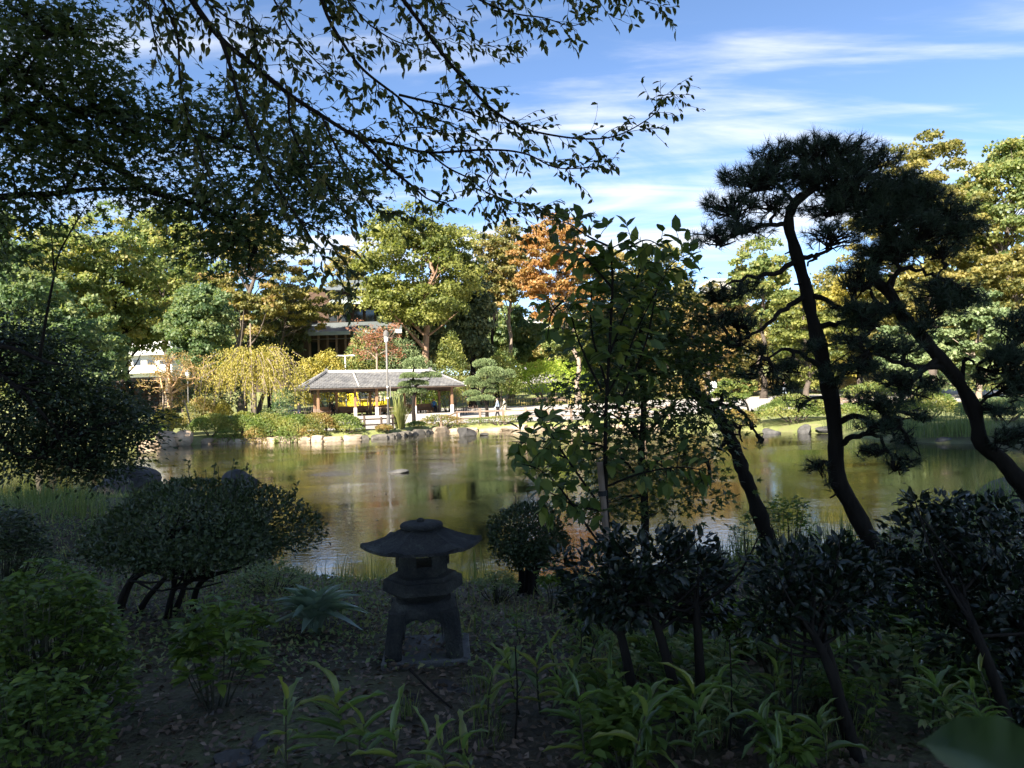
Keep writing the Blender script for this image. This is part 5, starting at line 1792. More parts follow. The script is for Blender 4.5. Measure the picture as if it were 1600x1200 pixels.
# ------------------------------------------------------------------ ginger / bamboo-grass plants
S_T = [strap(a_, n=6, base=.2, fold=.2) for a_ in (.02, .12, .25, .45)]


def sasa(label, px, py, Y, h, nl, L, seed, group, split, lean=None, spread=1.0, w=.17):
    rng = np.random.default_rng(seed)
    q = at(px, py, Y)
    g = np.array([q[0], Y, g1(q[0], Y)])
    root = thing('ginger_plant', label, 'plant', g, group)
    ld = np.array([rng.normal(0, .12), rng.normal(0, .12), 1]) if lean is None else np.array(lean, float)
    e = g + unit(ld) * h
    pt = smooth_path([g - np.array([0, 0, .02]), (g + e) / 2 + rng.normal(0, .012, 3), e], 6)
    MB().tube(pt, np.linspace(.006, .0035, 6), 5).build('stem', M['stem'], root)
    Ps, Xs, Ns, Ls, Ws = [], [], [], [], []
    a0 = rng.uniform(0, 6.28)
    for i in range(nl):
        t = .25 + .75 * i / (nl - 1)
        b_ = g + (e - g) * t
        a = a0 + i * math.pi + rng.normal(0, .55)
        upz = .05 + .75 * t ** 2 if i < nl - 1 else 1.6
        d = unit(np.array([math.cos(a) * spread, math.sin(a) * spread, upz]))
        l_ = L * rng.uniform(.7, 1.1) * (1 if i < nl - 1 else .9)
        Ps.append(b_); Xs.append(d); Ns.append((-math.cos(a) * .6, -math.sin(a) * .6, 1)); Ls.append(l_); Ws.append(l_ * w * rng.uniform(.8, 1.2))
    Ps, Xs, Ns = np.array(Ps), np.array(Xs), np.array(Ns)
    if split:
        for i in range(nl):
            V, F = scatter(Ps[i:i + 1], Xs[i:i + 1], Ns[i:i + 1], Ls[i], Ws[i], S_T[rng.integers(0, 4)])
            add('leaf', V, F, M['sasa'], root, smooth=True, tint=np.full(len(V), rng.random() * .9))
    else:
        leaves('foliage', Ps, Xs, Ns, np.array(Ls), np.array(Ws), S_T[rng.integers(1, 4)], M['sasa'], root, tint=rng.random(nl) * .7)
    return root


G_F = 'ginger plants along the front'
for i, (px, py, Y, h, nl, L, lab) in enumerate([
    (446, 1190, 2.95, .34, 8, .20, 'ginger plant with dark green lances at the front, leftmost of the row'),
    (545, 1150, 3.15, .26, 9, .24, 'yellowing arching ginger plant in front of the lantern'),
    (575, 1165, 3.05, .18, 6, .20, 'short ginger plant with one tall blade below the arching yellow one'),
    (622, 1210, 2.75, .24, 7, .21, 'ginger plant in the bottom centre with upright blades'),
    (700, 1215, 2.75, .22, 7, .18, 'ginger plant at the bottom, right of the centre blades'),
    (735, 1220, 2.72, .18, 7, .20, 'low ginger plant with long pale leaves at the bottom edge'),
    (668, 1185, 2.9, .16, 5, .15, 'small ginger sprout between the two bottom plants'),
    (765, 1130, 3.35, .26, 8, .16, 'ginger plant with yellow leaf tips right of the lantern stones'),
    (812, 1115, 3.5, .30, 9, .19, 'bushy ginger plant beside the thin dark cane'),
    (845, 1110, 3.5, .26, 8, .18, 'drooping ginger plant right of the thin dark cane'),
    (880, 1090, 3.7, .28, 8, .17, 'ginger plant with pale leaves left of the camellia trunks'),
    (910, 1120, 3.35, .26, 8, .17, 'shaded ginger plant at the left foot of the camellia')]):
    sasa(lab, px, py, Y, h, nl, L, 760 + i, G_F, True)
rng = np.random.default_rng(790)
for i in range(90):
    px = rng.uniform(900, 1600)
    Y = rng.uniform(2.7, 5.0)
    if Y > 4.3 and px < 1000:
        continue
    where = 'between the camellia trunks' if px < 1120 else 'under the bent-trunk camellia' if px < 1350 else 'below the broad camellia at the right edge'
    sasa('bamboo grass plant ' + where + (', in front' if Y < 3.6 else ', farther back'), px, 1100, Y, rng.uniform(.14, .36), int(rng.integers(8, 14)), rng.uniform(.13, .23), 800 + i, 'bamboo grass under the camellias', False, lean=(rng.normal(0, .3), rng.normal(0, .3), 1), w=.14)
for i in range(44):
    px, Y = rng.uniform(900, 1590), rng.uniform(2.8, 5.2)
    hgt = rng.uniform(45, 120)
    kind_ = ('herb', 'weed', 'bush', 'weed')[i % 4]
    where = 'between the camellia trunks' if px < 1120 else 'under the bent-trunk camellia' if px < 1350 else 'below the broad camellia at the right edge'
    q = at(px, 1000, Y)
    yb = 600 + (CAM_Z - g1(q[0], Y)) / Y * FPX + 18
    o = leafy_mound('%s leafy undergrowth plant %s%s' % ({'herb': 'bright green', 'weed': 'dull', 'bush': 'dark green'}[kind_], where, ', in front' if Y < 3.8 else ', farther back'), px, yb, hgt * rng.uniform(.7, 1.3), hgt, Y, M[kind_], int(rng.integers(60, 170)), rng.uniform(.04, .085), 5000 + i, name='undergrowth_plant', aspect=rng.uniform(.3, .6))
    o['group'] = 'mixed undergrowth under the camellias'
    o['category'] = 'plant'
for i in range(14):
    px, Y = rng.uniform(880, 1600), rng.uniform(2.8, 5.4)
    where = 'between the camellia trunks' if px < 1120 else 'under the bent-trunk camellia' if px < 1350 else 'below the broad camellia at the right edge'
    o = tuft('thin grass tuft in the undergrowth ' + where, px, Y, 60, rng.uniform(.12, .24), rng.uniform(.08, .2), 5100 + i, 'grass', 'grass_tuft', .006)
    o['group'] = 'grass tufts under the camellias'
# thin canes
for (px, y0, y1, Y, lab) in ((805, 1170, 1010, 3.2, 'thin dark upright cane among the front ginger plants'), (1235, 1190, 985, 2.9, 'thin dark cane left of the leaning camellia trunk'), (1140, 1190, 1000, 3.0, 'thin dark cane right of the third camellia trunk')):
    b_, e = at(px, y0, Y), at(px, y1, Y)
    b_[2] = g1(b_[0], Y)
    c_ = thing('cane', lab, 'cane', b_)
    MB().tube(smooth_path([b_, (b_ + e) / 2 + np.array([.01, 0, 0]), e], 6), [.005, .003], 5).build('stem', M['bark'], c_)
    MB().tube([(b_ + e) / 2 + np.array([.01, 0, 0]), (b_ + e) / 2 + np.array([.05, 0, .07])], .002, 4).build('twig', M['bark'], c_)
b_, e = at(640, 1055, 4.0), at(705, 1100, 3.6)
for q_ in (b_, e):
    q_[2] = g1(q_[0], q_[1]) + .02
tag(MB().tube(smooth_path([b_ + np.array([0, 0, .08]), (b_ + e) / 2 + np.array([0, 0, .03]), e], 6), [.008, .005], 5).build('fallen_stick', M['bark'], None, b_), 'dark fallen stick lying before the lantern slab', 'stick')


# ------------------------------------------------------------------ camellias
def camellia(label, stems, blobs, seed, leaf=.075, n=420, Y=3.4):
    rng = np.random.default_rng(seed)
    b0 = at(*stems[0][0][:2], stems[0][0][2])
    g = np.array([b0[0], stems[0][0][2], g1(b0[0], stems[0][0][2])])
    root = thing('camellia', label, 'shrub', g, 'camellias on the near bank')
    leaf *= .72
    C = np.array([at(a, b_, y_) for a, b_, rx, rz, y_ in blobs])
    for sp in stems:
        pts = [at(a, b_, y_) for a, b_, y_ in sp]
        pts[0][2] = g1(pts[0][0], pts[0][1]) - .03
        p = smooth_path(pts, 14)
        mb = MB()
        w = .027
        mb.tube(p, np.linspace(w, w * .6, 14), 8)
        for k in range(12):
            e = C[rng.integers(0, len(C))] + rng.normal(0, .10, 3)
            a = p[rng.integers(9, 14)]
            mb.tube(smooth_path([a, (a + e) / 2 + rng.normal(0, .03, 3), e], 6), np.linspace(w * .35, w * .1, 6), 5, cap=False)
        mb.build('trunk', M['bark'], root, smooth=True)
    for (a, b_, rx, rz, y_) in list(blobs):
        for _ in range(2):
            t_ = rng.uniform(0, 6.28)
            f_ = rng.uniform(.85, 1.2)
            blobs.append((a + rx * f_ * math.cos(t_), b_ - rz * f_ * abs(math.sin(t_)) * (1 if rng.random() < .7 else -1), rx * rng.uniform(.22, .4), rz * rng.uniform(.25, .45), y_ + rng.uniform(-.15, .15)))
    C = np.array([at(a, b_, y_) for a, b_, rx, rz, y_ in blobs])
    P, X, N = [], [], []
    for (a, b_, rx, rz, y_), c in zip(blobs, C):
        k = int(1.7 * n * rx * rz / 3000)
        rxm, rzm = rx * y_ / FPX, rz * y_ / FPX
        D = rdir(rng, k)
        r = .35 + .68 * rng.random(k) ** .5
        P.append(c + D * r[:, None] * np.array([rxm, rxm * .8, rzm]))
        X.append(unit(D + rdir(rng, k) * .7 + np.array([0, 0, .25])))
        N.append(unit(rdir(rng, k) * .7 + np.array([0, 0, 1.0]) + D * .3))
    P, X, N = np.vstack(P), np.vstack(X), np.vstack(N)
    sz = leaf * rng.uniform(.6, 1.2, len(P))
    leaves('crown', P, X, N, sz, sz * .52, T_LEAF, M['camellia'], root, tint=rng.random(len(P)))
    return root


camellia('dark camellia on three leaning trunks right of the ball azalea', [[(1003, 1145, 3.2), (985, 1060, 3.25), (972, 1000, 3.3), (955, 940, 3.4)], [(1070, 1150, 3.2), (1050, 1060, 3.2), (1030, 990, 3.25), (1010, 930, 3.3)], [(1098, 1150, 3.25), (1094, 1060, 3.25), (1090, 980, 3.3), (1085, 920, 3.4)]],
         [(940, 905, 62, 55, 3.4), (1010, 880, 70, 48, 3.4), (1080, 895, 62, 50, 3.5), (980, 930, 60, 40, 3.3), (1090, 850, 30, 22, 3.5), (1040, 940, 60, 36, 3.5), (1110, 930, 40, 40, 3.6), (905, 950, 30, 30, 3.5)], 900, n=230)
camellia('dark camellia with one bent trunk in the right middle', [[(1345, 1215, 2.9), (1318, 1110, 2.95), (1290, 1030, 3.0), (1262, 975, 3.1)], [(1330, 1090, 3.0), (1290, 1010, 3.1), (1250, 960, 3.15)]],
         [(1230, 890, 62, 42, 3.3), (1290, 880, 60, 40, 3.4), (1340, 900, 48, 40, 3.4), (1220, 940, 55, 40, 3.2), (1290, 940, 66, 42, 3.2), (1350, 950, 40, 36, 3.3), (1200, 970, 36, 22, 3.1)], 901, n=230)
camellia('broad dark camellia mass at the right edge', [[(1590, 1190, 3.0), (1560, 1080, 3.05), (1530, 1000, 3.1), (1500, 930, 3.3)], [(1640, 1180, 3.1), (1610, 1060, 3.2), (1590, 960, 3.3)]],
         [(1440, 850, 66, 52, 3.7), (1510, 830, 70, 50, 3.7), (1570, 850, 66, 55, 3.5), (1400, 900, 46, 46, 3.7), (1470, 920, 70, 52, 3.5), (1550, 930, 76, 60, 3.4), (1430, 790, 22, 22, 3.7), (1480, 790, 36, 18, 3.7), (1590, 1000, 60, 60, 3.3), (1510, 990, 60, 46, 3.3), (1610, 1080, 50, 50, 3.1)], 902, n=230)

# ------------------------------------------------------------------ grasses, weeds, fallen leaves
rng = np.random.default_rng(910)


def scatter_ground(n, x0, x1, y0, y1, cond=None):
    x = rng.uniform(x0, x1, n)
    y = y0 + (y1 - y0) * rng.random(n) ** 1.25
    keep = (np.abs(x) < y * .80 + .7) & (sdf(x, y) > .12)
    if cond is not None:
        keep &= cond(x, y)
    x, y = x[keep], y[keep]
    return np.stack([x, y, gz(x, y)], -1)


P = scatter_ground(90000, -9, 9, 2.3, 12.5)
P[:, 2] += rng.uniform(.004, .03, len(P))
P[:, 2] += np.where((np.abs(P[:, 0] - L0[0]) < .25) & (np.abs(P[:, 1] - LY) < .23), .058, 0)
X = np.stack([rng.normal(size=len(P)), rng.normal(size=len(P)), rng.normal(0, .3, len(P))], -1)
o = leaves('fallen_leaves', P, X, np.array([0, 0, 1.0]) + rng.normal(0, .45, P.shape), rng.uniform(.022, .065, len(P)), rng.uniform(.014, .038, len(P)), T_QUAD, M['litter'], kind='stuff')
o['label'] = 'brown fallen leaves over the shaded ground'


def patchy(x, y):
    return np.sin(x * 1.9 + 1.3 * np.sin(y * .8)) + np.sin(y * 1.6 + x * .7) + rng.normal(0, .8, x.shape) > -.2


P = scatter_ground(120000, -12, 10, 4.2, 17.5, patchy)
P[:, 2] += rng.uniform(.01, .07, len(P))
X = np.stack([rng.normal(size=len(P)), rng.normal(size=len(P)), rng.normal(.5, .5, len(P))], -1)
s_ = rng.uniform(.022, .055, len(P))
o = leaves('ground_weeds', P, X, np.array([0, 0, 1.0]) + rng.normal(0, .6, P.shape), s_, s_ * .55, T_QUAD, M['weed'], tint=rng.random(len(P)), kind='stuff')
o['label'] = 'low weeds covering the near bank'
P = scatter_ground(16000, -13, 10, 4.0, 18, lambda x, y: (sdf(x, y) < 3.5) | (x < -3))
h_ = rng.uniform(.06, .2, len(P)) * (1 + .25 * (P[:, 1] > 10))
X = np.stack([rng.normal(0, .35, len(P)), rng.normal(0, .35, len(P)), np.ones(len(P))], -1)
o = leaves('grass', P, X, rdir(rng, len(P)), h_, .006 + .0006 * P[:, 1], T_BLADE[1], M['grass'], tint=rng.random(len(P)), kind='stuff')
o['label'] = 'thin grass along the near shore'


for i, (px, Y, n, h, s_, lab) in enumerate([
    (95, 15.0, 160, .42, .8, 'tall grass clump on the left shore under the overhanging boughs'), (30, 14.5, 160, .42, .9, 'grass clump at the left edge of the shore'), (120, 13.0, 120, .3, .7, 'sunlit grass clump before the big left shore rock'), (236, 16.2, 60, .5, .2, 'arching grass tuft sitting on the left shore rocks'),
    (120, 11.5, 220, .45, .8, 'dim grass clump between the left bushes'), (60, 12.6, 220, .5, .9, 'dim grass clump left of the domed azalea'), (255, 12.5, 180, .5, .6, 'grass showing behind the domed azalea'),
    (520, 9.0, 36, .34, .35, 'thin weeds at the waterline left of the lantern'), (575, 8.9, 30, .36, .3, 'thin stalks at the waterline beside the lantern roof'), (735, 8.7, 36, .5, .35, 'thin tall stalks at the water right of the lantern'), (925, 8.7, 36, .32, .3, 'thin weeds at the water right of the ball azalea'),
    (1160, 9.2, 160, .42, .5, 'pale grass at the water left of the leaning trunk'), (1310, 9.4, 190, .55, .5, 'reedy grass at the water between the pine trunks'), (1260, 9.4, 140, .4, .4, 'short reeds at the foot of the airy shore shrub'), (1120, 8.2, 140, .3, .5, 'grass behind the three-trunk camellia'), (1560, 12.2, 140, .5, .7, 'grass at the shore by the right edge'),
    (1455, 28.0, 420, 1.05, 1.4, 'tall green reeds on the shady right bank'), (1520, 27.0, 360, 1.0, 1.2, 'tall reeds right of the rounded rock'), (1395, 30.5, 300, .9, 1.2, 'reeds left of the rounded rock on the right bank'), (1340, 34.2, 300, .8, 1.6, 'short grass along the far shore right of the pine')]):
    tuft(lab, px, Y, n, h, s_, 920 + i, w=.003 + .0006 * Y)

for i in range(9):
    px, Y = rng.uniform(600, 900), rng.uniform(2.9, 3.9)
    o = tuft('thin grass tuft among the ginger plants in front of the lantern', px, Y, 48, rng.uniform(.08, .16), rng.uniform(.06, .14), 5200 + i, 'reed', 'grass_tuft', .006)
    o['group'] = 'grass tufts among the front ginger plants'
n_ = 900
x_, y_ = rng.uniform(-22, 18, n_), rng.uniform(9, 46, n_)
d_ = sdf(x_, y_)
kp = (d_ < -.1) & ((d_ > -2.2) | (rng.random(n_) < .16))
P = np.stack([x_[kp], y_[kp], np.full(kp.sum(), .006)], -1)
X = np.stack([rng.normal(size=len(P)), rng.normal(size=len(P)), np.zeros(len(P))], -1)
o = leaves('floating_leaves', P, X, np.array([0, 0, 1.0]) + rng.normal(0, .05, P.shape), rng.uniform(.04, .10, len(P)), rng.uniform(.03, .06, len(P)), T_QUAD, M['litter'], kind='stuff')
o['label'] = 'fallen leaves drifting on the pond'

# out-of-focus leaf close to the lens
b_ = at(1660, 1178, .62)
NL = thing('broad_leaf_plant', 'big green leaf close by at the bottom right corner', 'plant', (b_[0], b_[1], g1(b_[0], b_[1])))
V, F = [], []
for i in range(13):
    t = i / 12
    hw = 74 * math.sin(math.pi * min(1, .06 + .94 * t) ** .85) ** .9 if i < 12 else 0
    cx, cy = 1690 - 252 * t, 1215 - 48 * t + 10 * math.sin(t * 6)
    for v in (-1, -.5, 0, .5, 1):
        V.append(at(cx + 6 * v, cy + hw * v + 4 * math.sin(i * 1.9) * abs(v), .50 - .05 * v - .03 * abs(v) + .006 * math.sin(i * 2.2) * v))
for i in range(12):
    for k in range(4):
        q_ = i * 5 + k
        F.append((q_, q_ + 1, q_ + 6, q_ + 5))
add('leaf', V, F, M['nearleaf'], NL, smooth=True)
gb = g1(b_[0], b_[1])
MB().tube(smooth_path([(b_[0] + .05, b_[1] + .02, gb), (b_[0] + .05, b_[1], (gb + b_[2]) / 2), b_], 8), [.006, .003], 6).build('stem', M['stem'], NL)

# ================================================================== NEAR TREES
def blob_tree(name, label, base, trunk_pts, blobs, mat, bark, leaf, cover, seed, tpl, r0, layers=.35, aspect=.9, cat='tree', group=None, branches=(), br_r=.03, droop=.25, sub=3, fill=1.0):
    """near tree: foliage masses read off the photograph at their own distances, joined to the trunk by limbs"""
    rng = np.random.default_rng(seed)
    base = np.array(base, float)
    root = thing(name, label, cat, base, group)
    mb = MB()
    tr = smooth_path(trunk_pts, 20)
    mb.tube(tr, np.linspace(r0, r0 * .3, 20), 9)
    paths = [tr]
    for br in branches:
        p = smooth_path([at(a, b_, y_) for a, b_, y_ in br], 12)
        j = np.argmin(np.linalg.norm(tr - p[0], axis=1))
        if np.linalg.norm(tr[j] - p[0]) > .05:
            p = np.vstack([smooth_path([tr[j], (tr[j] + p[0]) / 2 + np.array([0, 0, .1]), p[0]], 5)[:-1], p])
        mb.tube(p, np.linspace(br_r, br_r * .25, len(p)), 7)
        paths.append(p)
    allp = np.vstack(paths)
    P, X, N = [], [], []
    for (a, b_, rx, rz, y_) in blobs:
        c = at(a, b_, y_)
        rxm, rzm = rx * y_ / FPX, rz * y_ / FPX
        lp = leaf * FPX / y_
        k = int(cover * rx * rz * math.pi / (lp * lp * aspect * .5))
        ns = max(6, k // 14)
        D = rdir(rng, ns)
        S = c + D * (rng.random(ns) ** .45)[:, None] * np.array([rxm, rxm * .75, rzm])
        A = allp[np.argmin(np.linalg.norm(allp - c, axis=1))]
        for e in S[:max(3, ns // 14)]:
            mid = (A + e) / 2 + rng.normal(0, .08 * np.linalg.norm(e - A), 3)
            mb.tube(smooth_path([A, mid, e], 7), np.linspace(br_r * .45, br_r * .08, 7), 4, cap=False)
        q = np.repeat(S, 14, axis=0)
        sp = .14 * (leaf / .06)
        o_ = rng.normal(0, 1, q.shape) * np.array([sp, sp, sp * layers])
        P.append(q + o_)
        X.append(unit(o_ + rdir(rng, len(q)) * sp * .8) + np.array([0, 0, -droop]))
        N.append(np.array([0, 0, 1.0]) + rng.normal(0, .55, q.shape))
    mb.build('trunk', bark, root, smooth=True)
    P, X, N = np.vstack(P), np.vstack(X), np.vstack(N)
    sz = leaf * rng.uniform(.65, 1.15, len(P))
    leaves('crown', P, X, N, sz, sz * aspect, tpl, mat, root, tint=rng.random(len(P)))
    return root


# the big maple at the left, its boughs reaching in over the pond
mbase = (-8.2, 6.2, g1(-8.2, 6.2))
mt_ = [(-8.2, 6.2, mbase[2] - .1), (-8.1, 6.4, 2.4), (-7.7, 6.7, 4.2), (-7.0, 7.2, 5.8), (-6.2, 7.6, 7.2)]
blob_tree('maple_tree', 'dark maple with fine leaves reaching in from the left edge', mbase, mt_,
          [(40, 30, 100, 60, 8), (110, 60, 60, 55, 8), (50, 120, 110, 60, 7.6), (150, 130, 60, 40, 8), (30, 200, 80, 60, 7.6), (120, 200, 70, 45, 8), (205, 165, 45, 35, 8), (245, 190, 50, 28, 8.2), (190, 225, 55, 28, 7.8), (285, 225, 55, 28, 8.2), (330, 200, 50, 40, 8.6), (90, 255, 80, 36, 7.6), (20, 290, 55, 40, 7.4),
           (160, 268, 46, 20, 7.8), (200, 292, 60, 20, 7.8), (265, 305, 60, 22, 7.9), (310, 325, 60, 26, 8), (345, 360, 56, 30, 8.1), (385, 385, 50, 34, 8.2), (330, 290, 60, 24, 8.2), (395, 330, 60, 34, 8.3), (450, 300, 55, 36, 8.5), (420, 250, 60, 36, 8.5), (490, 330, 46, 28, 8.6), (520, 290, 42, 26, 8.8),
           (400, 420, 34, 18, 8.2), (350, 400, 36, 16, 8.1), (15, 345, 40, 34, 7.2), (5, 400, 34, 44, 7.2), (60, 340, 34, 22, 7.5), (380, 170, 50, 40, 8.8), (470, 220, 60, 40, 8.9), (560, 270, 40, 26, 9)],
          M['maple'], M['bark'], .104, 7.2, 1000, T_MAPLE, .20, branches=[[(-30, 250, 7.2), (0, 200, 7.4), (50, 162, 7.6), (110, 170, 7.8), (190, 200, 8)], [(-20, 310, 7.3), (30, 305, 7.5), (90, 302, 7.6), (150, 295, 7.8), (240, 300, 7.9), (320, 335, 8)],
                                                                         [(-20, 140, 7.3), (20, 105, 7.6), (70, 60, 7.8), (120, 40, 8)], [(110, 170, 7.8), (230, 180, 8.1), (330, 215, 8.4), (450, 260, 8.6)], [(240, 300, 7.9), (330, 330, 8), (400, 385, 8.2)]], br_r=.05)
# thin hanging sapling branches at the left
blob_tree('hanging_branch', 'bare forked branch rising before the left trees', at(78, 600, 9.5), [at(62, 560, 9.5), at(75, 480, 9.5), at(85, 430, 9.5), at(95, 390, 9.5), at(130, 330, 9.5)], [(140, 375, 20, 8, 9.5), (60, 470, 18, 12, 9.5)], M['maple'], M['bark'], .06, .5, 1001, T_MAPLE, .022,
          branches=[[(85, 430, 9.5), (80, 350, 9.5), (82, 270, 9.5)], [(95, 390, 9.5), (120, 345, 9.5), (150, 300, 9.5)]], br_r=.012)
# evergreen hanging over the water at the left
ebase = (-12.6, 9.5, g1(-12.6, 9.5))
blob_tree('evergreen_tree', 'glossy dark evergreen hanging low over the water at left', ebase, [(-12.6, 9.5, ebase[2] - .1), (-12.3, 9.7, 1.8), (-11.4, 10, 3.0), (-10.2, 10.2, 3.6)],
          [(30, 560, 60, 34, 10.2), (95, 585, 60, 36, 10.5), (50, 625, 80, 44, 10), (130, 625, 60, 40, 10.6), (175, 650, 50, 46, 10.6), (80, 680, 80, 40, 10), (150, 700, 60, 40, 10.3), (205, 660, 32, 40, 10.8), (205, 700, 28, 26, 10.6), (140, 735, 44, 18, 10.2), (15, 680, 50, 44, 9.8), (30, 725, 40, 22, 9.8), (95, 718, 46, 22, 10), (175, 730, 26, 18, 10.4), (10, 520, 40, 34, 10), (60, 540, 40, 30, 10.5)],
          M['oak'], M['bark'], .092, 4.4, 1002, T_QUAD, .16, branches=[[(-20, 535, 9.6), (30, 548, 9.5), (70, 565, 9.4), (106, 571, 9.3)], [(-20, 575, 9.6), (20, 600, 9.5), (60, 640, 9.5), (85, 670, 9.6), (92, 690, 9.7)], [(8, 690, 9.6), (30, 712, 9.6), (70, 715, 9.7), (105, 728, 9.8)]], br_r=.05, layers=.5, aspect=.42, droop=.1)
# fine-leaved dark maple in the middle
dbase = at(1006, 905, 7.0); dbase[2] = g1(dbase[0], 7.0)
blob_tree('maple_tree', 'slender dark maple behind the broad-leaved sapling', dbase, [dbase - np.array([0, 0, .05]), at(1008, 800, 7), at(1002, 710, 7), at(1006, 640, 7), at(1000, 560, 7), at(1003, 480, 7), at(998, 430, 7)],
          [(1000, 440, 60, 34, 7), (960, 470, 56, 34, 7), (1045, 480, 60, 36, 7.1), (990, 510, 70, 36, 7), (1060, 530, 56, 34, 7.1), (950, 540, 60, 34, 6.9), (1010, 570, 80, 34, 7), (1075, 590, 50, 34, 7.1), (930, 600, 56, 28, 6.9), (990, 620, 76, 28, 7), (1060, 650, 60, 28, 7.1), (930, 660, 52, 24, 6.9), (1000, 680, 80, 26, 7), (1080, 700, 46, 26, 7.1), (910, 712, 46, 20, 6.9), (970, 735, 60, 24, 6.9), (1050, 745, 60, 24, 7), (1085, 775, 40, 18, 7.1), (1010, 790, 60, 18, 7), (940, 790, 40, 18, 6.9), (1090, 545, 40, 30, 7.3), (1100, 640, 30, 24, 7.2)],
          M['maple'], M['bark'], .086, 6.4, 1003, T_MAPLE, .045, branches=[[(1003, 700, 7), (975, 660, 6.9), (940, 640, 6.8)], [(1003, 690, 7), (1035, 650, 7.1), (1070, 620, 7.2)], [(1006, 740, 7), (1040, 710, 7.1), (1075, 700, 7.2)], [(1007, 760, 7), (975, 720, 6.9), (940, 700, 6.8)], [(1002, 600, 7), (970, 540, 6.9), (950, 500, 6.9)], [(1003, 590, 7), (1040, 530, 7.1), (1060, 500, 7.1)]], br_r=.02)

# ------------------------------------------------------------------ broad-leaved sapling with its stake
rng = np.random.default_rng(1010)
SY = 5.4
sb = at(955, 955, SY); sb[2] = g1(sb[0], SY)
SP = thing('sapling', 'young tree with broad round leaves and several thin upright stems', 'tree', sb)
mb = MB()
stems = [[(955, 960), (950, 850), (946, 750), (947, 640), (957, 450), (952, 380)], [(947, 620), (975, 567), (995, 517), (1020, 465), (1040, 430)], [(960, 640), (987, 590), (1012, 525), (1030, 440), (1060, 405), (1085, 395)], [(940, 610), (920, 570), (902, 527), (892, 492), (880, 470)],
         [(952, 860), (930, 840), (877, 765), (843, 734), (815, 725)], [(948, 805), (886, 717), (857, 672), (835, 642)], [(952, 385), (920, 370), (890, 350), (868, 345)], [(952, 400), (985, 385), (1010, 375), (1035, 385)], [(950, 700), (910, 690), (870, 690), (800, 690)],
         [(947, 600), (925, 520), (925, 450), (935, 400)], [(957, 450), (930, 420), (905, 395), (870, 392)], [(950, 560), (980, 480), (1000, 420), (1005, 385)], [(948, 760), (1000, 740), (1060, 730), (1100, 735)], [(880, 470), (862, 490), (855, 530)], [(886, 717), (850, 700), (810, 690)], [(950, 800), (900, 790), (860, 770), (840, 760)]]
P, X, N = [], [], []
for i, st in enumerate(stems):
    off = rng.uniform(-.5, .35) if i else 0
    pts = [at(a, b_, SY + off * k / (len(st) - 1)) for k, (a, b_) in enumerate(st)]
    if i == 0:
        pts[0] = sb - np.array([0, 0, .05])
    p = smooth_path(pts, 30)
    mb.tube(p, np.linspace(.028, .006, 30) if i == 0 else np.linspace(.010, .003, 30), 6)
    L = np.linalg.norm(np.diff(p, axis=0), axis=1).sum()
    k = int(L / .042)
    for j in range(k):
        t = (.2 if i == 0 else .22) + .8 * (j + rng.random()) / k
        t = min(t, .999)
        if i == 0 and t < .45:
            continue
        f = t * 29
        q = p[int(f)]
        d = unit(p[min(29, int(f) + 1)] - p[max(0, int(f) - 1)])
        sd2 = unit(np.cross(d, rng.normal(size=3)))
        x_ = unit(d * .5 + sd2 * .9 + np.array([0, 0, -.35]))
        P.append(q + x_ * .02); X.append(x_); N.append(np.array([0, -.35, 1.0]) + rng.normal(0, .45, 3))
        if rng.random() < .55:                                  # short side twig with two or three leaves
            e = q + sd2 * rng.uniform(.08, .2) + np.array([0, 0, .02])
            mb.tube([q, (q + e) / 2 + np.array([0, 0, .01]), e], [.003, .0025, .002], 4, cap=False)
            for _ in range(3):
                x_ = unit(sd2 * .8 + rng.normal(0, .6, 3) + np.array([0, 0, -.3]))
                P.append(e - sd2 * rng.uniform(0, .06)); X.append(x_); N.append(np.array([0, -.35, 1.0]) + rng.normal(0, .45, 3))
mb.build('trunk', M['bark'], SP, smooth=True)
P, X, N = np.array(P), np.array(X), np.array(N)
sz = rng.uniform(.075, .145, len(P))
leaves('crown', P, X, N, sz, sz * .62, T_LEAF, M['sapling'], SP, tint=rng.random(len(P)) ** 1.6)
a, b_ = at(960, 960, SY - .05), at(937, 722, SY - .03)
a[2] = g1(a[0], a[1]) - .05
sk = thing('tree_stake', 'pale timber stake tied to the broad-leaved sapling', 'stake', a)
MB().tube([a, b_], [.026, .024], 8).build('shaft', M['timber'], sk)
MB().tube([a + (b_ - a) * .80, a + (b_ - a) * .83], .034, 8).build('tie', M['rubber'], sk)


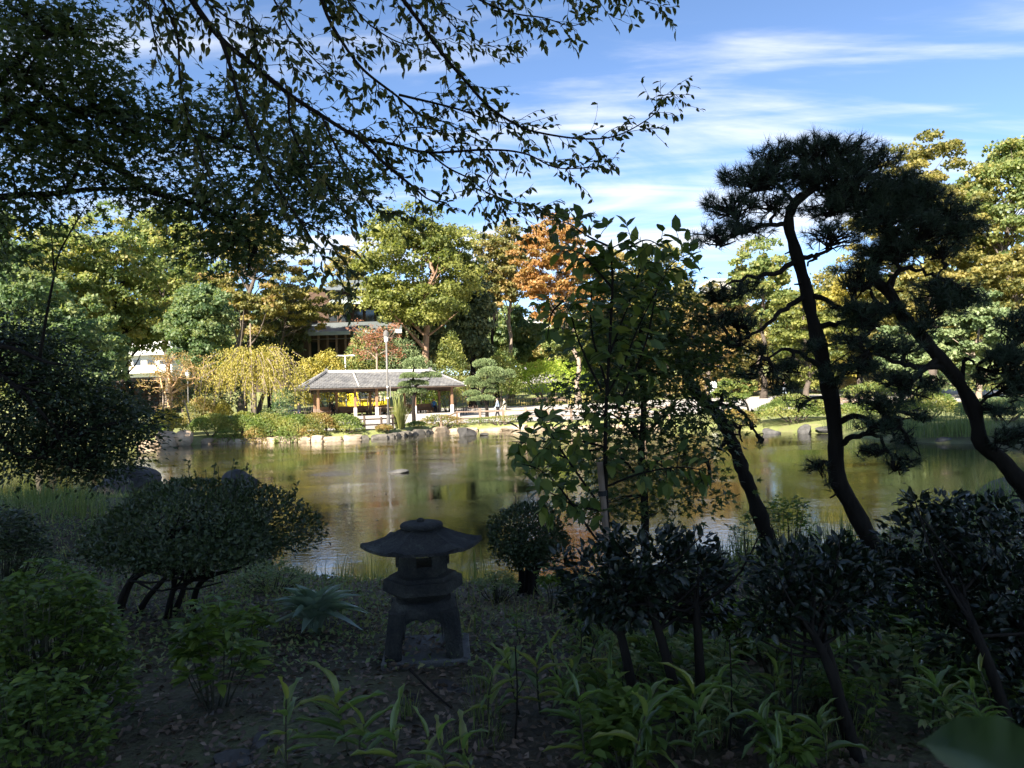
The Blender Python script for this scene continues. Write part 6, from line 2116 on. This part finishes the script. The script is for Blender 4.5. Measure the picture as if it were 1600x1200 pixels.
# ------------------------------------------------------------------ pines
def pine(label, trunk, r0, r1, boughs, pads, Y, seed, base_z=None, needle=.115, per=44):
    rng = np.random.default_rng(seed)
    tp = [at(a, b_, y_) for a, b_, y_ in trunk]
    if base_z is None:
        tp[0][2] = g1(tp[0][0], tp[0][1]) - .1
    root = thing('pine_tree', label, 'tree', (tp[0][0], tp[0][1], g1(tp[0][0], tp[0][1])), 'pines on the near bank')
    tr = smooth_path(tp, 44)
    rr = np.linspace(r0, r1, 44) * (1 + .08 * np.sin(np.arange(44) * 1.7) + rng.normal(0, .06, 44))
    rr[:3] *= (1.3, 1.15, 1.05)
    mb = MB()
    mb.tube(tr, rr, 14)
    tv_ = np.array(mb.v)
    ax_ = np.repeat(tr, 14, axis=0)
    mb.v = (ax_ + (tv_ - ax_) * rng.uniform(.86, 1.14, (len(tv_), 1))).tolist()
    for _ in range(9):                                         # broken stubs
        j = rng.integers(4, 40)
        d_ = unit(rng.normal(size=3) * np.array([1, 1, .5]))
        mb.tube([tr[j], tr[j] + d_ * (rr[j] + rng.uniform(.03, .10))], [.014, .008], 5)
    bp = [tr]
    for bo in boughs:
        pts = np.array([at(a, b_, y_) for a, b_, y_ in bo])
        j = np.argmin(np.linalg.norm(tr - pts[0], axis=1))
        pts[0] = tr[j]
        p = smooth_path(pts, 16)
        p[2:-1] += rng.normal(0, .012, p[2:-1].shape)
        w = min(.034, rr[j] * .5)
        mb.tube(p, np.linspace(w, w * .3, 16), 7, cap=False)
        bp.append(p)
    allp = np.vstack(bp)
    TP, TD = [], []
    for (a, b_, rx, rz, y_, dens) in pads:
        c = at(a, b_, y_)
        R = np.array([rx * y_ / FPX * 1.22, rx * y_ / FPX * .95, rz * y_ / FPX * .8])
        k = int(dens * (1.5 if dens < .75 else 1.0) * rx * rz / 24)
        D = rdir(rng, k)
        D[:, 2] = np.where((D[:, 2] < 0) & (rng.random(k) < .5), -D[:, 2], D[:, 2])
        S = c + D * (.25 + .75 * rng.random(k) ** .5)[:, None] * R
        A = allp[np.argmin(np.linalg.norm(allp - (c - np.array([0, 0, R[2] * .6])), axis=1))]
        hub = c - np.array([0, 0, R[2] * .45])
        p = smooth_path([A, (A + hub) / 2 + rng.normal(0, .05, 3), hub], 8)
        p[1:-1] += rng.normal(0, .012, (6, 3))
        mb.tube(p, np.linspace(.020, .012, 8), 6, cap=False)
        for s_ in S:                                           # crooked twigs out to each tuft
            st = p[rng.integers(3, 8)]
            m1 = st * .6 + s_ * .4 + rng.normal(0, .045, 3)
            m2 = st * .25 + s_ * .75 + rng.normal(0, .03, 3)
            mb.tube([st, m1, m2, s_], [.009, .007, .005, .004], 4, cap=False)
        TP.append(S)
        TD.append(unit(D * np.array([.8, .8, .4]) + np.array([0, 0, .75]) + rng.normal(0, .35, D.shape)))
    mb.build('trunk', M['bark'], root, smooth=True)
    TP, TD = np.vstack(TP), np.vstack(TD)
    n = len(TP) * per
    q = np.repeat(TP, per, axis=0)
    d = np.repeat(TD, per, axis=0)
    X = unit(d * .75 + rdir(rng, n) * 1.0)
    q = q - d * rng.uniform(0, .09, n)[:, None]
    leaves('crown', q, X, rdir(rng, n), needle * rng.uniform(.7, 1.1, n), .0048, T_NEEDLE, M['needle'], root, tint=np.repeat(rng.random(len(TP)), per))
    return root


pine('tall pine with curved dark trunk and flat spreading crown', [(1392, 905, 7.2), (1373, 864, 7.2), (1359, 844, 7.2), (1332, 792, 7.2), (1308, 747, 7.2), (1306, 692, 7.2), (1301, 637, 7.2), (1287, 569, 7.2), (1270, 500, 7.2), (1259, 450, 7.2), (1244, 394, 7.2), (1232, 352, 7.2), (1240, 319, 7.2), (1268, 296, 7.2), (1290, 270, 7.2)],
     .092, .040,
     [[(1236, 405, 7.2), (1199, 431, 7.1), (1161, 435, 7.0), (1130, 450, 6.9)], [(1247, 461, 7.2), (1217, 487, 7.1), (1187, 517, 7), (1142, 536, 6.9)], [(1232, 352, 7.2), (1180, 356, 7.1), (1131, 375, 7)], [(1238, 320, 7.2), (1215, 290, 7.3), (1185, 265, 7.3)], [(1240, 400, 7.2), (1278, 398, 7.1), (1262, 416, 7)], [(1260, 460, 7.2), (1296, 470, 7.1), (1322, 487, 7), (1345, 480, 7)],
      [(1285, 505, 7.2), (1330, 505, 7.1), (1360, 520, 7)], [(1303, 655, 7.2), (1335, 650, 7), (1360, 662, 6.9), (1362, 680, 6.9), (1385, 655, 6.8), (1400, 690, 6.8)], [(1307, 700, 7.2), (1340, 680, 7), (1375, 682, 6.9), (1395, 720, 6.8)], [(1265, 298, 7.2), (1310, 300, 7.1), (1360, 320, 7)], [(1306, 730, 7.2), (1290, 722, 7.1), (1282, 730, 7.1)], [(1290, 580, 7.2), (1262, 560, 7.1), (1225, 545, 7), (1200, 560, 6.9)]],
     [(1180, 285, 58, 40, 7.2, 1), (1140, 320, 40, 30, 7.1, 1), (1118, 362, 38, 22, 7, .9), (1165, 355, 40, 24, 7.1, .9), (1215, 245, 44, 30, 7.3, 1), (1265, 232, 44, 30, 7.2, 1), (1315, 232, 46, 30, 7.2, 1), (1255, 275, 50, 30, 7.2, .9), (1310, 280, 56, 40, 7.1, 1.1), (1360, 255, 44, 34, 7.1, 1), (1350, 310, 56, 40, 7, 1.1), (1290, 330, 50, 26, 7.1, .9), (1200, 320, 40, 24, 7.2, .8), (1400, 300, 44, 34, 7, 1),
      (1305, 365, 50, 24, 7.0, .8), (1385, 350, 50, 34, 6.9, 1), (1125, 460, 34, 22, 6.9, .8), (1165, 450, 26, 14, 7, .6), (1140, 490, 26, 16, 6.9, .5), (1150, 535, 32, 14, 6.9, .45), (1195, 545, 30, 14, 6.9, .45), (1230, 575, 34, 18, 7, .7), (1320, 480, 30, 16, 7, .6), (1345, 505, 30, 18, 7, .6), (1270, 540, 20, 14, 7, .5),
      (1180, 585, 34, 16, 6.9, .5), (1160, 500, 34, 16, 6.9, .5), (1110, 500, 26, 16, 6.8, .5), (1250, 630, 26, 12, 7, .4), (1340, 420, 34, 18, 7, .6), (1274, 728, 20, 16, 7.1, 1.0), (1295, 752, 10, 8, 7.1, .8), (1370, 705, 32, 18, 6.9, .5), (1410, 720, 30, 18, 6.8, .5), (1300, 590, 26, 16, 7, .6), (1215, 605, 34, 16, 7, .5)], 7.2, 1100)
pine('heavy pine leaning in from the right edge of the near bank', [(1668, 840, 7.0), (1640, 808, 7.0), (1600, 765, 7.0), (1586, 744, 7), (1559, 713, 7), (1533, 692, 7), (1524, 648, 7), (1498, 596, 7), (1461, 551, 7), (1435, 521, 7), (1412, 495, 7), (1390, 457, 7), (1362, 431, 7), (1375, 395, 7), (1400, 360, 7)],
     .086, .042,
     [[(1390, 457, 7), (1410, 420, 6.9), (1440, 425, 6.9), (1462, 430, 6.8), (1475, 420, 6.8)], [(1400, 470, 7), (1388, 440, 6.9), (1405, 425, 6.9)], [(1412, 490, 7), (1380, 480, 6.9), (1362, 460, 6.9), (1360, 445, 6.9)], [(1395, 470, 7), (1370, 500, 6.9), (1352, 530, 6.8)], [(1470, 570, 7), (1430, 575, 6.9), (1390, 560, 6.8), (1345, 545, 6.7)], [(1499, 596, 7), (1510, 560, 7), (1530, 575, 6.9)], [(1460, 560, 7), (1420, 600, 6.8), (1400, 640, 6.8), (1380, 660, 6.7)], [(1400, 365, 7), (1440, 340, 6.9), (1490, 330, 6.8)], [(1400, 365, 7), (1440, 380, 6.9), (1480, 370, 6.8)]],
     [(1402, 280, 38, 24, 6.9, 1), (1432, 300, 38, 26, 6.9, 1), (1390, 330, 44, 28, 6.9, 1), (1525, 350, 26, 18, 6.8, .8), (1440, 510, 34, 16, 6.8, .5), (1410, 545, 34, 16, 6.8, .5), (1460, 600, 26, 14, 6.8, .4), (1380, 480, 30, 18, 6.9, .6), (1330, 530, 34, 16, 6.8, .5), (1420, 690, 30, 14, 6.7, .4), (1360, 660, 30, 14, 6.7, .4), (1440, 310, 46, 34, 6.9, 1), (1480, 335, 44, 30, 6.8, 1), (1445, 355, 50, 30, 6.8, 1), (1500, 365, 34, 22, 6.8, .9), (1410, 385, 44, 30, 6.9, .9), (1470, 390, 40, 18, 6.8, .6), (1370, 400, 40, 30, 7, .9), (1350, 440, 30, 24, 7, .7), (1475, 455, 46, 30, 6.8, 1), (1505, 470, 36, 24, 6.8, .9), (1455, 480, 34, 18, 6.8, .7), (1370, 540, 44, 24, 6.8, .8), (1340, 575, 40, 22, 6.7, .7), (1395, 590, 36, 20, 6.8, .6), (1385, 630, 40, 20, 6.7, .5),
      (1430, 610, 34, 16, 6.8, .5), (1350, 620, 30, 16, 6.7, .5), (1400, 665, 34, 16, 6.7, .5), (1440, 650, 26, 14, 6.8, .4), (1540, 590, 24, 16, 6.9, .5), (1350, 490, 34, 22, 6.9, .7), (1560, 640, 26, 18, 6.9, .5), (1580, 560, 36, 40, 6.7, 1.0), (1600, 505, 34, 34, 6.7, 1.0), (1610, 600, 36, 40, 6.7, 1), (1590, 680, 36, 26, 6.8, .6)], 7.0, 1101)
pine('thin leaning pine trunk with a broken top beside the dark maple', [(1206, 865, 8.0), (1196, 835, 8), (1178, 780, 8), (1160, 735, 8), (1148, 700, 8), (1132, 665, 8), (1115, 640, 8), (1088, 615, 7.9), (1072, 585, 7.9), (1060, 560, 7.8)],
     .085, .05,
     [[(1122, 640, 8), (1128, 620, 7.9), (1115, 614, 7.9)], [(1118, 616, 7.9), (1140, 636, 7.8), (1160, 643, 7.7), (1172, 660, 7.7), (1190, 690, 7.7)], [(1140, 690, 8), (1122, 700, 7.9), (1105, 720, 7.8)], [(1160, 643, 7.7), (1150, 665, 7.7), (1160, 690, 7.6)]],
     [(1092, 752, 22, 14, 7.8, .8), (1190, 690, 16, 8, 7.7, .45), (1165, 660, 20, 12, 7.7, .3), (1075, 720, 26, 14, 7.8, .5), (1150, 625, 20, 10, 7.8, .3), (1100, 560, 30, 22, 7.8, .7), (1070, 530, 30, 20, 7.8, .5)], 8.0, 1102, per=34)

# ------------------------------------------------------------------ zelkova boughs hanging into the sky from the left
rng = np.random.default_rng(1200)
zb_ = (-4.6, -1.4, g1(-4.6, -1.4))
ZT = thing('zelkova_tree', 'overhanging tree boughs with drooping pointed leaves across the top', 'tree', zb_)
mb = MB()
ZY = 4.6
S0 = at(285, -40, ZY)
trk = smooth_path([(zb_[0], zb_[1], zb_[2] - .1), (-4.5, -1.2, 2.4), (-4.2, -.2, 4.3), (-3.4, 1.8, 5.3), (-2.7, 3.4, 5.4), tuple(S0)], 26)
mb.tube(trk, np.linspace(.24, .040, 26), 10)
hi = smooth_path([trk[16], (-2.2, 2.9, 5.75), (-1.2, 3.8, 5.75), (-.2, 4.3, 5.55), (.8, 4.7, 5.3)], 26)
mb.tube(hi, np.linspace(.08, .02, 26), 8)
ZL = [
    # main boughs: (photo polyline, distance at start, at end, radius start, end)
    ([(285, -40), (300, 0), (345, 60), (390, 97), (450, 146), (502, 180), (556, 212), (612, 225), (669, 238), (762, 234), (820, 240), (870, 262), (930, 262)], 4.6, 5.0, .024, .003),
    ([(556, 212), (605, 259), (642, 289), (669, 311), (700, 322)], 4.7, 4.9, .014, .003),
    ([(495, -40), (504, 4), (522, 45), (564, 105), (620, 150), (657, 180), (695, 191), (740, 215)], 4.6, 5.0, .017, .003),
    ([(623, 148), (710, 169), (762, 187), (810, 195)], 4.8, 5.0, .009, .002),
    ([(615, -40), (631, 0), (661, 41), (687, 79), (725, 124), (762, 165), (800, 191), (837, 206), (912, 217), (969, 210), (1025, 176), (1036, 150), (1058, 148)], 4.6, 5.2, .016, .002),
    ([(250, -40), (255, 0), (277, 56), (281, 124), (292, 180), (315, 240), (330, 290)], 4.5, 4.6, .012, .003),
    ([(228, -40), (232, 11), (244, 67), (247, 94)], 4.5, 4.5, .008, .003),
    ([(345, 60), (360, 105), (375, 161), (397, 217), (420, 270), (442, 307), (469, 345), (499, 394), (510, 416)], 4.5, 4.7, .014, .003),
    ([(382, -40), (386, 0), (397, 56), (409, 109), (415, 150)], 4.6, 4.7, .009, .003),
    ([(762, 240), (774, 262), (762, 285), (785, 319), (792, 334), (840, 330)], 4.9, 5.0, .006, .002),
    ([(690, -40), (740, -5), (800, 20), (850, 28), (890, 40), (915, 34)], 4.7, 5.0, .010, .002),
    ([(780, -50), (850, -20), (920, -8), (980, -4), (1030, 8)], 4.8, 5.0, .009, .002),
    ([(540, -40), (560, 20), (610, 60), (650, 70), (700, 60)], 4.8, 5.0, .009, .002),
    ([(430, -40), (440, 20), (470, 70), (520, 120), (560, 150)], 4.8, 4.9, .010, .002),
    ([(450, 146), (455, 200), (480, 250), (520, 300), (545, 350)], 4.6, 4.8, .009, .002),
    ([(502, 180), (530, 240), (560, 290), (590, 330), (640, 330)], 4.6, 4.8, .009, .002),
    ([(320, -40), (345, 20), (420, 60), (470, 110)], 4.7, 4.8, .009, .002),
    ([(660, -40), (700, 30), (740, 60), (790, 80)], 4.9, 5.1, .008, .002),
    ([(669, 238), (700, 262), (735, 280), (760, 300), (800, 315), (850, 330), (900, 345)], 4.9, 5.1, .007, .002),
    ([(612, 225), (640, 200), (690, 205), (720, 225)], 4.8, 5.0, .006, .002),
    ([(469, 345), (500, 360), (530, 400), (560, 440), (540, 470)], 4.7, 4.8, .006, .002),
]
P, X, N, S = [], [], [], []


def leafy_twig(a, d, L, r):
    """crooked twig with alternating drooping leaves"""
    k = max(4, int(L / .05))
    pts = [a]
    dd = d.copy()
    for _ in range(k):
        dd = unit(dd + rng.normal(0, .16, 3) + np.array([0, 0, -.05]))
        pts.append(pts[-1] + dd * L / k)
    pts = np.array(pts)
    mb.tube(pts, np.linspace(r, .0012, len(pts)), 4, cap=False)
    s = 1
    for j in range(1, len(pts)):
        for _ in range(1 + (rng.random() < .45)):
            if rng.random() < .18:
                continue
            s = -s
            t = unit(pts[j] - pts[j - 1])
            side = unit(np.cross(t, np.array([0, 0, 1.0])) + 1e-6) * s
            x_ = unit(t * .45 + side * .55 + np.array([0, 0, -rng.uniform(-.1, .7)]) + rng.normal(0, .22, 3))
            P.append(pts[j] - (pts[j] - pts[j - 1]) * rng.random()); X.append(x_); N.append(np.array([0, 0, 1.0]) + rng.normal(0, .6, 3)); S.append(rng.uniform(.04, .078))
    return pts


for (pl, y0, y1, r0, r1) in ZL:
    pts = [at(a, b_, y0 + (y1 - y0) * i / (len(pl) - 1)) for i, (a, b_) in enumerate(pl)]
    if pl[0][1] < -30 and pl[0][0] != 285:
        j = np.argmin(np.linalg.norm(hi - pts[0], axis=1))
        pts = [hi[j]] + pts
    p = smooth_path(pts, 12 * len(pts))
    mb.tube(p, np.linspace(r0, r1, len(p)), 6, cap=False)
    L = np.r_[0, np.cumsum(np.linalg.norm(np.diff(p, axis=0), axis=1))]
    s = .10
    while s < L[-1]:
        j = min(len(p) - 2, int(np.searchsorted(L, s)))
        t = unit(p[j + 1] - p[j])
        side = unit(np.cross(t, rng.normal(size=3)))
        side[1] *= .6
        d = unit(t * .75 + side * .8 + np.array([0, 0, -.12]))
        frac = s / L[-1]
        tw = leafy_twig(p[j], d, rng.uniform(.10, .42) * (1.1 - .45 * frac), max(.0022, r1))
        if rng.random() < .55:
            q = tw[len(tw) // 2]
            leafy_twig(q, unit(d + rng.normal(0, .6, 3)), rng.uniform(.10, .24), .002)
        s += rng.uniform(.034, .068)
    leafy_twig(p[-1], unit(p[-1] - p[-3]), .12, .002)
mb.build('trunk', M['bark'], ZT, smooth=True)
P, X, N, S = np.array(P), np.array(X), np.array(N), np.array(S)
leaves('crown', P, X, N, S, S * .52, T_LEAF, M['zelkova'], ZT, tint=rng.random(len(P)))


# ================================================================== PEOPLE
def person(label, p, heading, top, bottom, pose='stand', h=1.66, seed=0, carry=None, shoe='c_black'):
    rng = np.random.default_rng(seed)
    k = h / 1.66
    root = thing('person', label, 'person', p, 'people across the pond')
    J, E_, R, T = [], [], [], []

    def j(pos, r, par, tagm):
        J.append(pos); R.append(r); T.append(tagm)
        if par is not None:
            E_.append((par, len(J) - 1))
        return len(J) - 1
    st = .20 if pose == 'walk' else .02
    sit = pose == 'sit'
    dz = -.42 if sit else 0
    pel = j((0, 0, .93 + dz), .125, None, 'b')
    ch = j((0, .0, 1.20 + dz), .135, pel, 't')
    nb = j((0, .0, 1.40 + dz), .085, ch, 't')
    nk = j((0, .01, 1.46 + dz), .050, nb, 's')
    hd = j((0, .02, 1.545 + dz), .082, nk, 's')
    j((0, .015, 1.625 + dz), .070, hd, 's')
    j((0, .105, 1.545 + dz), .016, hd, 's')
    for s in (-1, 1):
        sh = j((s * .165, 0, 1.37 + dz), .058, nb, 't')
        sw = -s * st * .7
        el = j((s * .225, sw * .5 - .02, 1.11 + dz), .044, sh, 't')
        wr = j((s * .215, sw + .08 + (.14 if sit else 0), .90 + dz + (.05 if sit else 0)), .030, el, 't')
        hn = j((s * .205, sw + .11 + (.16 if sit else 0), .83 + dz + (.04 if sit else 0)), .026, wr, 's')
        for f in range(5):
            o_ = (f - 2) * .014
            j((s * (.205 - (.02 if f == 0 else 0)), sw + .12 + o_ + (.17 if sit else 0), (.765 if f else .80) - abs(f - 2) * .004 + dz + (.03 if sit else 0)), .0085, hn, 's')
        hp = j((s * .085, 0, .88 + dz), .092, pel, 'b')
        if sit:
            kn = j((s * .10, .42, .50), .065, hp, 'b')
            an = j((s * .10, .44, .09), .042, kn, 'b')
            j((s * .10, .57, .035), .036, an, 'f')
        else:
            kn = j((s * .09, s * st * .6 + .03, .49), .066, hp, 'b')
            an = j((s * .09, s * st * 1.1 - .03, .09), .043, kn, 'b')
            j((s * .095, s * st * 1.1 + .11, .035), .036, an, 'f')
    c_, s_ = math.cos(heading), math.sin(heading)
    V = [((x * c_ - y * s_) * k, (x * s_ + y * c_) * k, z * k) for x, y, z in J]
    me = bpy.data.meshes.new('skeleton')
    me.from_pydata(V, E_, [])
    ob = bpy.data.objects.new('skeleton', me)
    COL.objects.link(ob)
    md = ob.modifiers.new('skin', 'SKIN')
    for i, sv in enumerate(me.skin_vertices[0].data):
        sv.radius = (R[i] * k, R[i] * k)
        sv.use_root = (i == 0)
    ob.modifiers.new('sub', 'SUBSURF').levels = 1
    dg = bpy.context.evaluated_depsgraph_get()
    dg.update()
    ev = ob.evaluated_get(dg).to_mesh()
    vv = np.array([v.co[:] for v in ev.vertices])
    ff = [tuple(f.vertices) for f in ev.polygons]
    bpy.data.objects.remove(ob)
    JV = np.array(V)
    names = ['t', 'b', 's', 'f']
    cen = np.array([vv[list(f)].mean(0) for f in ff])
    dist = np.linalg.norm(cen[:, None] - JV[None], axis=2) - np.array(R)[None] * k
    mi = [names.index(T[q]) for q in dist.argmin(1)]
    add('body', vv + np.array(p), ff, None, root, smooth=True, mats=[M[top], M[bottom], M['skin'], M[shoe]], midx=mi)
    hc = np.array([0, .0, 1.585 + dz]) * k
    D = rdir(rng, 1)
    import bmesh
    bb = bmesh.new()
    bmesh.ops.create_icosphere(bb, subdivisions=2, radius=1)
    hv = np.array([v.co[:] for v in bb.verts]); hf = [tuple(v.index for v in f.verts) for f in bb.faces]
    bb.free()
    hv = hv * np.array([.094, .105, .098]) * k
    hv[:, 1] = np.where((hv[:, 1] > .02) & (hv[:, 2] < .045), .02, hv[:, 1])
    hv = hv + hc + np.array([0, -.012 * k, .012 * k])
    hw = np.stack([hv[:, 0] * c_ - hv[:, 1] * s_, hv[:, 0] * s_ + hv[:, 1] * c_, hv[:, 2]], -1) + np.array(p)
    add('hair', hw, hf, M['hair'], root, smooth=True)
    for s in (-1, 1):
        e = np.array([s * .03, .088, 1.562 + dz]) * k
        e = np.array([e[0] * c_ - e[1] * s_, e[0] * s_ + e[1] * c_, e[2]]) + np.array(p)
        MB().box(e, (.014, .010, .008)).build('eye', M['hair'], root)
    if carry:
        e = np.array([.19, -.14, 1.12 + dz]) * k
        e = np.array([e[0] * c_ - e[1] * s_, e[0] * s_ + e[1] * c_, e[2]]) + np.array(p)
    return root


def pp(px, Y, dz=0.0):
    q = ground_at(px, Y)
    q[2] += dz
    return q


person('walker in a grey-blue jacket over white with black trousers', pp(777, 51.2, .05), rad(80), 'c_paleblue', 'c_black', 'walk', 1.68, 1)
person('walker in a cream jacket and beige trousers by the railing', pp(788, 51.0, .05), rad(75), 'c_cream', 'c_beige', 'walk', 1.66, 2, shoe='c_white_cloth')
person('person in dark clothes standing left of the pavilion', pp(455, 57.5), rad(200), 'c_navy', 'c_black', 'stand', 1.65, 3)
person('second dark-dressed person left of the pavilion, farther back', pp(467, 61), rad(150), 'c_black', 'c_navy', 'stand', 1.62, 4)
person('dark-dressed person sitting under the pavilion roof', pv(2.2, PD - .45, .02), rad(180) + rzp, 'c_black', 'c_black', 'sit', 1.66, 5)
person('person in blue sitting at the right end of the pavilion', pv(PL - 1.0, PD - .45, .02), rad(180) + rzp, 'c_blue', 'c_navy', 'sit', 1.66, 6)
person('tiny figure in dark clothes on the path above the lime azaleas', pp(822, 125, .06), rad(10), 'c_grey', 'c_black', 'walk', 1.66, 7)
person('person in pale clothes walking behind the tall pine', pp(1226, 82, .05), rad(120), 'c_grey', 'c_paleblue', 'walk', 1.66, 8)
